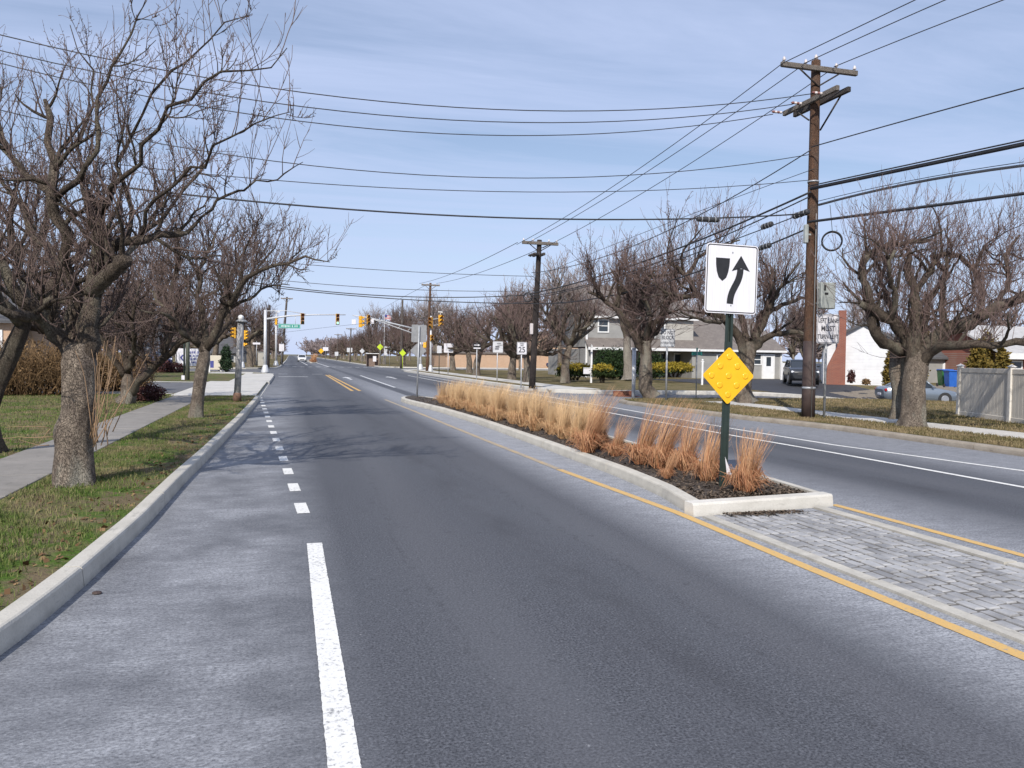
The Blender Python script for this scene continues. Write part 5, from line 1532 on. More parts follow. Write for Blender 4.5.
road_sign('lane_control_sign', 'square white sign with dark faded lines, left of the speed limit sign', b, 342, 497.5, d,
          [(498, 347, 0.60, 0.63, M_SIGNG, bars(.6, .63, M_FADED, [(-.1, .3, .30, .36), (-.05, .38, .14, .2), (-.25, .15, -.06, .08), (-.28, .1, -.24, -.12)]), False, -1)], r=0.03, post=M_LIGHTP)
def one_way(g, c):
    g.prism([(-.19, .045), (-.19, -.0), (.05, -.0), (.05, -.045), (.19, .0225), (.05, .09), (.05, .045)], c + np.array([0, 0, .045]), X_, Z_, 0.001)
    g.prism([(-.22, -.16), (.22, -.16), (.22, -.085), (-.22, -.085)], c, X_, Z_, 0.001)
    return M_SIGNW
b = G(476.5, 380, 0.15); d = float((b - CAM_POS) @ CF)
road_sign('one_way_sign', 'small black sign with a white arrow on a thin post, left of the square sign', b, 343, 476.5, d, [(476.5, 346.2, 0.48, 0.36, M_BLACK, one_way, False, -1)], r=0.028, post=M_LIGHTP)
b = G(448, 375, 0.15); d = float((b - CAM_POS) @ CF)
road_sign('blank_sign', 'plain pale square sign on a thin post, left of the black arrow sign', b, 344, 448.5, d, [(448.8, 348, 0.72, 0.70, M_SIGNW, bars(.72, .7, M_SIGNG, [(-.3, -.12, -.3, .1), (-.05, .3, .05, .12)]), False, -1)], r=0.03, post=M_LIGHTP)
b = G(439, 374, 0.15); d = float((b - CAM_POS) @ CF)
road_sign('parking_sign', 'small white sign on a dark post, leftmost by the bare tree trunks', b, 346, 439, d, [(439, 349.5, 0.38, 0.58, M_SIGNG, None, False, -1)], post=M_GREEN, r=0.03)
b = G(417, 397, 0.15); d = float((b - CAM_POS) @ CF)
road_sign('keep_right_sign', 'grey backs of a square and a diamond sign at the far end of the median', b, 326, 418, d,
          [(418.2, 333.5, 0.53, 0.61, M_DULL, None, False, 1), (418, 350.5, 0.41, 0.41, M_DULL, None, True, 1)], r=0.032, lean=R_(1.2))
# street name post and white lawn posts at the grey house
b = G(696, 398, 0.10); d = float((b - CAM_POS) @ CF)
t = thing('street_name_sign', 'small green street name blades on a thin post in front of the grey house', 'street sign', b)
zt = (AT(696, 351, d) - b)[2]
g = MB(); g.tube([(0, 0, 0), (0, 0, zt)], 0.022, 8); g.build('post', M_GALV, t)
g = MB(); g.box((0, 0, zt - .10), (0.50, 0.012, 0.14), 0.15); g.build('name_blade', M_STGREEN, t)
g = MB(); g.box((0, 0, zt + .06), (0.40, 0.012, 0.13), 1.2); g.build('name_blade', M_STGREEN, t)
M_WPAINT = simple('white_gloss_paint', (0.78, 0.78, 0.77), (0.68, 0.68, 0.67), 5, 0.4)
b = AT(591, 385, 47); zt = (AT(591, 346, 47) - b)[2]
t = thing('yard_sign', 'white wooden sign post with a hanging white board beside the clipped yews', 'yard sign', b)
g = MB(); g.bbox((0, 0, zt / 2), (0.10, 0.10, zt), 0.01); g.prism([(-.05, 0), (.05, 0), (0, .09)], (0, -.05, zt), X_, Z_, -0.1); g.build('post', M_WPAINT, t)
zb = (AT(588, 371.5, 47) - b)[2]
g = MB(); g.box((-0.26, 0, zb + .20), (0.46, 0.05, 0.05)); g.build('crossbar', M_WPAINT, t)
g = MB(); g.bbox((-0.27, 0, zb), (0.44, 0.03, 0.30), 0.008); g.build('board', M_SIGNW, t)
b = AT(702, 386, 47); zt = (AT(702, 359, 47) - b)[2]
t = thing('lamp_post', 'short white garden post with a small cap on the lawn, left of the yellow diamond', 'garden post', b)
g = MB(); g.bbox((0, 0, zt * .45), (0.10, 0.10, zt * .9), 0.012); g.build('post', M_WPAINT, t)
g = MB(); g.bbox((0, 0, zt * .905), (0.2, 0.06, 0.05), 0.01); g.tube([(0, 0, zt * .93), (0, 0, zt * .95), (0, 0, zt * .985), (0, 0, zt)], [.06, .07, .05, .01], 8); g.build('cap', M_WPAINT, t)
b = G(638, 398, 0.0); zt = (AT(639, 349, float((b - CAM_POS) @ CF)) - b)[2]
t = thing('steel_post', 'thick pale steel post just left of the V-forked tree trunk', 'post', b + np.array([-0.05, 0.35, 0]))
g = MB(); g.tube([(0, 0, 0), (0, 0, zt)], 0.075, 12); g.build('pipe', M_LIGHTP, t)
g = MB(); g.tube([(0, 0, zt), (0, 0, zt + .03), (0, 0, zt + .05)], [.085, .085, .03], 12); g.build('cap', M_GALV, t)

# ================================================================== traffic signals
M_SIGY = simple('signal_yellow', (0.84, 0.44, 0.03), (0.74, 0.37, 0.025), 5, 0.5)
M_SIGD = simple('signal_face', (0.035, 0.022, 0.018), (0.05, 0.03, 0.02), 5, 0.6)
def lens_mat(name, c, e):
    m = NT(name); m.base(c, 0.3); m.b.inputs['Emission Color'].default_value = (*c, 1); m.b.inputs['Emission Strength'].default_value = e
    return m.m
M_RED, M_AMBER, M_GRN = lens_mat('red_lens', (0.10, 0.012, 0.008), 0), lens_mat('amber_lens', (0.16, 0.07, 0.008), 0), lens_mat('green_lens', (0.45, 0.95, 0.75), 1.2)
M_HAND = lens_mat('pedestrian_lens', (0.10, 0.04, 0.02), 0)
def head(parent, p, rz=0.0, s=1.0, n=3, lit=None, body=None, face=None, lenses=True):
    """traffic light head facing -Y turned by rz; a sub-part owner of its lenses"""
    g = MB(); p = np.array(p, float)
    hh = 0.36 * n * s
    c, q = math.cos(rz), math.sin(rz)
    T = lambda a: p + np.array([a[0] * c - a[1] * q, a[0] * q + a[1] * c, a[2]])
    for k in range(n):
        z = (n - 1) / 2 * 0.36 * s - k * 0.36 * s
        g.bbox(T((0, 0, z)), (0.34 * s, 0.22 * s, 0.345 * s), 0.025 * s, rz, 0)
        g.box(T((0, -0.1125 * s, z)), (0.31 * s, 0.005, 0.32 * s), rz, 1)
        a = np.linspace(R_(-20), R_(200), 11)
        ri = [T((0.14 * s * math.cos(x), -0.115 * s, z + 0.14 * s * math.sin(x))) for x in a]
        ro = [T((0.14 * s * math.cos(x), -0.33 * s - 0.03 * s * math.sin(x), z + 0.14 * s * math.sin(x))) for x in a]
        g.raw(np.array(ri + ro), [(i, i + 1, 12 + i, 11 + i) for i in range(10)], 0)
    hd = g.build('signal_head', [body or M_SIGY, face or M_SIGD], parent)
    if lenses:
        for k in range(n):
            z = (n - 1) / 2 * 0.36 * s - k * 0.36 * s
            g = MB(); g.tube([T((0, -0.116 * s, z)), T((0, -0.13 * s, z)), T((0, -0.14 * s, z))], [0.118 * s, 0.11 * s, 0.05 * s], 12)
            g.build('lens', M_GRN if lit == k else (M_RED, M_AMBER, M_GRN2 if n == 3 else M_HAND)[min(k, 2)], hd)
    return hd
M_GRN2 = lens_mat('green_lens_off', (0.02, 0.07, 0.05), 0)
def sig_pole(parent, h, r, base=True, mat=None):
    g = MB(); g.tube([(0, 0, 0), (0, 0, h)], [r, r * 0.8], 12); g.build('pole', mat or M_LIGHTP, parent)
    if base:
        g = MB(); g.tube([(0, 0, 0), (0, 0, .12), (0, 0, .5), (0, 0, .62)], [r * 2.4, r * 2.3, r * 1.5, r * 1.1], 8); g.build('pole_base', M_LIGHTP, parent)
SG = 'traffic signals of the intersection'
# left mast with two hanging heads and the green street name board
b = G(265.2, 373, 0.13); d = float((b - CAM_POS) @ CF); at_ = lambda x, y: AT(x, y, d) - b
t = thing('traffic_signal', 'white signal mast with a long arm holding two lights over the left lanes', 'traffic light', b, group=SG)
zt = at_(266, 310)[2]; sig_pole(t, zt, 0.13)
za = at_(300, 315)[2]; xe = 80 * d / 800 / (CR[0] - CF[0] * (345 - 512) / 800)
g = MB(); g.tube([(0, 0, za - .35), (xe * .3, 0, za - .05), (xe * .6, 0, za + .08), (xe, 0, za + .14)], [.075, .06, .05, .035], 8); g.tube([(0, 0, zt - .08), (xe * .25, 0, zt - .02), (xe * .5, 0, za + .1)], 0.03, 6); g.build('mast_arm', M_LIGHTP, t)
def xat(px): return (px - 265) * d / 800 / (CR[0] - CF[0] * (px - 512) / 800)
for px, py, lit in ((302, 318.5, 0), (337, 318.5, 2)):
    z = at_(px, py)[2]
    hd = head(t, (xat(px), -0.05, z), 0.06, 0.80, 3, lit if lit == 2 else None)
    g = MB(); g.tube([(xat(px), 0.02, z + .4), (xat(px), 0.02, za + .1)], 0.025, 6); g.build('hanger', M_LIGHTP, hd)
z = at_(289, 326)[2]
g = MB(); g.box((xat(289), -0.03, z), (1.62, 0.03, 0.34)); sn = g.build('street_name_board', M_STGREEN, t)
g = MB()
frame_band(g, rrect(1.58, .30, .03), rrect(1.54, .26, .02), (xat(289), -0.047, z), X_, Z_, 0.001)
rng = np.random.default_rng(6)
x = -0.62
while x < 0.6:
    w = rng.uniform(0.04, 0.09); g.box((xat(289) + x + w / 2, -0.047, z + rng.uniform(-.01, .01)), (w, 0.004, rng.uniform(.10, .15))); x += w + rng.choice([.03, .03, .03, .12])
g.build('worn_lettering', simple('street_sign_letters', (0.55, 0.70, 0.66), None, 5, 0.5), sn)
g = MB(); g.tube([(xat(283), 0, z + .16), (xat(283), 0, za - .05)], .015, 5); g.tube([(xat(295), 0, z + .16), (xat(295), 0, za)], .015, 5); g.build('hanger', M_LIGHTP, sn)
# signal post left behind the lamp post
b = G(242.5, 368, 0.13); d = float((b - CAM_POS) @ CF)
t = thing('traffic_signal', 'white signal post with yellow heads both sides behind the short grey lamp post', 'traffic light', b, group=SG)
sig_pole(t, (AT(243, 318, d) - b)[2], 0.11)
head(t, ((234.5 - 242.5) * d / 800, 0, (AT(234, 333, d) - b)[2]), -0.9, 1.0)
head(t, ((245 - 242) * d / 800, -0.1, (AT(245, 335, d) - b)[2]), 0.9, 0.85)
head(t, ((244.6 - 242) * d / 800, -0.1, (AT(244, 344.5, d) - b)[2]), 0.9, 0.9, 1)
g = MB(); z = (AT(234, 333, d) - b)[2]
for k in (-.3, .3): g.tube([(0, 0, z + k), ((234.5 - 242.5) * d / 800, 0.05, z + k)], .03, 6)
g.build('bracket', M_LIGHTP, t)
b = G(276, 366, 0.12); d = float((b - CAM_POS) @ CF)
t = thing('traffic_signal', 'pale pole with one yellow signal head on top, far left corner', 'traffic light', b, group=SG)
sig_pole(t, (AT(277, 313, d) - b)[2], 0.14); head(t, (0.0, -0.2, (AT(276.5, 321, d) - b)[2]), PI * 0.85, 0.85, 3)
g = MB(); g.box((0.2, -.1, (AT(277, 312, d) - b)[2]), (0.5, .15, .12)); g.build('detector', M_WPAINT, t)
# right corner: two posts, one with the truss arm
b = G(430.5, 372, 0.15); d = float((b - CAM_POS) @ CF)
t = thing('traffic_signal', 'white signal post with three yellow heads right of the brown pole', 'traffic light', b, group=SG)
zt = (AT(431, 316, d) - b)[2]; sig_pole(t, zt, 0.10)
z = (AT(430, 323, d) - b)[2]
head(t, (-0.05, -0.2, z), -0.5, 0.95); head(t, (0.85, 0, (AT(439, 320.5, d) - b)[2]), 0.4, 0.95)
head(t, (0.05, -0.15, (AT(430, 338, d) - b)[2]), 0.1, 0.8, 2)
g = MB()
for k in (-.25, .3): g.tube([(0, 0, z + k), (0.85, 0, z + k + .15)], .03, 6)
g.build('bracket', M_LIGHTP, t)
g = MB(); g.tube([(0.85, 0, z + .7), (0.85, 0, z + .95)], .03, 6); g.bbox((0.85, 0, z + 1.0), (.42, .16, .12), .02); g.build('detector', M_WPAINT, t)
b = G(420.5, 370, 0.15); d = float((b - CAM_POS) @ CF)
t = thing('traffic_signal', 'white signal post with a long truss arm reaching left over the right lanes', 'traffic light', b, group=SG)
zt = (AT(420.5, 326, d) - b)[2]; sig_pole(t, zt, 0.13)
def xat(px): return (px - 420.5) * d / 800 / (CR[0] - CF[0] * (px - 512) / 800)
zl = lambda y: (AT(400, y, d) - b)[2]
g = MB()
A1 = [(0, 0, zl(330)), (xat(390), 0, zl(323.5)), (xat(370), 0, zl(319)), (xat(352), 0, zl(317))]; A2 = [(0, 0, zl(336)), (xat(400), 0, zl(329)), (xat(380), 0, zl(322.5)), (xat(370), 0, zl(319.5))]
g.tube(A1, [.08, .07, .05, .04], 8); g.tube(A2, [.06, .05, .04, .04], 6)
for px in (410, 400, 390): g.tube([(xat(px), 0, zl(330 + (px - 420.5) * .19)), (xat(px - 3), 0, zl(334 + (px - 420.5) * .24))], .025, 5)
g.build('mast_arm', M_LIGHTP, t)
head(t, (xat(360), -0.1, zl(323)), PI * 0.62, 1.05); head(t, (xat(368), -0.1, zl(321)), 0.1, 0.95)
head(t, (0.42, -0.1, zl(344)), PI * 0.8, 1.0, 2)
g = MB(); g.bbox((xat(353.5), -.05, zl(323.5)), (.42, .05, .5), .02); g.bbox((xat(372), -.05, zl(322.5)), (.3, .05, .45), .02); g.build('arm_sign', M_SIGNW, t)

# short grey lamp post on the verge
b = G(237, 401.5, 0.13); d = float((b - CAM_POS) @ CF)
t = thing('lamp_post', 'short grey post with domed cap and brown base on the verge end', 'lamp post', b, tilt=(0, R_(2.4)))
zt = (AT(241, 322, d) - b)[2]
g = MB(); g.tube([(0, 0, 0), (0, 0, zt * .5), (0, 0, zt)], [.105, .092, .088], 14); g.build('post', simple('weathered_grey_post', (0.42, 0.41, 0.40), (0.24, 0.235, 0.23), 5, 0.8, bump=0.4), t)
g = MB(); g.tube([(0, 0, 0), (0, 0, .24), (0, 0, .27)], [.125, .12, .107], 14); g.build('base_sleeve', simple('rusty_sleeve', (0.20, 0.11, 0.075), (0.12, 0.07, 0.05), 9, 0.8), t)
g = MB(); g.tube([(0.03, 0, zt), (0.03, 0, zt + .02), (0.03, 0, zt + .07)], [.17, .18, .12], 14); g.build('cap', M_DULL, t)
g = MB(); g.ball((0.0, 0, zt + .13), .09, 12, 8); g.build('globe', simple('white_globe', (0.75, 0.75, 0.73), None, 5, 0.3), t)

# small furniture at the far corners
def small_sign(name, label, px, py, ty, d, w, h, m, dia=False, post=None, sy=None, cat='road sign'):
    b = AT(px, py, d)
    road_sign(name, label, b, ty, px, d, [(px, sy if sy else ty + 4, w, h, m, None, dia, -1)], post=post or M_GALV, r=0.035, cat=cat)
small_sign('crossing_sign', 'yellow-green diamond crossing sign near the small shelter on the right', 380, 367, 341, 112, 0.66, 0.66, M_FYG, True, sy=347)
small_sign('crossing_sign', 'yellow-green diamond sign on the utility pole right of the flagpole', 402.5, 368.5, 349, 90, 0.55, 0.55, M_FYG, True, M_FYG, sy=353)
small_sign('parking_sign', 'slim white sign on a post between the two yellow-green diamonds', 385.5, 366, 346, 108, 0.42, 1.2, M_SIGNG, sy=351)
small_sign('parking_sign', 'small white sign just left of the yellow-green diamond on the pole', 389.5, 366, 346, 108, 0.4, 0.55, M_SIGNG, sy=348.5)
small_sign('warning_sign', 'small white triangular-topped sign in the far right row', 362, 364, 348, 130, 0.6, 0.6, M_SIGNG, True, sy=351)
small_sign('lane_control_sign', 'small white sign furthest left in the far right row of trees', 349.5, 363, 348, 150, 1.0, 0.8, M_SIGNG, sy=350)
small_sign('route_sign', 'tiny pale sign low in the far right row', 336.5, 361, 352, 180, 0.8, 0.9, M_SIGNG, sy=353.8)
small_sign('street_name_sign', 'thin white street name blade on a post behind the lamp post', 256.5, 366, 341, 84, 0.75, 0.20, M_SIGNW, sy=343.5, cat='street sign')
small_sign('crossing_sign', 'round-topped white sign at the far left corner of the intersection', 281.5, 365, 342, 102, 0.62, 0.95, M_SIGNW, sy=347.5)
b = AT(372.5, 366.5, 112)
t = thing('bus_shelter', 'small brown and white shelter under the trees on the far right pavement', 'bus shelter', b)
t.scale = (.62, .62, .8)
M_SHB = simple('shelter_brown', (0.17, 0.12, 0.10), (0.22, 0.16, 0.13), 4, 0.7)
g = MB(); g.box((0, 1.0, 1.1), (2.6, 0.06, 2.2)); g.box((-1.3, .5, 1.1), (.06, 1.0, 2.2)); g.box((1.3, .5, 1.1), (.06, 1.0, 2.2)); g.build('wall', M_SHB, t)
g = MB(); g.bbox((0, .5, 2.26), (2.9, 1.4, .12), .02); g.build('roof', M_WPAINT, t)
g = MB(); g.box((0.45, -.02, 1.35), (.75, .04, .95)); g.build('poster', M_SIGNW, t)
b = AT(384, 367, 125); zt = (AT(384, 314, 125) - b)[2]
t = thing('flagpole', 'slim flagpole with a small red and white striped flag behind the mast arm', 'flagpole', b)
g = MB(); g.tube([(0, 0, 0), (0, 0, zt)], [.07, .04], 8); g.build('pole', M_LIGHTP, t)
m = NT('flag_cloth'); o_ = m.coord('Object'); sz_ = m.n('ShaderNodeSeparateXYZ'); m.l(o_, sz_.inputs[0])
fr = m.math('FRACT', m.math('MULTIPLY', sz_.outputs['Z'], 4.2)); st = m.math('GREATER_THAN', fr, 0.5)
MF = m.base(m.mix(st, (0.62, 0.60, 0.60), (0.42, 0.05, 0.06)), 0.8)
xs = np.linspace(0.05, 1.05, 9); zz = [zt - 0.05, zt - .75]
g = MB(); v = []
for x in xs:
    for z in zz: v.append((x, 0.08 * math.sin(x * 7), z - 0.25 * x))
g.raw(np.array(v), [(2 * i, 2 * i + 2, 2 * i + 3, 2 * i + 1) for i in range(8)], 0, True)
fl = g.build('flag', MF, t)
g = MB(); g.box((.22, -.06, zt - .28), (.34, .03, .34)); g.build('canton', M_BLUE, fl)
b = AT(261, 366, 86)
t = thing('utility_cabinet', 'beige box-shaped utility cabinet left of the signal mast', 'utility cabinet', b)
g = MB(); g.bbox((0, 0, .72), (.62, .6, 1.44), .03); g.build('body', simple('cabinet_beige', (0.40, 0.38, 0.33), (0.33, 0.31, 0.27), 4, 0.6), t)
g = MB(); g.bbox((0, 0, 1.47), (.7, .68, .06), .02); g.build('lid', M_GREY, t)

# ================================================================== houses
def on_plane(px, py, Y):
    r = ray(px, py); return CAM_POS + r * (Y / r[1])
def siding(name, a, b, pitch=0.14):
    m = NT(name)
    o = m.coord('Object'); s = m.n('ShaderNodeSeparateXYZ'); m.l(o, s.inputs[0])
    fr = m.math('FRACT', m.math('MULTIPLY', s.outputs['Z'], 1.0 / pitch))
    c = m.mix(m.rng(m.noise(o, 2.0, 5), .35, .65), a, b)
    c = m.mix(m.rng(fr, 0.0, 0.12, 0.45, 0.0), c, tuple(q * .55 for q in b))
    m.bump(fr, 0.6, 0.03)
    return m.base(c, 0.7)
def shingle(name, a, b):
    m = NT(name)
    o = m.coord('Object'); s = m.n('ShaderNodeSeparateXYZ'); m.l(o, s.inputs[0])
    br = m.n('ShaderNodeTexBrick'); br.inputs['Scale'].default_value = 1.0
    br.inputs['Brick Width'].default_value = 0.32; br.inputs['Row Height'].default_value = 0.11; br.inputs['Mortar Size'].default_value = 0.006
    br.inputs['Color1'].default_value = (*a, 1); br.inputs['Color2'].default_value = (*b, 1); br.inputs['Mortar'].default_value = (*[q * .5 for q in b], 1)
    cb = m.n('ShaderNodeCombineXYZ'); m.l(s.outputs['X'], cb.inputs[0]); m.l(s.outputs['Z'], cb.inputs[1]); m.l(cb.outputs[0], br.inputs['Vector'])
    c = m.mix(m.rng(m.noise(o, 5, 5, .7), .35, .7, 0, .5), br.outputs['Color'], b)
    return m.base(c, 0.9)
def brick(name, a, b, mort, ax='X'):
    m = NT(name)
    o = m.coord('Object'); s = m.n('ShaderNodeSeparateXYZ'); m.l(o, s.inputs[0])
    br = m.n('ShaderNodeTexBrick'); br.inputs['Scale'].default_value = 1.0
    br.inputs['Brick Width'].default_value = 0.22; br.inputs['Row Height'].default_value = 0.075; br.inputs['Mortar Size'].default_value = 0.008
    br.inputs['Color1'].default_value = (*a, 1); br.inputs['Color2'].default_value = (*b, 1); br.inputs['Mortar'].default_value = (*mort, 1)
    cb = m.n('ShaderNodeCombineXYZ'); m.l(s.outputs[ax], cb.inputs[0]); m.l(s.outputs['Z'], cb.inputs[1]); m.l(cb.outputs[0], br.inputs['Vector'])
    c = m.mix(m.rng(m.noise(o, 1.5, 5, .6), .4, .65, 0, .4), br.outputs['Color'], b)
    return m.base(c, 0.85)
M_SIDE = siding('grey_siding', (0.345, 0.34, 0.325), (0.29, 0.287, 0.277))
M_SIDEB = siding('cream_siding', (0.44, 0.42, 0.375), (0.39, 0.37, 0.335), 0.22)
M_SIDEW = siding('white_siding', (0.70, 0.71, 0.73), (0.62, 0.63, 0.65), 0.22)
M_ROOF = shingle('brown_grey_shingle', (0.19, 0.165, 0.145), (0.145, 0.125, 0.112))
M_ROOFD = shingle('dark_shingle', (0.10, 0.10, 0.105), (0.07, 0.07, 0.075))
M_TRIM = simple('white_trim', (0.74, 0.74, 0.73), (0.66, 0.66, 0.65), 3, 0.5)
M_GLASS = NT('window_glass').base((0.035, 0.045, 0.055), 0.08, 0, 0.6)
M_BRICKR = brick('red_brick', (0.25, 0.080, 0.048), (0.19, 0.060, 0.040), (0.22, 0.155, 0.125))
M_BRICKT = brick('tan_brick', (0.52, 0.34, 0.22), (0.44, 0.285, 0.185), (0.45, 0.36, 0.28))
M_DOOR = simple('white_door', (0.76, 0.77, 0.78), (0.70, 0.71, 0.72), 2, 0.45)
M_DARK = simple('porch_shadow_wood', (0.06, 0.05, 0.045), (0.045, 0.04, 0.035), 3, 0.8)
M_SHUT = simple('dark_shutter', (0.05, 0.055, 0.06), None, 5, 0.6)

def wall_box(mb, x0, x1, y0, y1, z0, z1, mat=0): mb.box(((x0 + x1) / 2, (y0 + y1) / 2, (z0 + z1) / 2), (x1 - x0, y1 - y0, z1 - z0), 0, mat)
def win(parent, x0, x1, z0, z1, y, mull=True, name='window', frame=None):
    """window on a wall facing -Y at y: trim, glass pane, sash bar"""
    t = 0.10
    g = MB()
    for a, b, c, d in ((x0 - t, x1 + t, z1, z1 + t), (x0 - t, x1 + t, z0 - t, z0), (x0 - t, x0, z0, z1), (x1, x1 + t, z0, z1)): wall_box(g, a, b, y - .06, y + .01, c, d)
    w = g.build(name, frame or M_TRIM, parent)
    g = MB(); wall_box(g, x0, x1, y - .025, y + .005, z0, z1); g.build('pane', M_GLASS, w)
    if mull:
        g = MB(); zc_ = (z0 + z1) / 2; wall_box(g, x0, x1, y - .05, y - .02, zc_ - .03, zc_ + .03); g.build('sash_bar', frame or M_TRIM, w)
    return w
def gable(mb, x0, x1, y0, y1, ze, zr, ov=0.35, th=0.14, mat=0):
    """roof with its ridge along X: two thick slopes"""
    ym = (y0 + y1) / 2; sl = (zr - ze) / (ym - y0)
    for s in (-1, 1):
        ya = ym + s * (ym - y0 + ov); za = ze - sl * ov
        v = [(x0 - ov, ya, za), (x1 + ov, ya, za), (x1 + ov, ym, zr), (x0 - ov, ym, zr)]
        v = np.array(v + [(a, b, c + th) for a, b, c in v])
        mb.raw(v, [(0, 1, 2, 3), (7, 6, 5, 4), (0, 4, 5, 1), (1, 5, 6, 2), (3, 2, 6, 7), (0, 3, 7, 4)], mat)
def gable_end(mb, x, y0, y1, ze, zr, th=0.1, mat=0):
    mb.prism([(y0, ze), (y1, ze), ((y0 + y1) / 2, zr)], (x, 0, 0), (0, 1, 0), Z_, th, mat)

# grey house beyond the side street
YF = 56.0
def hx(px): return on_plane(px, 365, YF)[0]
def hz(px, py, Y=YF): return on_plane(px, py, Y)[2]
XA, XB, XC, XD = hx(590), hx(652), hx(697), hx(781)
o0 = np.array([XA, YF, 0.15])
Hh = thing('house', 'grey two-storey house with a one-storey wing and recessed porch beyond the side street', 'house', (0, 0, 0))
zg = 0.1; z1 = hz(640, 349); z2 = hz(640, 316.5, 56.8)
zp = hz(640, 338, 56.8)
g = MB()
wall_box(g, XA, XC, 58.2, 66, zg, z1 - .02)                      # recessed ground floor
wall_box(g, XA, XC, 56.8, 66, z1 + .12, z2)                      # upper floor
wall_box(g, XC + .003, XD, YF + .1, 65.8, zg, z1)                 # one-storey wing
wall_box(g, XA, XA + .25, YF + .35, 58.3, zg, z1 - .02); wall_box(g, XC - .3, XC, YF + .25, 58.3, zg, z1 - .02)
gable_end(g, XD - .1, YF + .1, 65.8, z1, hz(740, 320, 61)); gable_end(g, XA + .1, 56.8, 66, z2, z2 + 2.6); gable_end(g, XC - .1, 56.8, 66, z2, z2 + 2.6)
g.build('wall', M_SIDE, Hh)
g = MB(); wall_box(g, hx(671), XC + .01, 56.72, 57, zp - .1, z2 - .01); g.build('cream_wall', M_SIDEB, Hh)
g = MB(); gable(g, XA, XC, 56.8, 66, z2, z2 + 2.6, .3); g.build('roof', M_ROOF, Hh)
g = MB(); gable(g, XC + .35, XD, YF + .1, 65.8, z1 + .05, hz(740, 320, 61), .32); g.build('roof', M_ROOF, Hh)['label'] = 'low roof over the wing'
g = MB(); v = [(XA - .2, YF - .15, z1 + .08), (XC + .1, YF - .15, z1 + .08), (XC + .1, 56.85, zp), (XA - .2, 56.85, zp)]
v = np.array(v + [(a, b, c - .12) for a, b, c in v]); g.raw(v, [(3, 2, 1, 0), (4, 5, 6, 7), (0, 1, 5, 4), (1, 2, 6, 5), (2, 3, 7, 6), (3, 0, 4, 7)]); g.build('porch_roof', M_ROOF, Hh)
g = MB(); wall_box(g, XA - .22, XC + .12, YF - .22, YF - .12, z1 - .12, z1 + .09); wall_box(g, XC + .13, XD + .35, YF - .30, YF - .2, z1 - .10, z1 + .06); wall_box(g, XA - .32, XC + .3, 56.42, 56.5, z2 - .22, z2 - .05); g.build('gutter', M_TRIM, Hh)
g = MB(); wall_box(g, XA - .12, XA + .02, 56.6, 56.74, zg, z2); wall_box(g, XD - .05, XD + .06, YF - .02, YF + .09, zg, z1); g.build('corner_board', M_TRIM, Hh)
win(Hh, on_plane(604.5, 0, 56.8)[0], on_plane(613.5, 0, 56.8)[0], hz(609, 331.5, 56.8), hz(609, 320.5, 56.8), 56.8)
win(Hh, on_plane(634, 0, 56.8)[0], on_plane(642.5, 0, 56.8)[0], hz(638, 331.5, 56.8), hz(638, 320.5, 56.8), 56.8)
w_ = win(Hh, on_plane(664, 0, 56.7)[0], on_plane(671, 0, 56.7)[0], hz(667, 331.5, 56.8), hz(667, 319.5, 56.8), 56.78)
for a, b in ((668, 674), (682, 690)): win(Hh, on_plane(a, 0, 58.2)[0], on_plane(b, 0, 58.2)[0], .9, 2.0, 58.2, False)
win(Hh, hx(718), hx(725), hz(720, 364.5), hz(720, 355.5), YF + .1); win(Hh, hx(748.5), hx(753), hz(750, 364), hz(750, 355), YF + .1); win(Hh, hx(754.8), hx(761), hz(758, 364), hz(758, 355), YF + .1)
x0, x1, zt = hx(763.8), hx(773.4), hz(768, 355.5)
g = MB(); wall_box(g, x0, x1, YF + .03, YF + .12, zg, zt); dr = g.build('door', M_DOOR, Hh)
g = MB()
for a, b, c, d in ((x0 - .13, x0 - .003, zg, zt + .12), (x1 + .003, x1 + .13, zg, zt + .12), (x0 - .003, x1 + .003, zt + .003, zt + .12)): wall_box(g, a, b, YF + .01, YF + .11, c, d)
g.build('door_frame', M_TRIM, dr)
g = MB(); wall_box(g, hx(766.5), hx(771), YF + .012, YF + .04, hz(768, 366), hz(768, 357)); g.build('pane', M_GLASS, dr)
g = MB(); wall_box(g, hx(676), hx(681.5), 58.12, 58.25, zg, 2.1); g.build('door', M_DARK, Hh)

# white house with the brick chimney, turned towards the side street corner
hb = AT(859, 386, 52.0)
t = thing('house', 'white clapboard house with a tapering red brick chimney', 'house', (hb[0], hb[1], 0.0), R_(-36))
SH_ = 52.0 / 800 * 1.02
def q2(px, py): return ((px - 859) * SH_, (386 - py) * SH_)
xa, xb = q2(826, 0)[0], q2(898, 0)[0]; ze = q2(0, 346)[1]; xm = (xa + xb) / 2; zr = ze + (xb - xa) / 2 * .6
g = MB(); g.prism([(xa, -.3), (xb, -.3), (xb, ze), (xm, zr), (xa, ze)], (0, 0, 0), X_, Z_, -8.0); g.build('wall', M_SIDEW, t)
g = MB(); th = .16; ov = .3; sl = (zr - ze) / (xm - xa)
for s in (-1, 1):
    ex = xm + s * (xm - xa + ov); ezz = ze - sl * ov
    v = [(ex, -ov, ezz), (xm, -ov, zr), (xm, 8.3, zr), (ex, 8.3, ezz)]; v = np.array(v + [(a, b, c + th) for a, b, c in v])
    g.raw(v, [(0, 1, 2, 3), (7, 6, 5, 4), (0, 4, 5, 1), (1, 5, 6, 2), (2, 6, 7, 3), (3, 7, 4, 0)])
g.build('roof', M_ROOFD, t)
cpp = [q2(x, y) for x, y in ((827.5, 390), (846, 390), (845.5, 312), (838.5, 312), (838, 347), (829.5, 366))]
g = MB(); g.prism(cpp, (0, -.75, 0), X_, Z_, -.745); g.build('chimney', M_BRICKR, t)

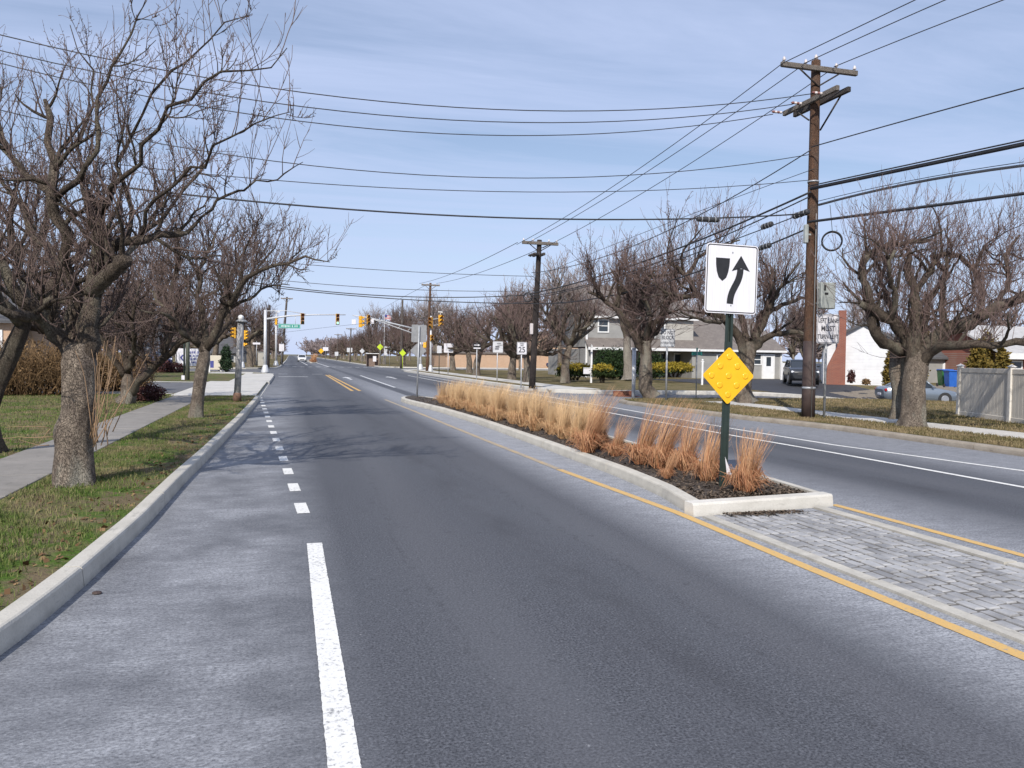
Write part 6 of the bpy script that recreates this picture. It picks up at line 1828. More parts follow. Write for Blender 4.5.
# garage with an arched white door, far right
Y3 = 48.0
def p3(px, py): return on_plane(px, py, Y3)
t = thing('garage', 'pale garage with an arched white door behind the recycling bins', 'garage', (0, 0, 0))
xa, xb = p3(938, 380)[0], p3(962, 380)[0]; ze = p3(950, 357)[2]
g = MB(); wall_box(g, xa - 3.2, xb, Y3, Y3 + 6, 0, ze); gable_end(g, xb - .05, Y3, Y3 + 6, ze, ze + 1.6); gable_end(g, xa - 3.1, Y3, Y3 + 6, ze, ze + 1.6); g.build('wall', M_SIDE, t)
g = MB(); gable(g, xa - 3.2, xb, Y3, Y3 + 6, ze, ze + 1.6, .35); g.build('roof', M_ROOFD, t)
da, db = p3(942, 380)[0], p3(957, 380)[0]; dh = p3(950, 366)[2]; dm = (da + db) / 2; dr_ = (db - da) / 2
arch = [(da, 0.02), (db, 0.02)] + [(dm + dr_ * math.cos(a), dh + dr_ * .55 * math.sin(a)) for a in np.linspace(0, PI, 12)]
g = MB(); g.prism(arch, (0, Y3 - .06, 0), X_, Z_, -.058); dd_ = g.build('door', M_DOOR, t)
for a in (.3, .62):
    g = MB(); q = da + (db - da) * a; wall_box(g, q - .14, q + .14, Y3 - .075, Y3 - .05, dh - .18, dh + .12); g.build('pane', M_GLASS, dd_)
g = MB(); q = p3(947, 383)[0]; wall_box(g, p3(944.5, 0)[0] - .0, p3(944.5, 0)[0] + .01, Y3 - .07, Y3 - .06, 0, .1); g.build('door_seal', M_CABLE, dd_)

# brick house at the right edge
Y4 = 43.0
def p4(px, py): return on_plane(px, py, Y4)
t = thing('house', 'brick house with a pale roof edge behind the fence at far right', 'house', (0, 0, 0))
xa, xb = p4(1003, 370)[0], p4(1003, 370)[0] + 9; ze = p4(1010, 353)[2]
g = MB(); wall_box(g, xa, xb, Y4, Y4 + 8, 0, ze); gable_end(g, xa + .1, Y4, Y4 + 8, ze, ze + 1.9); g.build('wall', M_BRICKR, t)
g = MB(); gable(g, xa, xb, Y4, Y4 + 8, ze, ze + 1.9, .5); g.build('roof', simple('pale_roof', (0.42, 0.41, 0.40), (0.34, 0.33, 0.32), 3, 0.8), t)
g = MB(); wall_box(g, xa - .55, xb + .5, Y4 - .62, Y4 - .52, ze - .42, ze - .02); g.build('gutter', M_TRIM, t)
win(t, xa + .5, xa + 1.5, ze - 1.5, ze - .6, Y4)

# tan brick hall in the distance
Y5 = 104.0
def p5(px, py): return on_plane(px, py, Y5)
t = thing('hall', 'large tan brick hall with a taller end, behind the road signs', 'building', (0, 0, 0))
xa, xb, xc = p5(448, 360)[0], p5(551, 360)[0], p5(578, 360)[0]; zl_ = p5(500, 354)[2]; zh = p5(560, 333)[2]
g = MB(); wall_box(g, xa, xb, Y5 + 1, Y5 + 14, 0, zl_); wall_box(g, xb + .005, xc, Y5, Y5 + 16, 0, zh); g.build('wall', M_BRICKT, t)
g = MB(); wall_box(g, xa - .2, xb, Y5 + .8, Y5 + 14.2, zl_ + .003, zl_ + .25); wall_box(g, xb - .2, xc + .2, Y5 - .2, Y5 + 16.2, zh + .003, zh + .3); g.build('roof', M_ROOF, t)
g = MB(); wall_box(g, xc + .005, xc + 3.4, Y5 + 1.5, Y5 + 10, 0, p5(578, 350)[2]); pr_ = g.build('porch', M_TRIM, t)
g = MB(); wall_box(g, xc + .5, xc + 1.3, Y5 + 1.42, Y5 + 1.5, .2, p5(578, 353.5)[2]); wall_box(g, xc + 1.9, xc + 2.7, Y5 + 1.42, Y5 + 1.5, .2, p5(578, 353.5)[2]); g.build('pane', M_GLASS, pr_)
g = MB()
for k in range(9): g.tube([(xb + 2 + k * 1.4, Y5 - 4, 0), (xb + 2 + k * 1.4, Y5 - 4, 1.0)], .04, 5)
for z in (.5, 1.0): g.tube([(xb + 2, Y5 - 4, z), (xb + 13.2, Y5 - 4, z)], .04, 5)
tag(g.build('railing', simple('red_rail', (0.40, 0.09, 0.07), None, 5, 0.6)), 'low red railing in front of the tan brick hall', 'railing')

# houses glimpsed through the left trees
def small_house(label, px0, px1, Y, pyb, pyt, wall, roof, rise=2.0, depth=8, cat='house'):
    a, b = on_plane(px0, pyb, Y), on_plane(px1, pyb, Y); ze = on_plane(px0, pyt, Y)[2]
    t = thing('house', label, cat, (0, 0, 0))
    g = MB(); wall_box(g, a[0], b[0], Y, Y + depth, 0, ze); gable_end(g, b[0] - .05, Y, Y + depth, ze, ze + rise); gable_end(g, a[0] + .15, Y, Y + depth, ze, ze + rise); g.build('wall', wall, t)
    g = MB(); gable(g, a[0], b[0], Y, Y + depth, ze, ze + rise, .4); g.build('roof', roof, t)
    w = (b[0] - a[0])
    for k in (.25, .7): win(t, a[0] + w * k - .45, a[0] + w * k + .45, ze - 1.8, ze - .6, Y)
    return t
small_house('pinkish brick house behind the brown hedge at the left edge', -60, 11, 44, 372, 318, M_BRICKT, M_ROOFD, 1.8)
small_house('white house seen through the fork of the left lawn tree', 132, 154, 88, 366, 343, M_SIDEW, M_ROOFD, 2.6)
small_house('low dark-roofed house far behind the white sign board', 200, 244, 135, 364, 352, M_SIDE, M_ROOFD, 2.5)

# ================================================================== fence, bins, sign board, drain
M_VINYL = simple('tan_vinyl', (0.58, 0.54, 0.475), (0.52, 0.48, 0.42), 1.5, 0.6)
M_VPOST = simple('pale_vinyl_post', (0.66, 0.63, 0.58), (0.60, 0.57, 0.52), 2, 0.5)
fA = G(959, 416, 0.1); fB = G(1010, 423, 0.1)
dF = (fB - fA); Lp = float(np.linalg.norm(dF)); dF = dF / Lp; rzF = math.atan2(dF[1], dF[0])
fh = (AT(959, 367.5, float((fA - CAM_POS) @ CF)) - fA)[2]
t = thing('privacy_fence', 'tan solid panel privacy fence with pale posts at the right edge', 'fence', fA)
for k in range(5):
    c = dF * Lp * k
    g = MB(); g.bbox((c[0], c[1], (fh + .04) / 2), (.13, .13, fh + .04), .008, rzF)
    q = g.build('post', M_VPOST, t)
    g = MB(); z = fh + .045; cc_ = np.array([c[0], c[1], z]); v = [cc_ + np.array([a * .085, b * .085, 0]) for a, b in ((-1, -1), (1, -1), (1, 1), (-1, 1))] + [cc_ + np.array([0, 0, .07])]
    g.raw(np.array(v), [(3, 2, 1, 0), (0, 1, 4), (1, 2, 4), (2, 3, 4), (3, 0, 4)]); g.build('post_cap', M_VPOST, q)
    if k < 4:
        m_ = dF * Lp * (k + .5)
        g = MB()
        n_ = 15
        for i in range(n_):
            w = (Lp - .14) / n_; s = -(Lp - .14) / 2 + (i + .5) * w
            g.bbox((m_[0] + dF[0] * s, m_[1] + dF[1] * s, fh / 2), (w - .006, .035, fh - .22), .006, rzF)
        g.build('panel', M_VINYL, t)
        g = MB()
        for z in (fh - .07, .08): g.bbox((m_[0], m_[1], z), (Lp - .135, .06, .13), .008, rzF)
        g.build('rail', M_VINYL, t)

def bin_(label, px, py, depth, mat, lid):
    b = AT(px, py, depth); h = 16.0 * depth / 800
    t = thing('wheeled_bin', label, 'bin', b, rz=-0.3)
    g = MB(); a, c = .25, .30
    v = [(-a, -a, .05), (a, -a, .05), (a, a, .05), (-a, a, .05), (-c, -c, h), (c, -c, h), (c, c * 1.1, h), (-c, c * 1.1, h)]
    g.raw(np.array(v), [(3, 2, 1, 0), (0, 1, 5, 4), (1, 2, 6, 5), (2, 3, 7, 6), (3, 0, 4, 7), (4, 5, 6, 7)]); g.build('body', mat, t)
    g = MB(); g.bbox((0, 0, h + .04), (.66, .70, .07), .025); g.tube([(-.3, .36, h), (.3, .36, h)], .03, 6); g.build('lid', lid, t)
    for s in (-1, 1):
        g = MB(); g.tube([(s * .27, .24, .1), (s * .32, .24, .1)], .1, 12); g.build('wheel', M_CABLE, t)
M_BINB = simple('blue_bin_plastic', (0.02, 0.11, 0.42), (0.015, 0.09, 0.36), 4, 0.4)
M_BING = simple('green_bin_plastic', (0.03, 0.15, 0.035), (0.025, 0.12, 0.03), 4, 0.4)
bin_('blue wheeled recycling bin by the garage door', 951.5, 387.5, 45, M_BINB, M_BINB)
bin_('green wheeled bin left of the blue one', 944.5, 386.5, 46, M_BING, M_BINB)

M_VF = siding('white_vinyl_fence', (0.72, 0.73, 0.75), (0.66, 0.67, 0.69), 2.0)
a_, b_ = on_plane(781, 383, 53), on_plane(829, 383, 53)
t = thing('privacy_fence', 'low white panel fence behind the parked black car', 'fence', (a_[0], 53, 0.05))
for k in range(4):
    x = (b_[0] - a_[0]) / 3 * k
    g = MB(); g.bbox((x, 0, .72), (.12, .12, 1.5), .01); g.build('post', M_TRIM, t)
    if k < 3:
        g = MB(); g.bbox((x + (b_[0] - a_[0]) / 6, 0, .7), ((b_[0] - a_[0]) / 3 - .13, .05, 1.36), .01); g.build('panel', M_VF, t)

# white sign board on the left lawn
b = AT(196, 375, 60)
t = thing('sign_board', 'large white sign board with blue marks on two posts, left lawn beyond the driveway', 'sign board', b)
sx_ = 60 / 800.0
g = MB(); g.bbox((-0.25, 0, (375 - 357.5) * sx_), (2.35, .10, 17.5 * sx_), .02); bd = g.build('panel', M_SIGNW, t)
for x in (-1.38, .95):
    g = MB(); g.bbox((x, 0, 13 * sx_), (.10, .10, 26 * sx_), .01); g.build('post', M_WPAINT, t)
zc_ = (375 - 357.5) * sx_
g = MB(); c0 = np.array([-1.0, -.055, zc_ - .02])
g.prism([(-.12, 0), (.05, -.22), (.16, -.22), (.03, 0), (.16, .22), (.05, .22)], c0, X_, Z_, -.004); g.build('emblem', M_BLUE, bd)
g = MB(); rng = np.random.default_rng(9)
for r_i, z in enumerate((.38, .12, -.12, -.36)):
    x = -.62
    while x < .72:
        w = rng.uniform(.05, .10)
        g.box((x + w / 2, -.054, zc_ + z), (w, .006, .13 if r_i % 2 else .17)); x += w + rng.choice([.04, .04, .14])
g.build('worn_lettering', M_BLUE, bd)
b = AT(213, 372, 64)
t = thing('sign_board', 'low cream board with a dark blue field beside the clipped evergreen', 'sign board', b)
g = MB(); g.bbox((0, 0, .75), (1.5, .12, 1.15), .02); bd = g.build('panel', simple('cream_board', (0.62, 0.57, 0.46), (0.56, 0.51, 0.42), 3, 0.6), t)
for x in (-.6, .6):
    g = MB(); g.bbox((x, .02, .09), (.1, .08, .2), .01); g.build('post', M_TRIM, t)
g = MB(); g.box((-.25, -.065, .62), (.62, .006, .55)); g.build('blue_field', M_BLUE, bd)
# posts by the driveway
M_GPOST = simple('grey_green_post', (0.13, 0.145, 0.115), (0.09, 0.10, 0.08), 5, 0.7)
b = AT(187.6, 381, 43); t = thing('steel_post', 'tall grey-green pole by the driveway, just left of the slim upright tree', 'post', b)
g = MB(); g.tube([(0, 0, 0), (0.02, 0, 5.0)], [.11, .09], 10); g.build('pipe', M_GPOST, t)
g = MB(); g.tube([(0, 0, 0), (0, 0, .04)], .19, 8); g.build('base_plate', M_GALV, t)
b = AT(184.2, 380.5, 42.5); t = thing('steel_post', 'thin dark sign post with a white tag at its foot, beside the grey-green pole', 'post', b)
g = MB(); g.tube([(0, 0, 0), (0, 0, 4.2)], .045, 8); g.build('pipe', M_GREEN, t)
g = MB(); g.bbox((-.05, -.06, .15), (.16, .02, .24), .005); g.build('tag_plate', M_SIGNW, t)
b = AT(104, 385, 33); t = thing('marker_post', 'small grey marker post behind the sucker shoots of the largest tree', 'post', b)
g = MB(); g.bbox((0, 0, .28), (.3, .2, .56), .03); g.build('post', M_DULL, t)
# red-brown drain inlet in the side street kerb
b = G(624, 396, 0.02)
t = thing('storm_drain', 'rusty red-brown storm drain inlet in the side street kerb', 'drain', b)
M_RUST = simple('rusty_iron', (0.27, 0.10, 0.055), (0.17, 0.065, 0.04), 10, 0.8)
g = MB(); g.bbox((0, 0, .11), (.95, .16, .22), .02); g.build('head_casting', M_RUST, t)
g = MB()
for k in range(7): g.box((-.42 + k * .14, -.32, .012), (.05, .42, .02))
g.box((0, -.53, .012), (.95, .05, .02)); g.build('grate', M_RUST, t)
# bottle-brown trinkets on the ground
g = MB()
bm_ = G(97, 594, 0.0)
v = []
rng = np.random.default_rng(1)
a = np.linspace(0, 2 * PI, 10)[:-1]
for k, (r, z) in enumerate(((.020, 0.002), (.026, .008), (.018, .017), (.004, .02))):
    for x in a: v.append((bm_[0] + r * 1.3 * math.cos(x) * rng.uniform(.8, 1.2), bm_[1] + r * math.sin(x) * rng.uniform(.8, 1.2), z))
g.raw(np.array(v), [(k * 9 + i, k * 9 + (i + 1) % 9, k * 9 + 9 + (i + 1) % 9, k * 9 + 9 + i) for k in range(3) for i in range(9)])
tag(g.build('asphalt_lump', M_TAR), 'small black lump of tar lying on the road near the left kerb', 'debris')

# ================================================================== shrubs and ornamental grass
def leaf_cloud(mb, rng, cs, N, size, mat=0, shell=0.55, top=None, jag=0.12):
    """cs: ellipsoids (cx,cy,cz,rx,ry,rz); leaves mostly near their surface. top=(mat, height): leaves above use another material"""
    V = np.array([c[3] * c[4] * c[5] for c in cs]) ** (2 / 3); V = V / V.sum()
    for c, w in zip(cs, V):
        n = int(N * w)
        d = nrm(rng.normal(0, 1, (n, 3)))
        rad = (shell + (1 - shell) * rng.uniform(0, 1, n) ** 0.5) * (1 + rng.normal(0, jag, n)) * (1 + 0.12 * np.sin(d[:, 0] * 7 + c[0]) * np.sin(d[:, 1] * 6) + .10 * np.sin(d[:, 2] * 9 + c[1]))
        p = np.array(c[:3]) + d * rad[:, None] * np.array(c[3:])
        p[:, 2] = np.maximum(p[:, 2], 0.02)
        a = nrm(rng.normal(0, 1, (n, 3)) + d * .6); b = nrm(np.cross(a, rng.normal(0, 1, (n, 3))))
        s = size * rng.uniform(.6, 1.4, n)[:, None]
        v = np.stack([p - a * s, p + b * s * .5, p + a * s, p - b * s * .5], 1)
        col = np.clip(rng.normal(.5, .25, n), 0, 1)
        f = np.arange(n * 4).reshape(-1, 4)
        if top is None: mb.raw(v.reshape(-1, 3), f, mat, False, np.repeat(col, 4))
        else:
            up = p[:, 2] + rng.normal(0, .06, n) > top[1]
            for k, mm in ((~up, mat), (up, top[0])):
                if k.any(): mb.raw(v[k].reshape(-1, 3), np.arange(k.sum() * 4).reshape(-1, 4), mm, False, np.repeat(col[k], 4))
M_YEW = vary_mat('dark_yew_leaf', (0.014, 0.026, 0.008), (0.045, 0.065, 0.018), 0.7)
M_GOLD = vary_mat('golden_yew_leaf', (0.17, 0.135, 0.014), (0.32, 0.235, 0.03), 0.7)
M_HEDGE = vary_mat('hedge_leaf', (0.012, 0.028, 0.010), (0.035, 0.060, 0.020), 0.7)
M_ARBO = vary_mat('winter_arborvitae_leaf', (0.055, 0.050, 0.012), (0.20, 0.135, 0.030), 0.8)
M_CONE = vary_mat('evergreen_leaf', (0.012, 0.030, 0.014), (0.035, 0.060, 0.028), 0.7)
M_BROWNL = vary_mat('brown_dormant_leaf', (0.095, 0.058, 0.030), (0.27, 0.175, 0.090), 0.9)
M_BARB = vary_mat('dark_red_leaf', (0.030, 0.012, 0.012), (0.12, 0.05, 0.045), 0.8)
def shrub(name, label, base, cs, N, size, mats, stems=True, top=None, cat='shrub', group=None, seed=1):
    rng = np.random.default_rng(seed)
    t = thing(name, label, cat, base, group=group)
    g = MB(); leaf_cloud(g, rng, cs, N, size, 0, top=None if top is None else (1, top)); g.build('foliage', mats, t)
    g = MB()
    for c in cs[:4]:
        for k in range(4): g.tube([(c[0] * .3 + rng.normal(0, .05), c[1] * .3, 0), (c[0] * .6 + rng.normal(0, .1), c[1] * .6 + rng.normal(0, .1), c[2] * .6), (c[0] + rng.normal(0, .3) * c[3], c[1] + rng.normal(0, .3) * c[4], c[2])], [.04, .03, .015], 5)
    g.build('stems', M_LIMB, t)
    return t
SC = lambda d: d / 800.0
d = 50.0; s = SC(d)
b = AT(574, 380, d); shrub('yew', 'wide clipped yew with golden top, left of the white yard sign post', b, [(-9 * s, 0, 9 * s, 9 * s, .8, 7 * s), (3 * s, 0, 10 * s, 11 * s, .9, 6.2 * s), (12 * s, .1, 9 * s, 7 * s, .7, 6 * s)], 3600, .07, [M_YEW, M_GOLD], top=10.5 * s, group='clipped yews', seed=3)
b = AT(602, 384, 47); s = SC(47); shrub('yew', 'clipped yew on a short trunk with golden top, right of the white yard sign post', b, [(-3 * s, 0, 13 * s, 9 * s, .6, 6.5 * s), (4 * s, 0, 13 * s, 8 * s, .6, 6.5 * s)], 2600, .06, [M_YEW, M_GOLD], top=14.5 * s, group='clipped yews', seed=4)
b = AT(674, 377, 50); s = SC(50); shrub('yew', 'flat-topped golden yew between the V-forked tree and the green street sign', b, [(-14 * s, 0, 9 * s, 9 * s, .7, 5.2 * s), (-3 * s, 0, 9 * s, 11 * s, .7, 5.5 * s), (9 * s, 0, 9 * s, 11 * s, .7, 5 * s)], 3600, .065, [M_YEW, M_GOLD], top=6.8 * s, group='clipped yews', seed=5)
b = AT(612, 378.5, 54.5); s = SC(54.5); shrub('hedge', 'tall dark green hedge under the porch of the grey house', b, [(-10 * s, 0, 14 * s, 9 * s, .8, 14.5 * s), (0, 0, 14 * s, 9 * s, .8, 15 * s), (10 * s, 0, 13.5 * s, 9 * s, .8, 14.5 * s)], 5000, .08, [M_HEDGE], cat='hedge', seed=6)
b = AT(650, 378.5, 54.5); shrub('hedge', 'dark green hedge by the porch, right of the pale tree trunk', b, [(-6 * s, 0, 13 * s, 8 * s, .7, 13 * s), (6 * s, 0, 12 * s, 8 * s, .7, 12 * s)], 3000, .08, [M_HEDGE], cat='hedge', seed=7)
b = AT(891, 386, 46); s = SC(46); shrub('arborvitae', 'orange-green conical evergreen at the corner of the white house', b, [(0, 0, 10 * s, 8 * s, .5, 12 * s), (0, 0, 22 * s, 5.5 * s, .4, 12 * s), (0, 0, 31 * s, 3 * s, .25, 7 * s)], 3600, .07, [M_ARBO], cat='evergreen shrub', seed=8)
for i, (px, dd, hh, w, lab) in enumerate(((975, 36, 30, 13, 'bronze-green evergreen shrub behind the fence, left of the brick house'), (1000, 34, 27, 11, 'bronze-green evergreen shrub behind the fence in front of the brick house'), (917, 50, 66, 11, 'tall bronze conifer behind the double-trunked tree'), (985, 55, 38, 16, 'broad bronze evergreen further back behind the fence'))):
    s = SC(dd); b = AT(px, 354 + (px - 288) * .0134 + 1.5 / s, dd); H_ = (b, )
    h = hh * s + 1.0
    shrub('arborvitae', lab, b, [(0, 0, h * .3, w * s, w * s * .7, h * .34), (0.1, 0, h * .58, w * s * .75, w * s * .6, h * .32), (0, 0, h * .82, w * s * .4, w * s * .35, h * .2)], 3200, .09, [M_ARBO], cat='evergreen shrub', seed=20 + i)
for i, (px, py, w, h, dd, lab) in enumerate(((851, 383, 4, 12, 46, 'reddish bare bush against the foot of the brick chimney'), (866, 384.5, 4, 5, 45.5, 'small brown bush at the foot of the white wall'))):
    s = SC(dd); b = AT(px, py, dd); shrub('bush', lab, b, [(0, 0, h * s * .5, w * s, w * s * .7, h * s * .55)], 900, .05, [M_BARB if i == 0 else M_BROWNL], seed=31 + i)
b = AT(226, 372, 62); s = SC(62); shrub('evergreen', 'dark green clipped cone-shaped evergreen on the far left lawn', b, [(0, 0, 9 * s, 5.8 * s, .45, 9 * s), (0, 0, 18 * s, 4.8 * s, .38, 8 * s)], 2600, .07, [M_CONE], cat='evergreen shrub', seed=9)
b = AT(146, 404, 24.0); s = SC(24); shrub('bush', 'low dark reddish bush beside the left pavement at the driveway', b, [(0, 0, 9 * s, 15 * s, .45, 9 * s), (6 * s, .1, 12 * s, 12 * s, .4, 7 * s), (-10 * s, 0, 7 * s, 9 * s, .35, 7 * s)], 3000, .035, [M_BARB], seed=10)
b = AT(160, 372, 58); s = SC(58); shrub('bush', 'dark low shrub bed far back on the left lawn', b, [(-14 * s, 0, 5 * s, 12 * s, .9, 6 * s), (2 * s, 0, 5 * s, 12 * s, .9, 6 * s), (14 * s, 0, 4 * s, 10 * s, .8, 5 * s)], 2200, .09, [M_BARB], seed=12)

# brown twiggy hedge at the left edge
def twig_hedge(label, base, w, dpt, h, N, seed):
    rng = np.random.default_rng(seed)
    t = thing('hedge', label, 'hedge', base)
    g = MB()
    st = np.stack([rng.uniform(-w / 2, w / 2, N), rng.uniform(-dpt / 2, dpt / 2, N), np.zeros(N)], 1)
    edge = 1 - (np.abs(st[:, 0]) / (w / 2)) ** 4 * .5
    P, Rr = grow(rng, st, np.stack([rng.normal(0, .35, N), rng.normal(0, .35, N), np.ones(N)], 1), h * edge * rng.uniform(.7, 1.1, N), np.full(N, .014), np.full(N, .006), 6, .14, .03)
    g.tubes(P, Rr, 4, 0, col=rng.uniform(0, .8, N))
    s, d, pr = sprout(rng, P, Rr, 7, .15, 1, .6, .3, .4)
    P, Rr = grow(rng, s, d, rng.uniform(.2, .55, len(s)), np.full(len(s), .006), np.full(len(s), .004), 3, .15, .05)
    g.tubes(P, Rr, 3, 0, cap=False, col=rng.uniform(0, 1, len(s)))
    g.build('twigs', M_BROWNL, t)
    g = MB(); leaf_cloud(g, rng, [(x, 0, h * .45, w / 5, dpt * .6, h * .5) for x in np.linspace(-w * .4, w * .4, 5)], 9000, .045, 0, .2); g.build('foliage', M_BROWNL, t)
b = AT(36, 391, 26.5); twig_hedge('dense brown dormant hedge behind the largest tree at the left edge', (b[0] - .3, b[1], .12), 3.6, 1.4, 1.75, 420, 5)
b = AT(105, 389, 29); twig_hedge('brown dormant hedge running on behind the sucker shoots', (b[0], b[1] + .6, .12), 2.6, 1.2, 1.5, 260, 6)

# pale tree in front of the grey house
b = AT(629, 379.5, 52.5); d = 52.5
rng = np.random.default_rng(3)
Bp = np.array(b)
lp = lambda tr, r0, r1: px_limb(Bp, tr, r0, r1)
hero_tree('pale smooth-trunked tree standing on the lawn before the grey house porch', b, [(0, 0, 0)] + [tuple(AT(x, y, d) - Bp) for x, y in ((628, 365), (627, 350), (627, 336))], [.34, .27, .26, .22],
          [lp([(627, 340, d), (623, 325, d), (616, 310, d + .3), (610, 290, d + .5)], .18, .06), lp([(628, 338, d), (632, 320, d), (640, 300, d - .3), (645, 280, d - .4)], .18, .06), lp([(629, 356, d), (634, 350, d), (640, 340, d), (648, 330, d - .5)], .12, .05),
           lp([(627, 338, d), (626, 315, d + .6), (630, 290, d + 1), (625, 270, d + 1)], .16, .05)], 71, dens=.8, size=1.8, tw=.0085, whips=50, bark=M_PALE)

# clumps of ornamental grass in the median
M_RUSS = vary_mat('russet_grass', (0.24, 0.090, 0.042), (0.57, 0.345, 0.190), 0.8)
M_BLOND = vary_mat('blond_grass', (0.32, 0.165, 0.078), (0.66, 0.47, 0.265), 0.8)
def clump(rng, mat, h=0.8, N=460, lean=0.12, spread=.34):
    t = thing('grass_clump', 'clump', 'ornamental grass', (0, 0, -50))
    g = MB()
    a = rng.uniform(0, 2 * PI, N); r = .085 * np.sqrt(rng.uniform(0, 1, N))
    b = np.stack([r * np.cos(a), r * np.sin(a), np.zeros(N)], 1)
    o = rng.uniform(.15, 1, N) * spread
    L = h * rng.uniform(.45, 1.08, N)
    oa = a + rng.normal(0, .5, N)
    k = 6; tt = np.linspace(0, 1, k)
    off = np.stack([o * np.cos(oa) + lean, o * np.sin(oa) + lean * .1, np.zeros(N)], 1) * (L / h)[:, None]
    P = b[:, None] + off[:, None] * (tt ** 1.7)[None, :, None]
    P[:, :, 2] += (L[:, None] * tt[None]) * (1 - .08 * (o / spread)[:, None] * tt[None])
    P += rng.normal(0, .008, P.shape) * tt[None, :, None]
    w = .0030 * (1 - .75 * tt)[None] * rng.uniform(.7, 1.4, N)[:, None]
    sd = np.stack([-np.sin(oa + .6), np.cos(oa + .6), np.zeros(N)], 1)
    V = np.stack([P - sd[:, None] * w[..., None], P + sd[:, None] * w[..., None]], 2).reshape(N, k * 2, 3)
    i = np.arange(N)[:, None, None] * k * 2 + (np.arange(k - 1) * 2)[None, :, None]
    F = (i + np.array([[[0, 1, 3, 2]]])).reshape(-1, 4)
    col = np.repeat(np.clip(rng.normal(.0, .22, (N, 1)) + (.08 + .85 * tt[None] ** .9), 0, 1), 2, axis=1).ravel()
    g.raw(V.reshape(-1, 3), F, 0, False, col)
    g.build('stems', mat, t)
    g = MB(); n = 200                                              # curled dead leaves round the foot
    a = rng.uniform(0, 2 * PI, n); d = rng.uniform(.05, .24, n)
    p0 = np.stack([.08 * np.cos(a), .08 * np.sin(a), rng.uniform(.0, .08, n)], 1)
    p1 = p0 + np.stack([d * .5 * np.cos(a), d * .5 * np.sin(a), rng.uniform(.08, .24, n)], 1)
    p2 = p0 + np.stack([d * np.cos(a + .3), d * np.sin(a + .3), rng.uniform(.0, .18, n)], 1)
    g.tubes(np.stack([p0, p1, p2], 1), np.tile([.004, .0035, .0015], (n, 1)), 3, 0, False, False, rng.uniform(0, .7, n))
    g.build('dead_leaves', mat, t)
    return t
rng = np.random.default_rng(44)
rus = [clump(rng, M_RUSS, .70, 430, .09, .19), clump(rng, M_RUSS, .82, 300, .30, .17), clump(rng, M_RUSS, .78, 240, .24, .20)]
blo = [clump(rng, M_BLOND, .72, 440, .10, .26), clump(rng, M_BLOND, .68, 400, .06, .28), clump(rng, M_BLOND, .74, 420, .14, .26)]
CG = 'ornamental grass clumps in the median'
def put_clump(src, p, rz, sc, label):
    if id(src) not in used:
        used.add(id(src)); o = src; o.location = p; o.rotation_euler = (0, 0, rz); o.scale = (sc,) * 3; o['label'] = label; o['group'] = CG
        return
    copy_tree(src, p, rz, sc, label, CG)
near = [(746, 491, rus[0], 1.0, 'russet grass clump standing alone right of the keep right post'), (707, 480, rus[1], .98, 'russet grass clump just left of the keep right post'),
        (685, 470, rus[2], 1.05, 'russet grass clump second to the left of the keep right post'), (667, 477, rus[1], .45, 'short cropped russet tuft nearest the left median kerb'),
        (660, 467, rus[1], 1.12, 'leaning russet grass clump third to the left of the keep right post'), (641, 463, rus[2], 1.15, 'leaning russet grass clump fourth to the left of the keep right post'),
        (615, 455, rus[2], .78, 'thin sparse russet tuft in the gap before the blond clumps'), (588, 451, rus[1], 1.22, 'tall russet clump at the front end of the blond grass row'), (600, 448, rus[0], .8, 'small russet clump tucked behind the tall russet front clump')]
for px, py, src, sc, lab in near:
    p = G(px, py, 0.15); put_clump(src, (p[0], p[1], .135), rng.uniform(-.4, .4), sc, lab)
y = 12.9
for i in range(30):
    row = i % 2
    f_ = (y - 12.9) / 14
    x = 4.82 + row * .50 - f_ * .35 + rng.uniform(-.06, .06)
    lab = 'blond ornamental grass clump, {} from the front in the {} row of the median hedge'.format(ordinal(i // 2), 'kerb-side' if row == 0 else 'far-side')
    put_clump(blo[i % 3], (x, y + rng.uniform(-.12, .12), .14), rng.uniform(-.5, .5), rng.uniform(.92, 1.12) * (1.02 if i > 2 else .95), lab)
    y += .40
# far median beyond the intersection
g = MB(); kerb(g, [(3.9, 150), (3.6, 215), (4.6, 216), (5.2, 150), (3.9, 150)], .2, .14, -1, 3, 9); struct('median_kerb', g, M_KERB)
for i in range(5): put_clump(rus[i % 3], (4.45 + rng.uniform(-.2, .2), 152 + i * 3.0, .05), 0, 2.2, 'russet grass clump in the far median, {} beyond the intersection'.format(ordinal(i)))
small_sign('keep_right_sign', 'tiny yellow marker and white sign on the far median', 321, 361, 345, 146, .7, .7, M_YEL, True, sy=351)
small_sign('road_sign', 'tiny white sign right of the far yellow marker', 325.5, 361, 344.5, 150, 1.0, .7, M_SIGNW, sy=349)

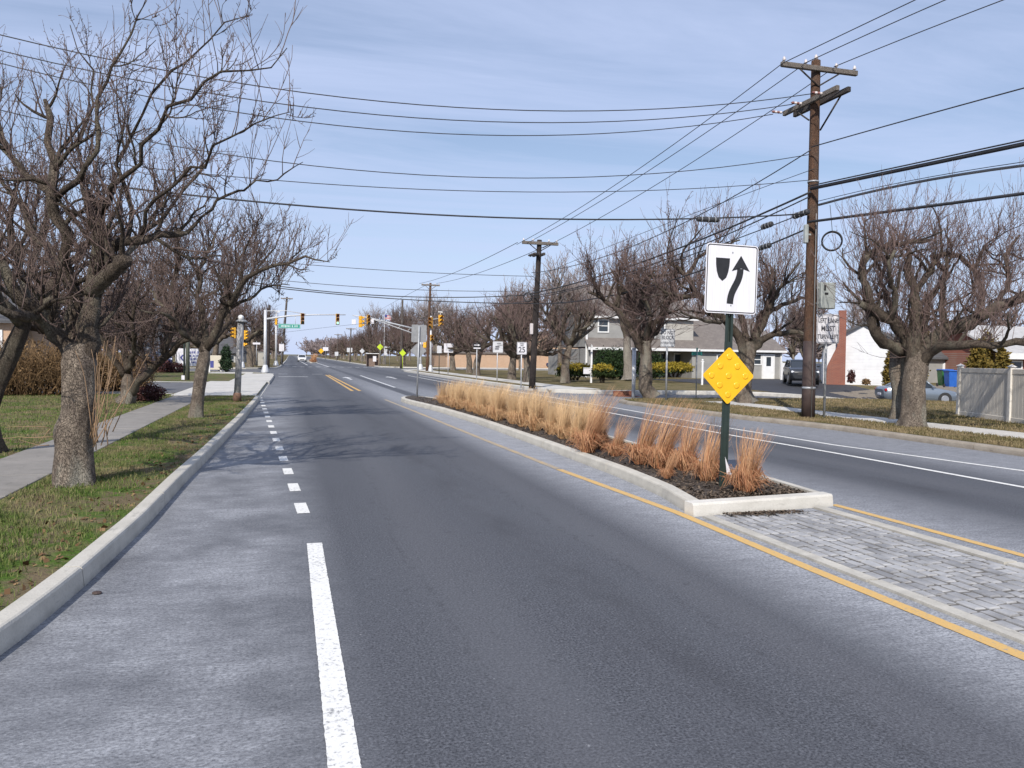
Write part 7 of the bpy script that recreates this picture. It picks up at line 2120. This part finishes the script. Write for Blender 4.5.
# ================================================================== cars
M_TYRE = simple('tyre_rubber', (0.018, 0.018, 0.018), (0.028, 0.028, 0.028), 20, 0.85)
M_RIM = simple('alloy_rim', (0.45, 0.46, 0.48), (0.35, 0.36, 0.38), 8, 0.35, 0.6)
M_CGLASS = NT('car_glass').base((0.02, 0.025, 0.03), 0.06, 0, 0.7)
M_LAMPR = NT('tail_lamp').base((0.35, 0.012, 0.015), 0.25)
M_LAMPW = NT('head_lamp').base((0.70, 0.72, 0.75), 0.2)
M_TRIMB = simple('black_plastic', (0.02, 0.02, 0.022), (0.03, 0.03, 0.032), 8, 0.6)
def paint(name, c, metal=0.3):
    m = NT(name); m.base(c, 0.32, metal); m.b.inputs['Coat Weight'].default_value = 0.6; m.b.inputs['Coat Roughness'].default_value = 0.08
    return m.m
def car(label, loc, rz, body, L=4.4, Wd=1.78, Hh=1.46, kind='sedan', sc=1.0, group='cars'):
    """nose towards local -X"""
    t = thing('parked_car', label, 'car', loc, rz, group)
    t.scale = (sc,) * 3
    if kind == 'sedan':
        st = [(-.5, .34, .60, .70), (-.485, .24, .68, .86), (-.44, .20, .76, .95), (-.30, .18, .86, 1.0), (-.19, .18, .92, 1.0), (0.0, .18, .93, 1.0), (.20, .18, .95, 1.0), (.33, .18, .98, 1.0), (.45, .22, .97, .94), (.485, .30, .92, .86), (.5, .42, .80, .80)]
        cab = [(-.20, .90), (-.07, 1.0), (.13, 1.0), (.36, .97)]
        roof = (-.05, .17)
    else:
        st = [(-.5, .40, .78, .78), (-.485, .30, .92, .9), (-.44, .26, 1.02, .97), (-.32, .24, 1.08, 1.0), (-.2, .24, 1.12, 1.0), (0, .24, 1.13, 1.0), (.25, .24, 1.15, 1.0), (.42, .26, 1.15, .98), (.485, .34, 1.12, .93), (.5, .46, 1.0, .88)]
        cab = [(-.24, 1.1), (-.10, 1.0), (.38, 1.0), (.47, 1.12)]
        roof = (-.08, .38)
    n = 12; rows = []
    for x, zb, zt, wf in st:
        hw = Wd / 2 * wf; zm = zb + (zt - zb) * .55
        sec = [(-hw * .80, zb), (-hw * .97, zb + .08), (-hw, zm), (-hw * .965, zt - .07), (-hw * .88, zt), (-hw * .4, zt + .025), (hw * .4, zt + .025), (hw * .88, zt), (hw * .965, zt - .07), (hw, zm), (hw * .97, zb + .08), (hw * .80, zb)]
        rows.append([(x * L, a, b) for a, b in sec])
    v = np.array(rows).reshape(-1, 3); k = len(st)
    f = [(i * n + j, i * n + (j + 1) % n, (i + 1) * n + (j + 1) % n, (i + 1) * n + j) for i in range(k - 1) for j in range(n)]
    f = [q[::-1] for q in f]
    g = MB(); g.raw(v, f, 0, True); g.raw(v, [tuple(range(n)), tuple(range((k - 1) * n + n - 1, (k - 1) * n - 1, -1))], 0)
    bd = g.build('body', body, t)
    # glasshouse
    zb = [np.interp(c[0], [s[0] for s in st], [s[2] for s in st]) - .02 for c in (cab[0], cab[3])]
    xs = [cab[0][0] * L, roof[0] * L, roof[1] * L, cab[3][0] * L]; zz = [zb[0], Hh - .05, Hh - .05, zb[1]]
    wl, wu = Wd / 2 * .90, Wd / 2 * .70
    v = []
    for s in (-1, 1):
        v += [(xs[0], s * wl * .92, zz[0]), (xs[1], s * wu, zz[1]), (xs[2], s * wu, zz[2]), (xs[3], s * wl * .9, zz[3])]
    g = MB(); g.raw(np.array(v), [(0, 1, 2, 3)[::-1], (4, 5, 6, 7), (0, 4, 5, 1)[::-1], (2, 6, 7, 3)[::-1], (0, 3, 7, 4)[::-1]]); g.build('window_glass', M_CGLASS, t)
    g = MB()
    v = np.array([(xs[1] - .08, -wu * 1.02, Hh - .07), (xs[1] - .08, wu * 1.02, Hh - .07), (xs[2] + .10, wu * 1.02, Hh - .07), (xs[2] + .10, -wu * 1.02, Hh - .07), (xs[1] + .15, -wu * .8, Hh), (xs[1] + .15, wu * .8, Hh), (xs[2] - .15, wu * .8, Hh), (xs[2] - .15, -wu * .8, Hh)])
    g.raw(v, [(0, 1, 2, 3), (7, 6, 5, 4), (0, 4, 5, 1), (1, 5, 6, 2), (2, 6, 7, 3), (3, 7, 4, 0)])
    xm = (xs[1] + xs[2]) / 2
    for s in (-1, 1):
        g.tube([(xs[0], s * wl * .93, zz[0]), (xs[1], s * wu * 1.01, Hh - .05)], .045, 6); g.tube([(xs[3], s * wl * .91, zz[3]), (xs[2], s * wu * 1.01, Hh - .05)], .06, 6); g.tube([(xm, s * wl * .985, zz[0] + .03), (xm, s * wu * 1.012, Hh - .05)], .035, 6)
    g.build('roof', body, t)
    for sx in (-.305, .305):
        for s in (-1, 1):
            r = .33 if kind == 'sedan' else .37
            y = s * (Wd / 2 - .09)
            g = MB(); g.tube([(sx * L, y - s * .12, r), (sx * L, y - s * .10, r), (sx * L, y + s * .07, r), (sx * L, y + s * .10, r)], [r * .9, r, r, r * .93], 20); w = g.build('wheel', M_TYRE, t)
            g = MB(); g.tube([(sx * L, y + s * .085, r), (sx * L, y + s * .108, r)], [r * .66, r * .6], 16)
            for a in range(5): g.box((sx * L + r * .35 * math.cos(a * 1.2566), y + s * .112, r + r * .35 * math.sin(a * 1.2566)), (.05, .015, .05))
            g.build('rim', M_RIM, w)
            g = MB(); g.tube([(sx * L, s * (Wd / 2 - .02), r), (sx * L, s * (Wd / 2 + .006), r)], r * 1.13, 20); g.build('wheel_arch', M_TRIMB, t)
    zl = st[1][2]
    for s in (-1, 1):
        g = MB(); g.bbox((-.475 * L, s * Wd * .36, zl - .10), (.16, .36, .15), .04); g.build('headlight', M_LAMPW, t)
        g = MB(); g.bbox((.478 * L, s * Wd * .37, st[-2][2] - .13), (.13, .36, .17), .04); g.build('tail_light', M_LAMPR, t)
        g = MB(); g.bbox((xs[0] + .25, s * (Wd / 2 + .06), zz[0] + .10), (.10, .18, .12), .03); g.build('mirror', body, t)
    g = MB(); g.bbox((-.495 * L, 0, zl - .22), (.06, Wd * .52, .20), .02); g.build('grille', M_TRIMB, t)
    g = MB(); g.bbox((.497 * L, 0, .55), (.05, .5, .13), .01); g.build('number_plate', M_SIGNW, t)
    return t
M_SILV = paint('silver_paint', (0.20, 0.235, 0.275), 0.45); M_BLK = paint('black_paint', (0.018, 0.020, 0.024), 0.1); M_WHT = paint('white_paint_car', (0.72, 0.72, 0.72), 0); M_NAVY = paint('navy_paint', (0.03, 0.035, 0.09), 0.2)
p = AT(915.5, 403.3, 42.0); p = (p[0], p[1], .163 + float(dip(p[0], p[1]))); car('silver sedan parked behind the double-trunked tree', p, R_(180 - 20), M_SILV, 4.05, 1.72, 1.42, 'sedan', 0.92)
p = AT(796, 387.0, 50.5); car('black sport utility car parked in the driveway of the grey house', (p[0] + .3, p[1], .16), R_(62), M_BLK, 4.5, 1.86, 1.62, 'suv', 0.95)
p = AT(302, 358.6, 172); car('white car far down the left lanes', (p[0], p[1], 0.0), R_(90), M_WHT, 4.4, 1.8, 1.5, 'sedan')
p = AT(556, 367.8, 98); car('dark blue car parked before the tan brick hall', p, R_(200), M_NAVY, 4.0, 1.75, 1.45, 'sedan', 0.6)
p = AT(162, 364, 78); car('dark blue car half hidden behind the left lawn shrubs', (p[0], p[1], .13), R_(100), M_NAVY, 4.3, 1.8, 1.5, 'suv')
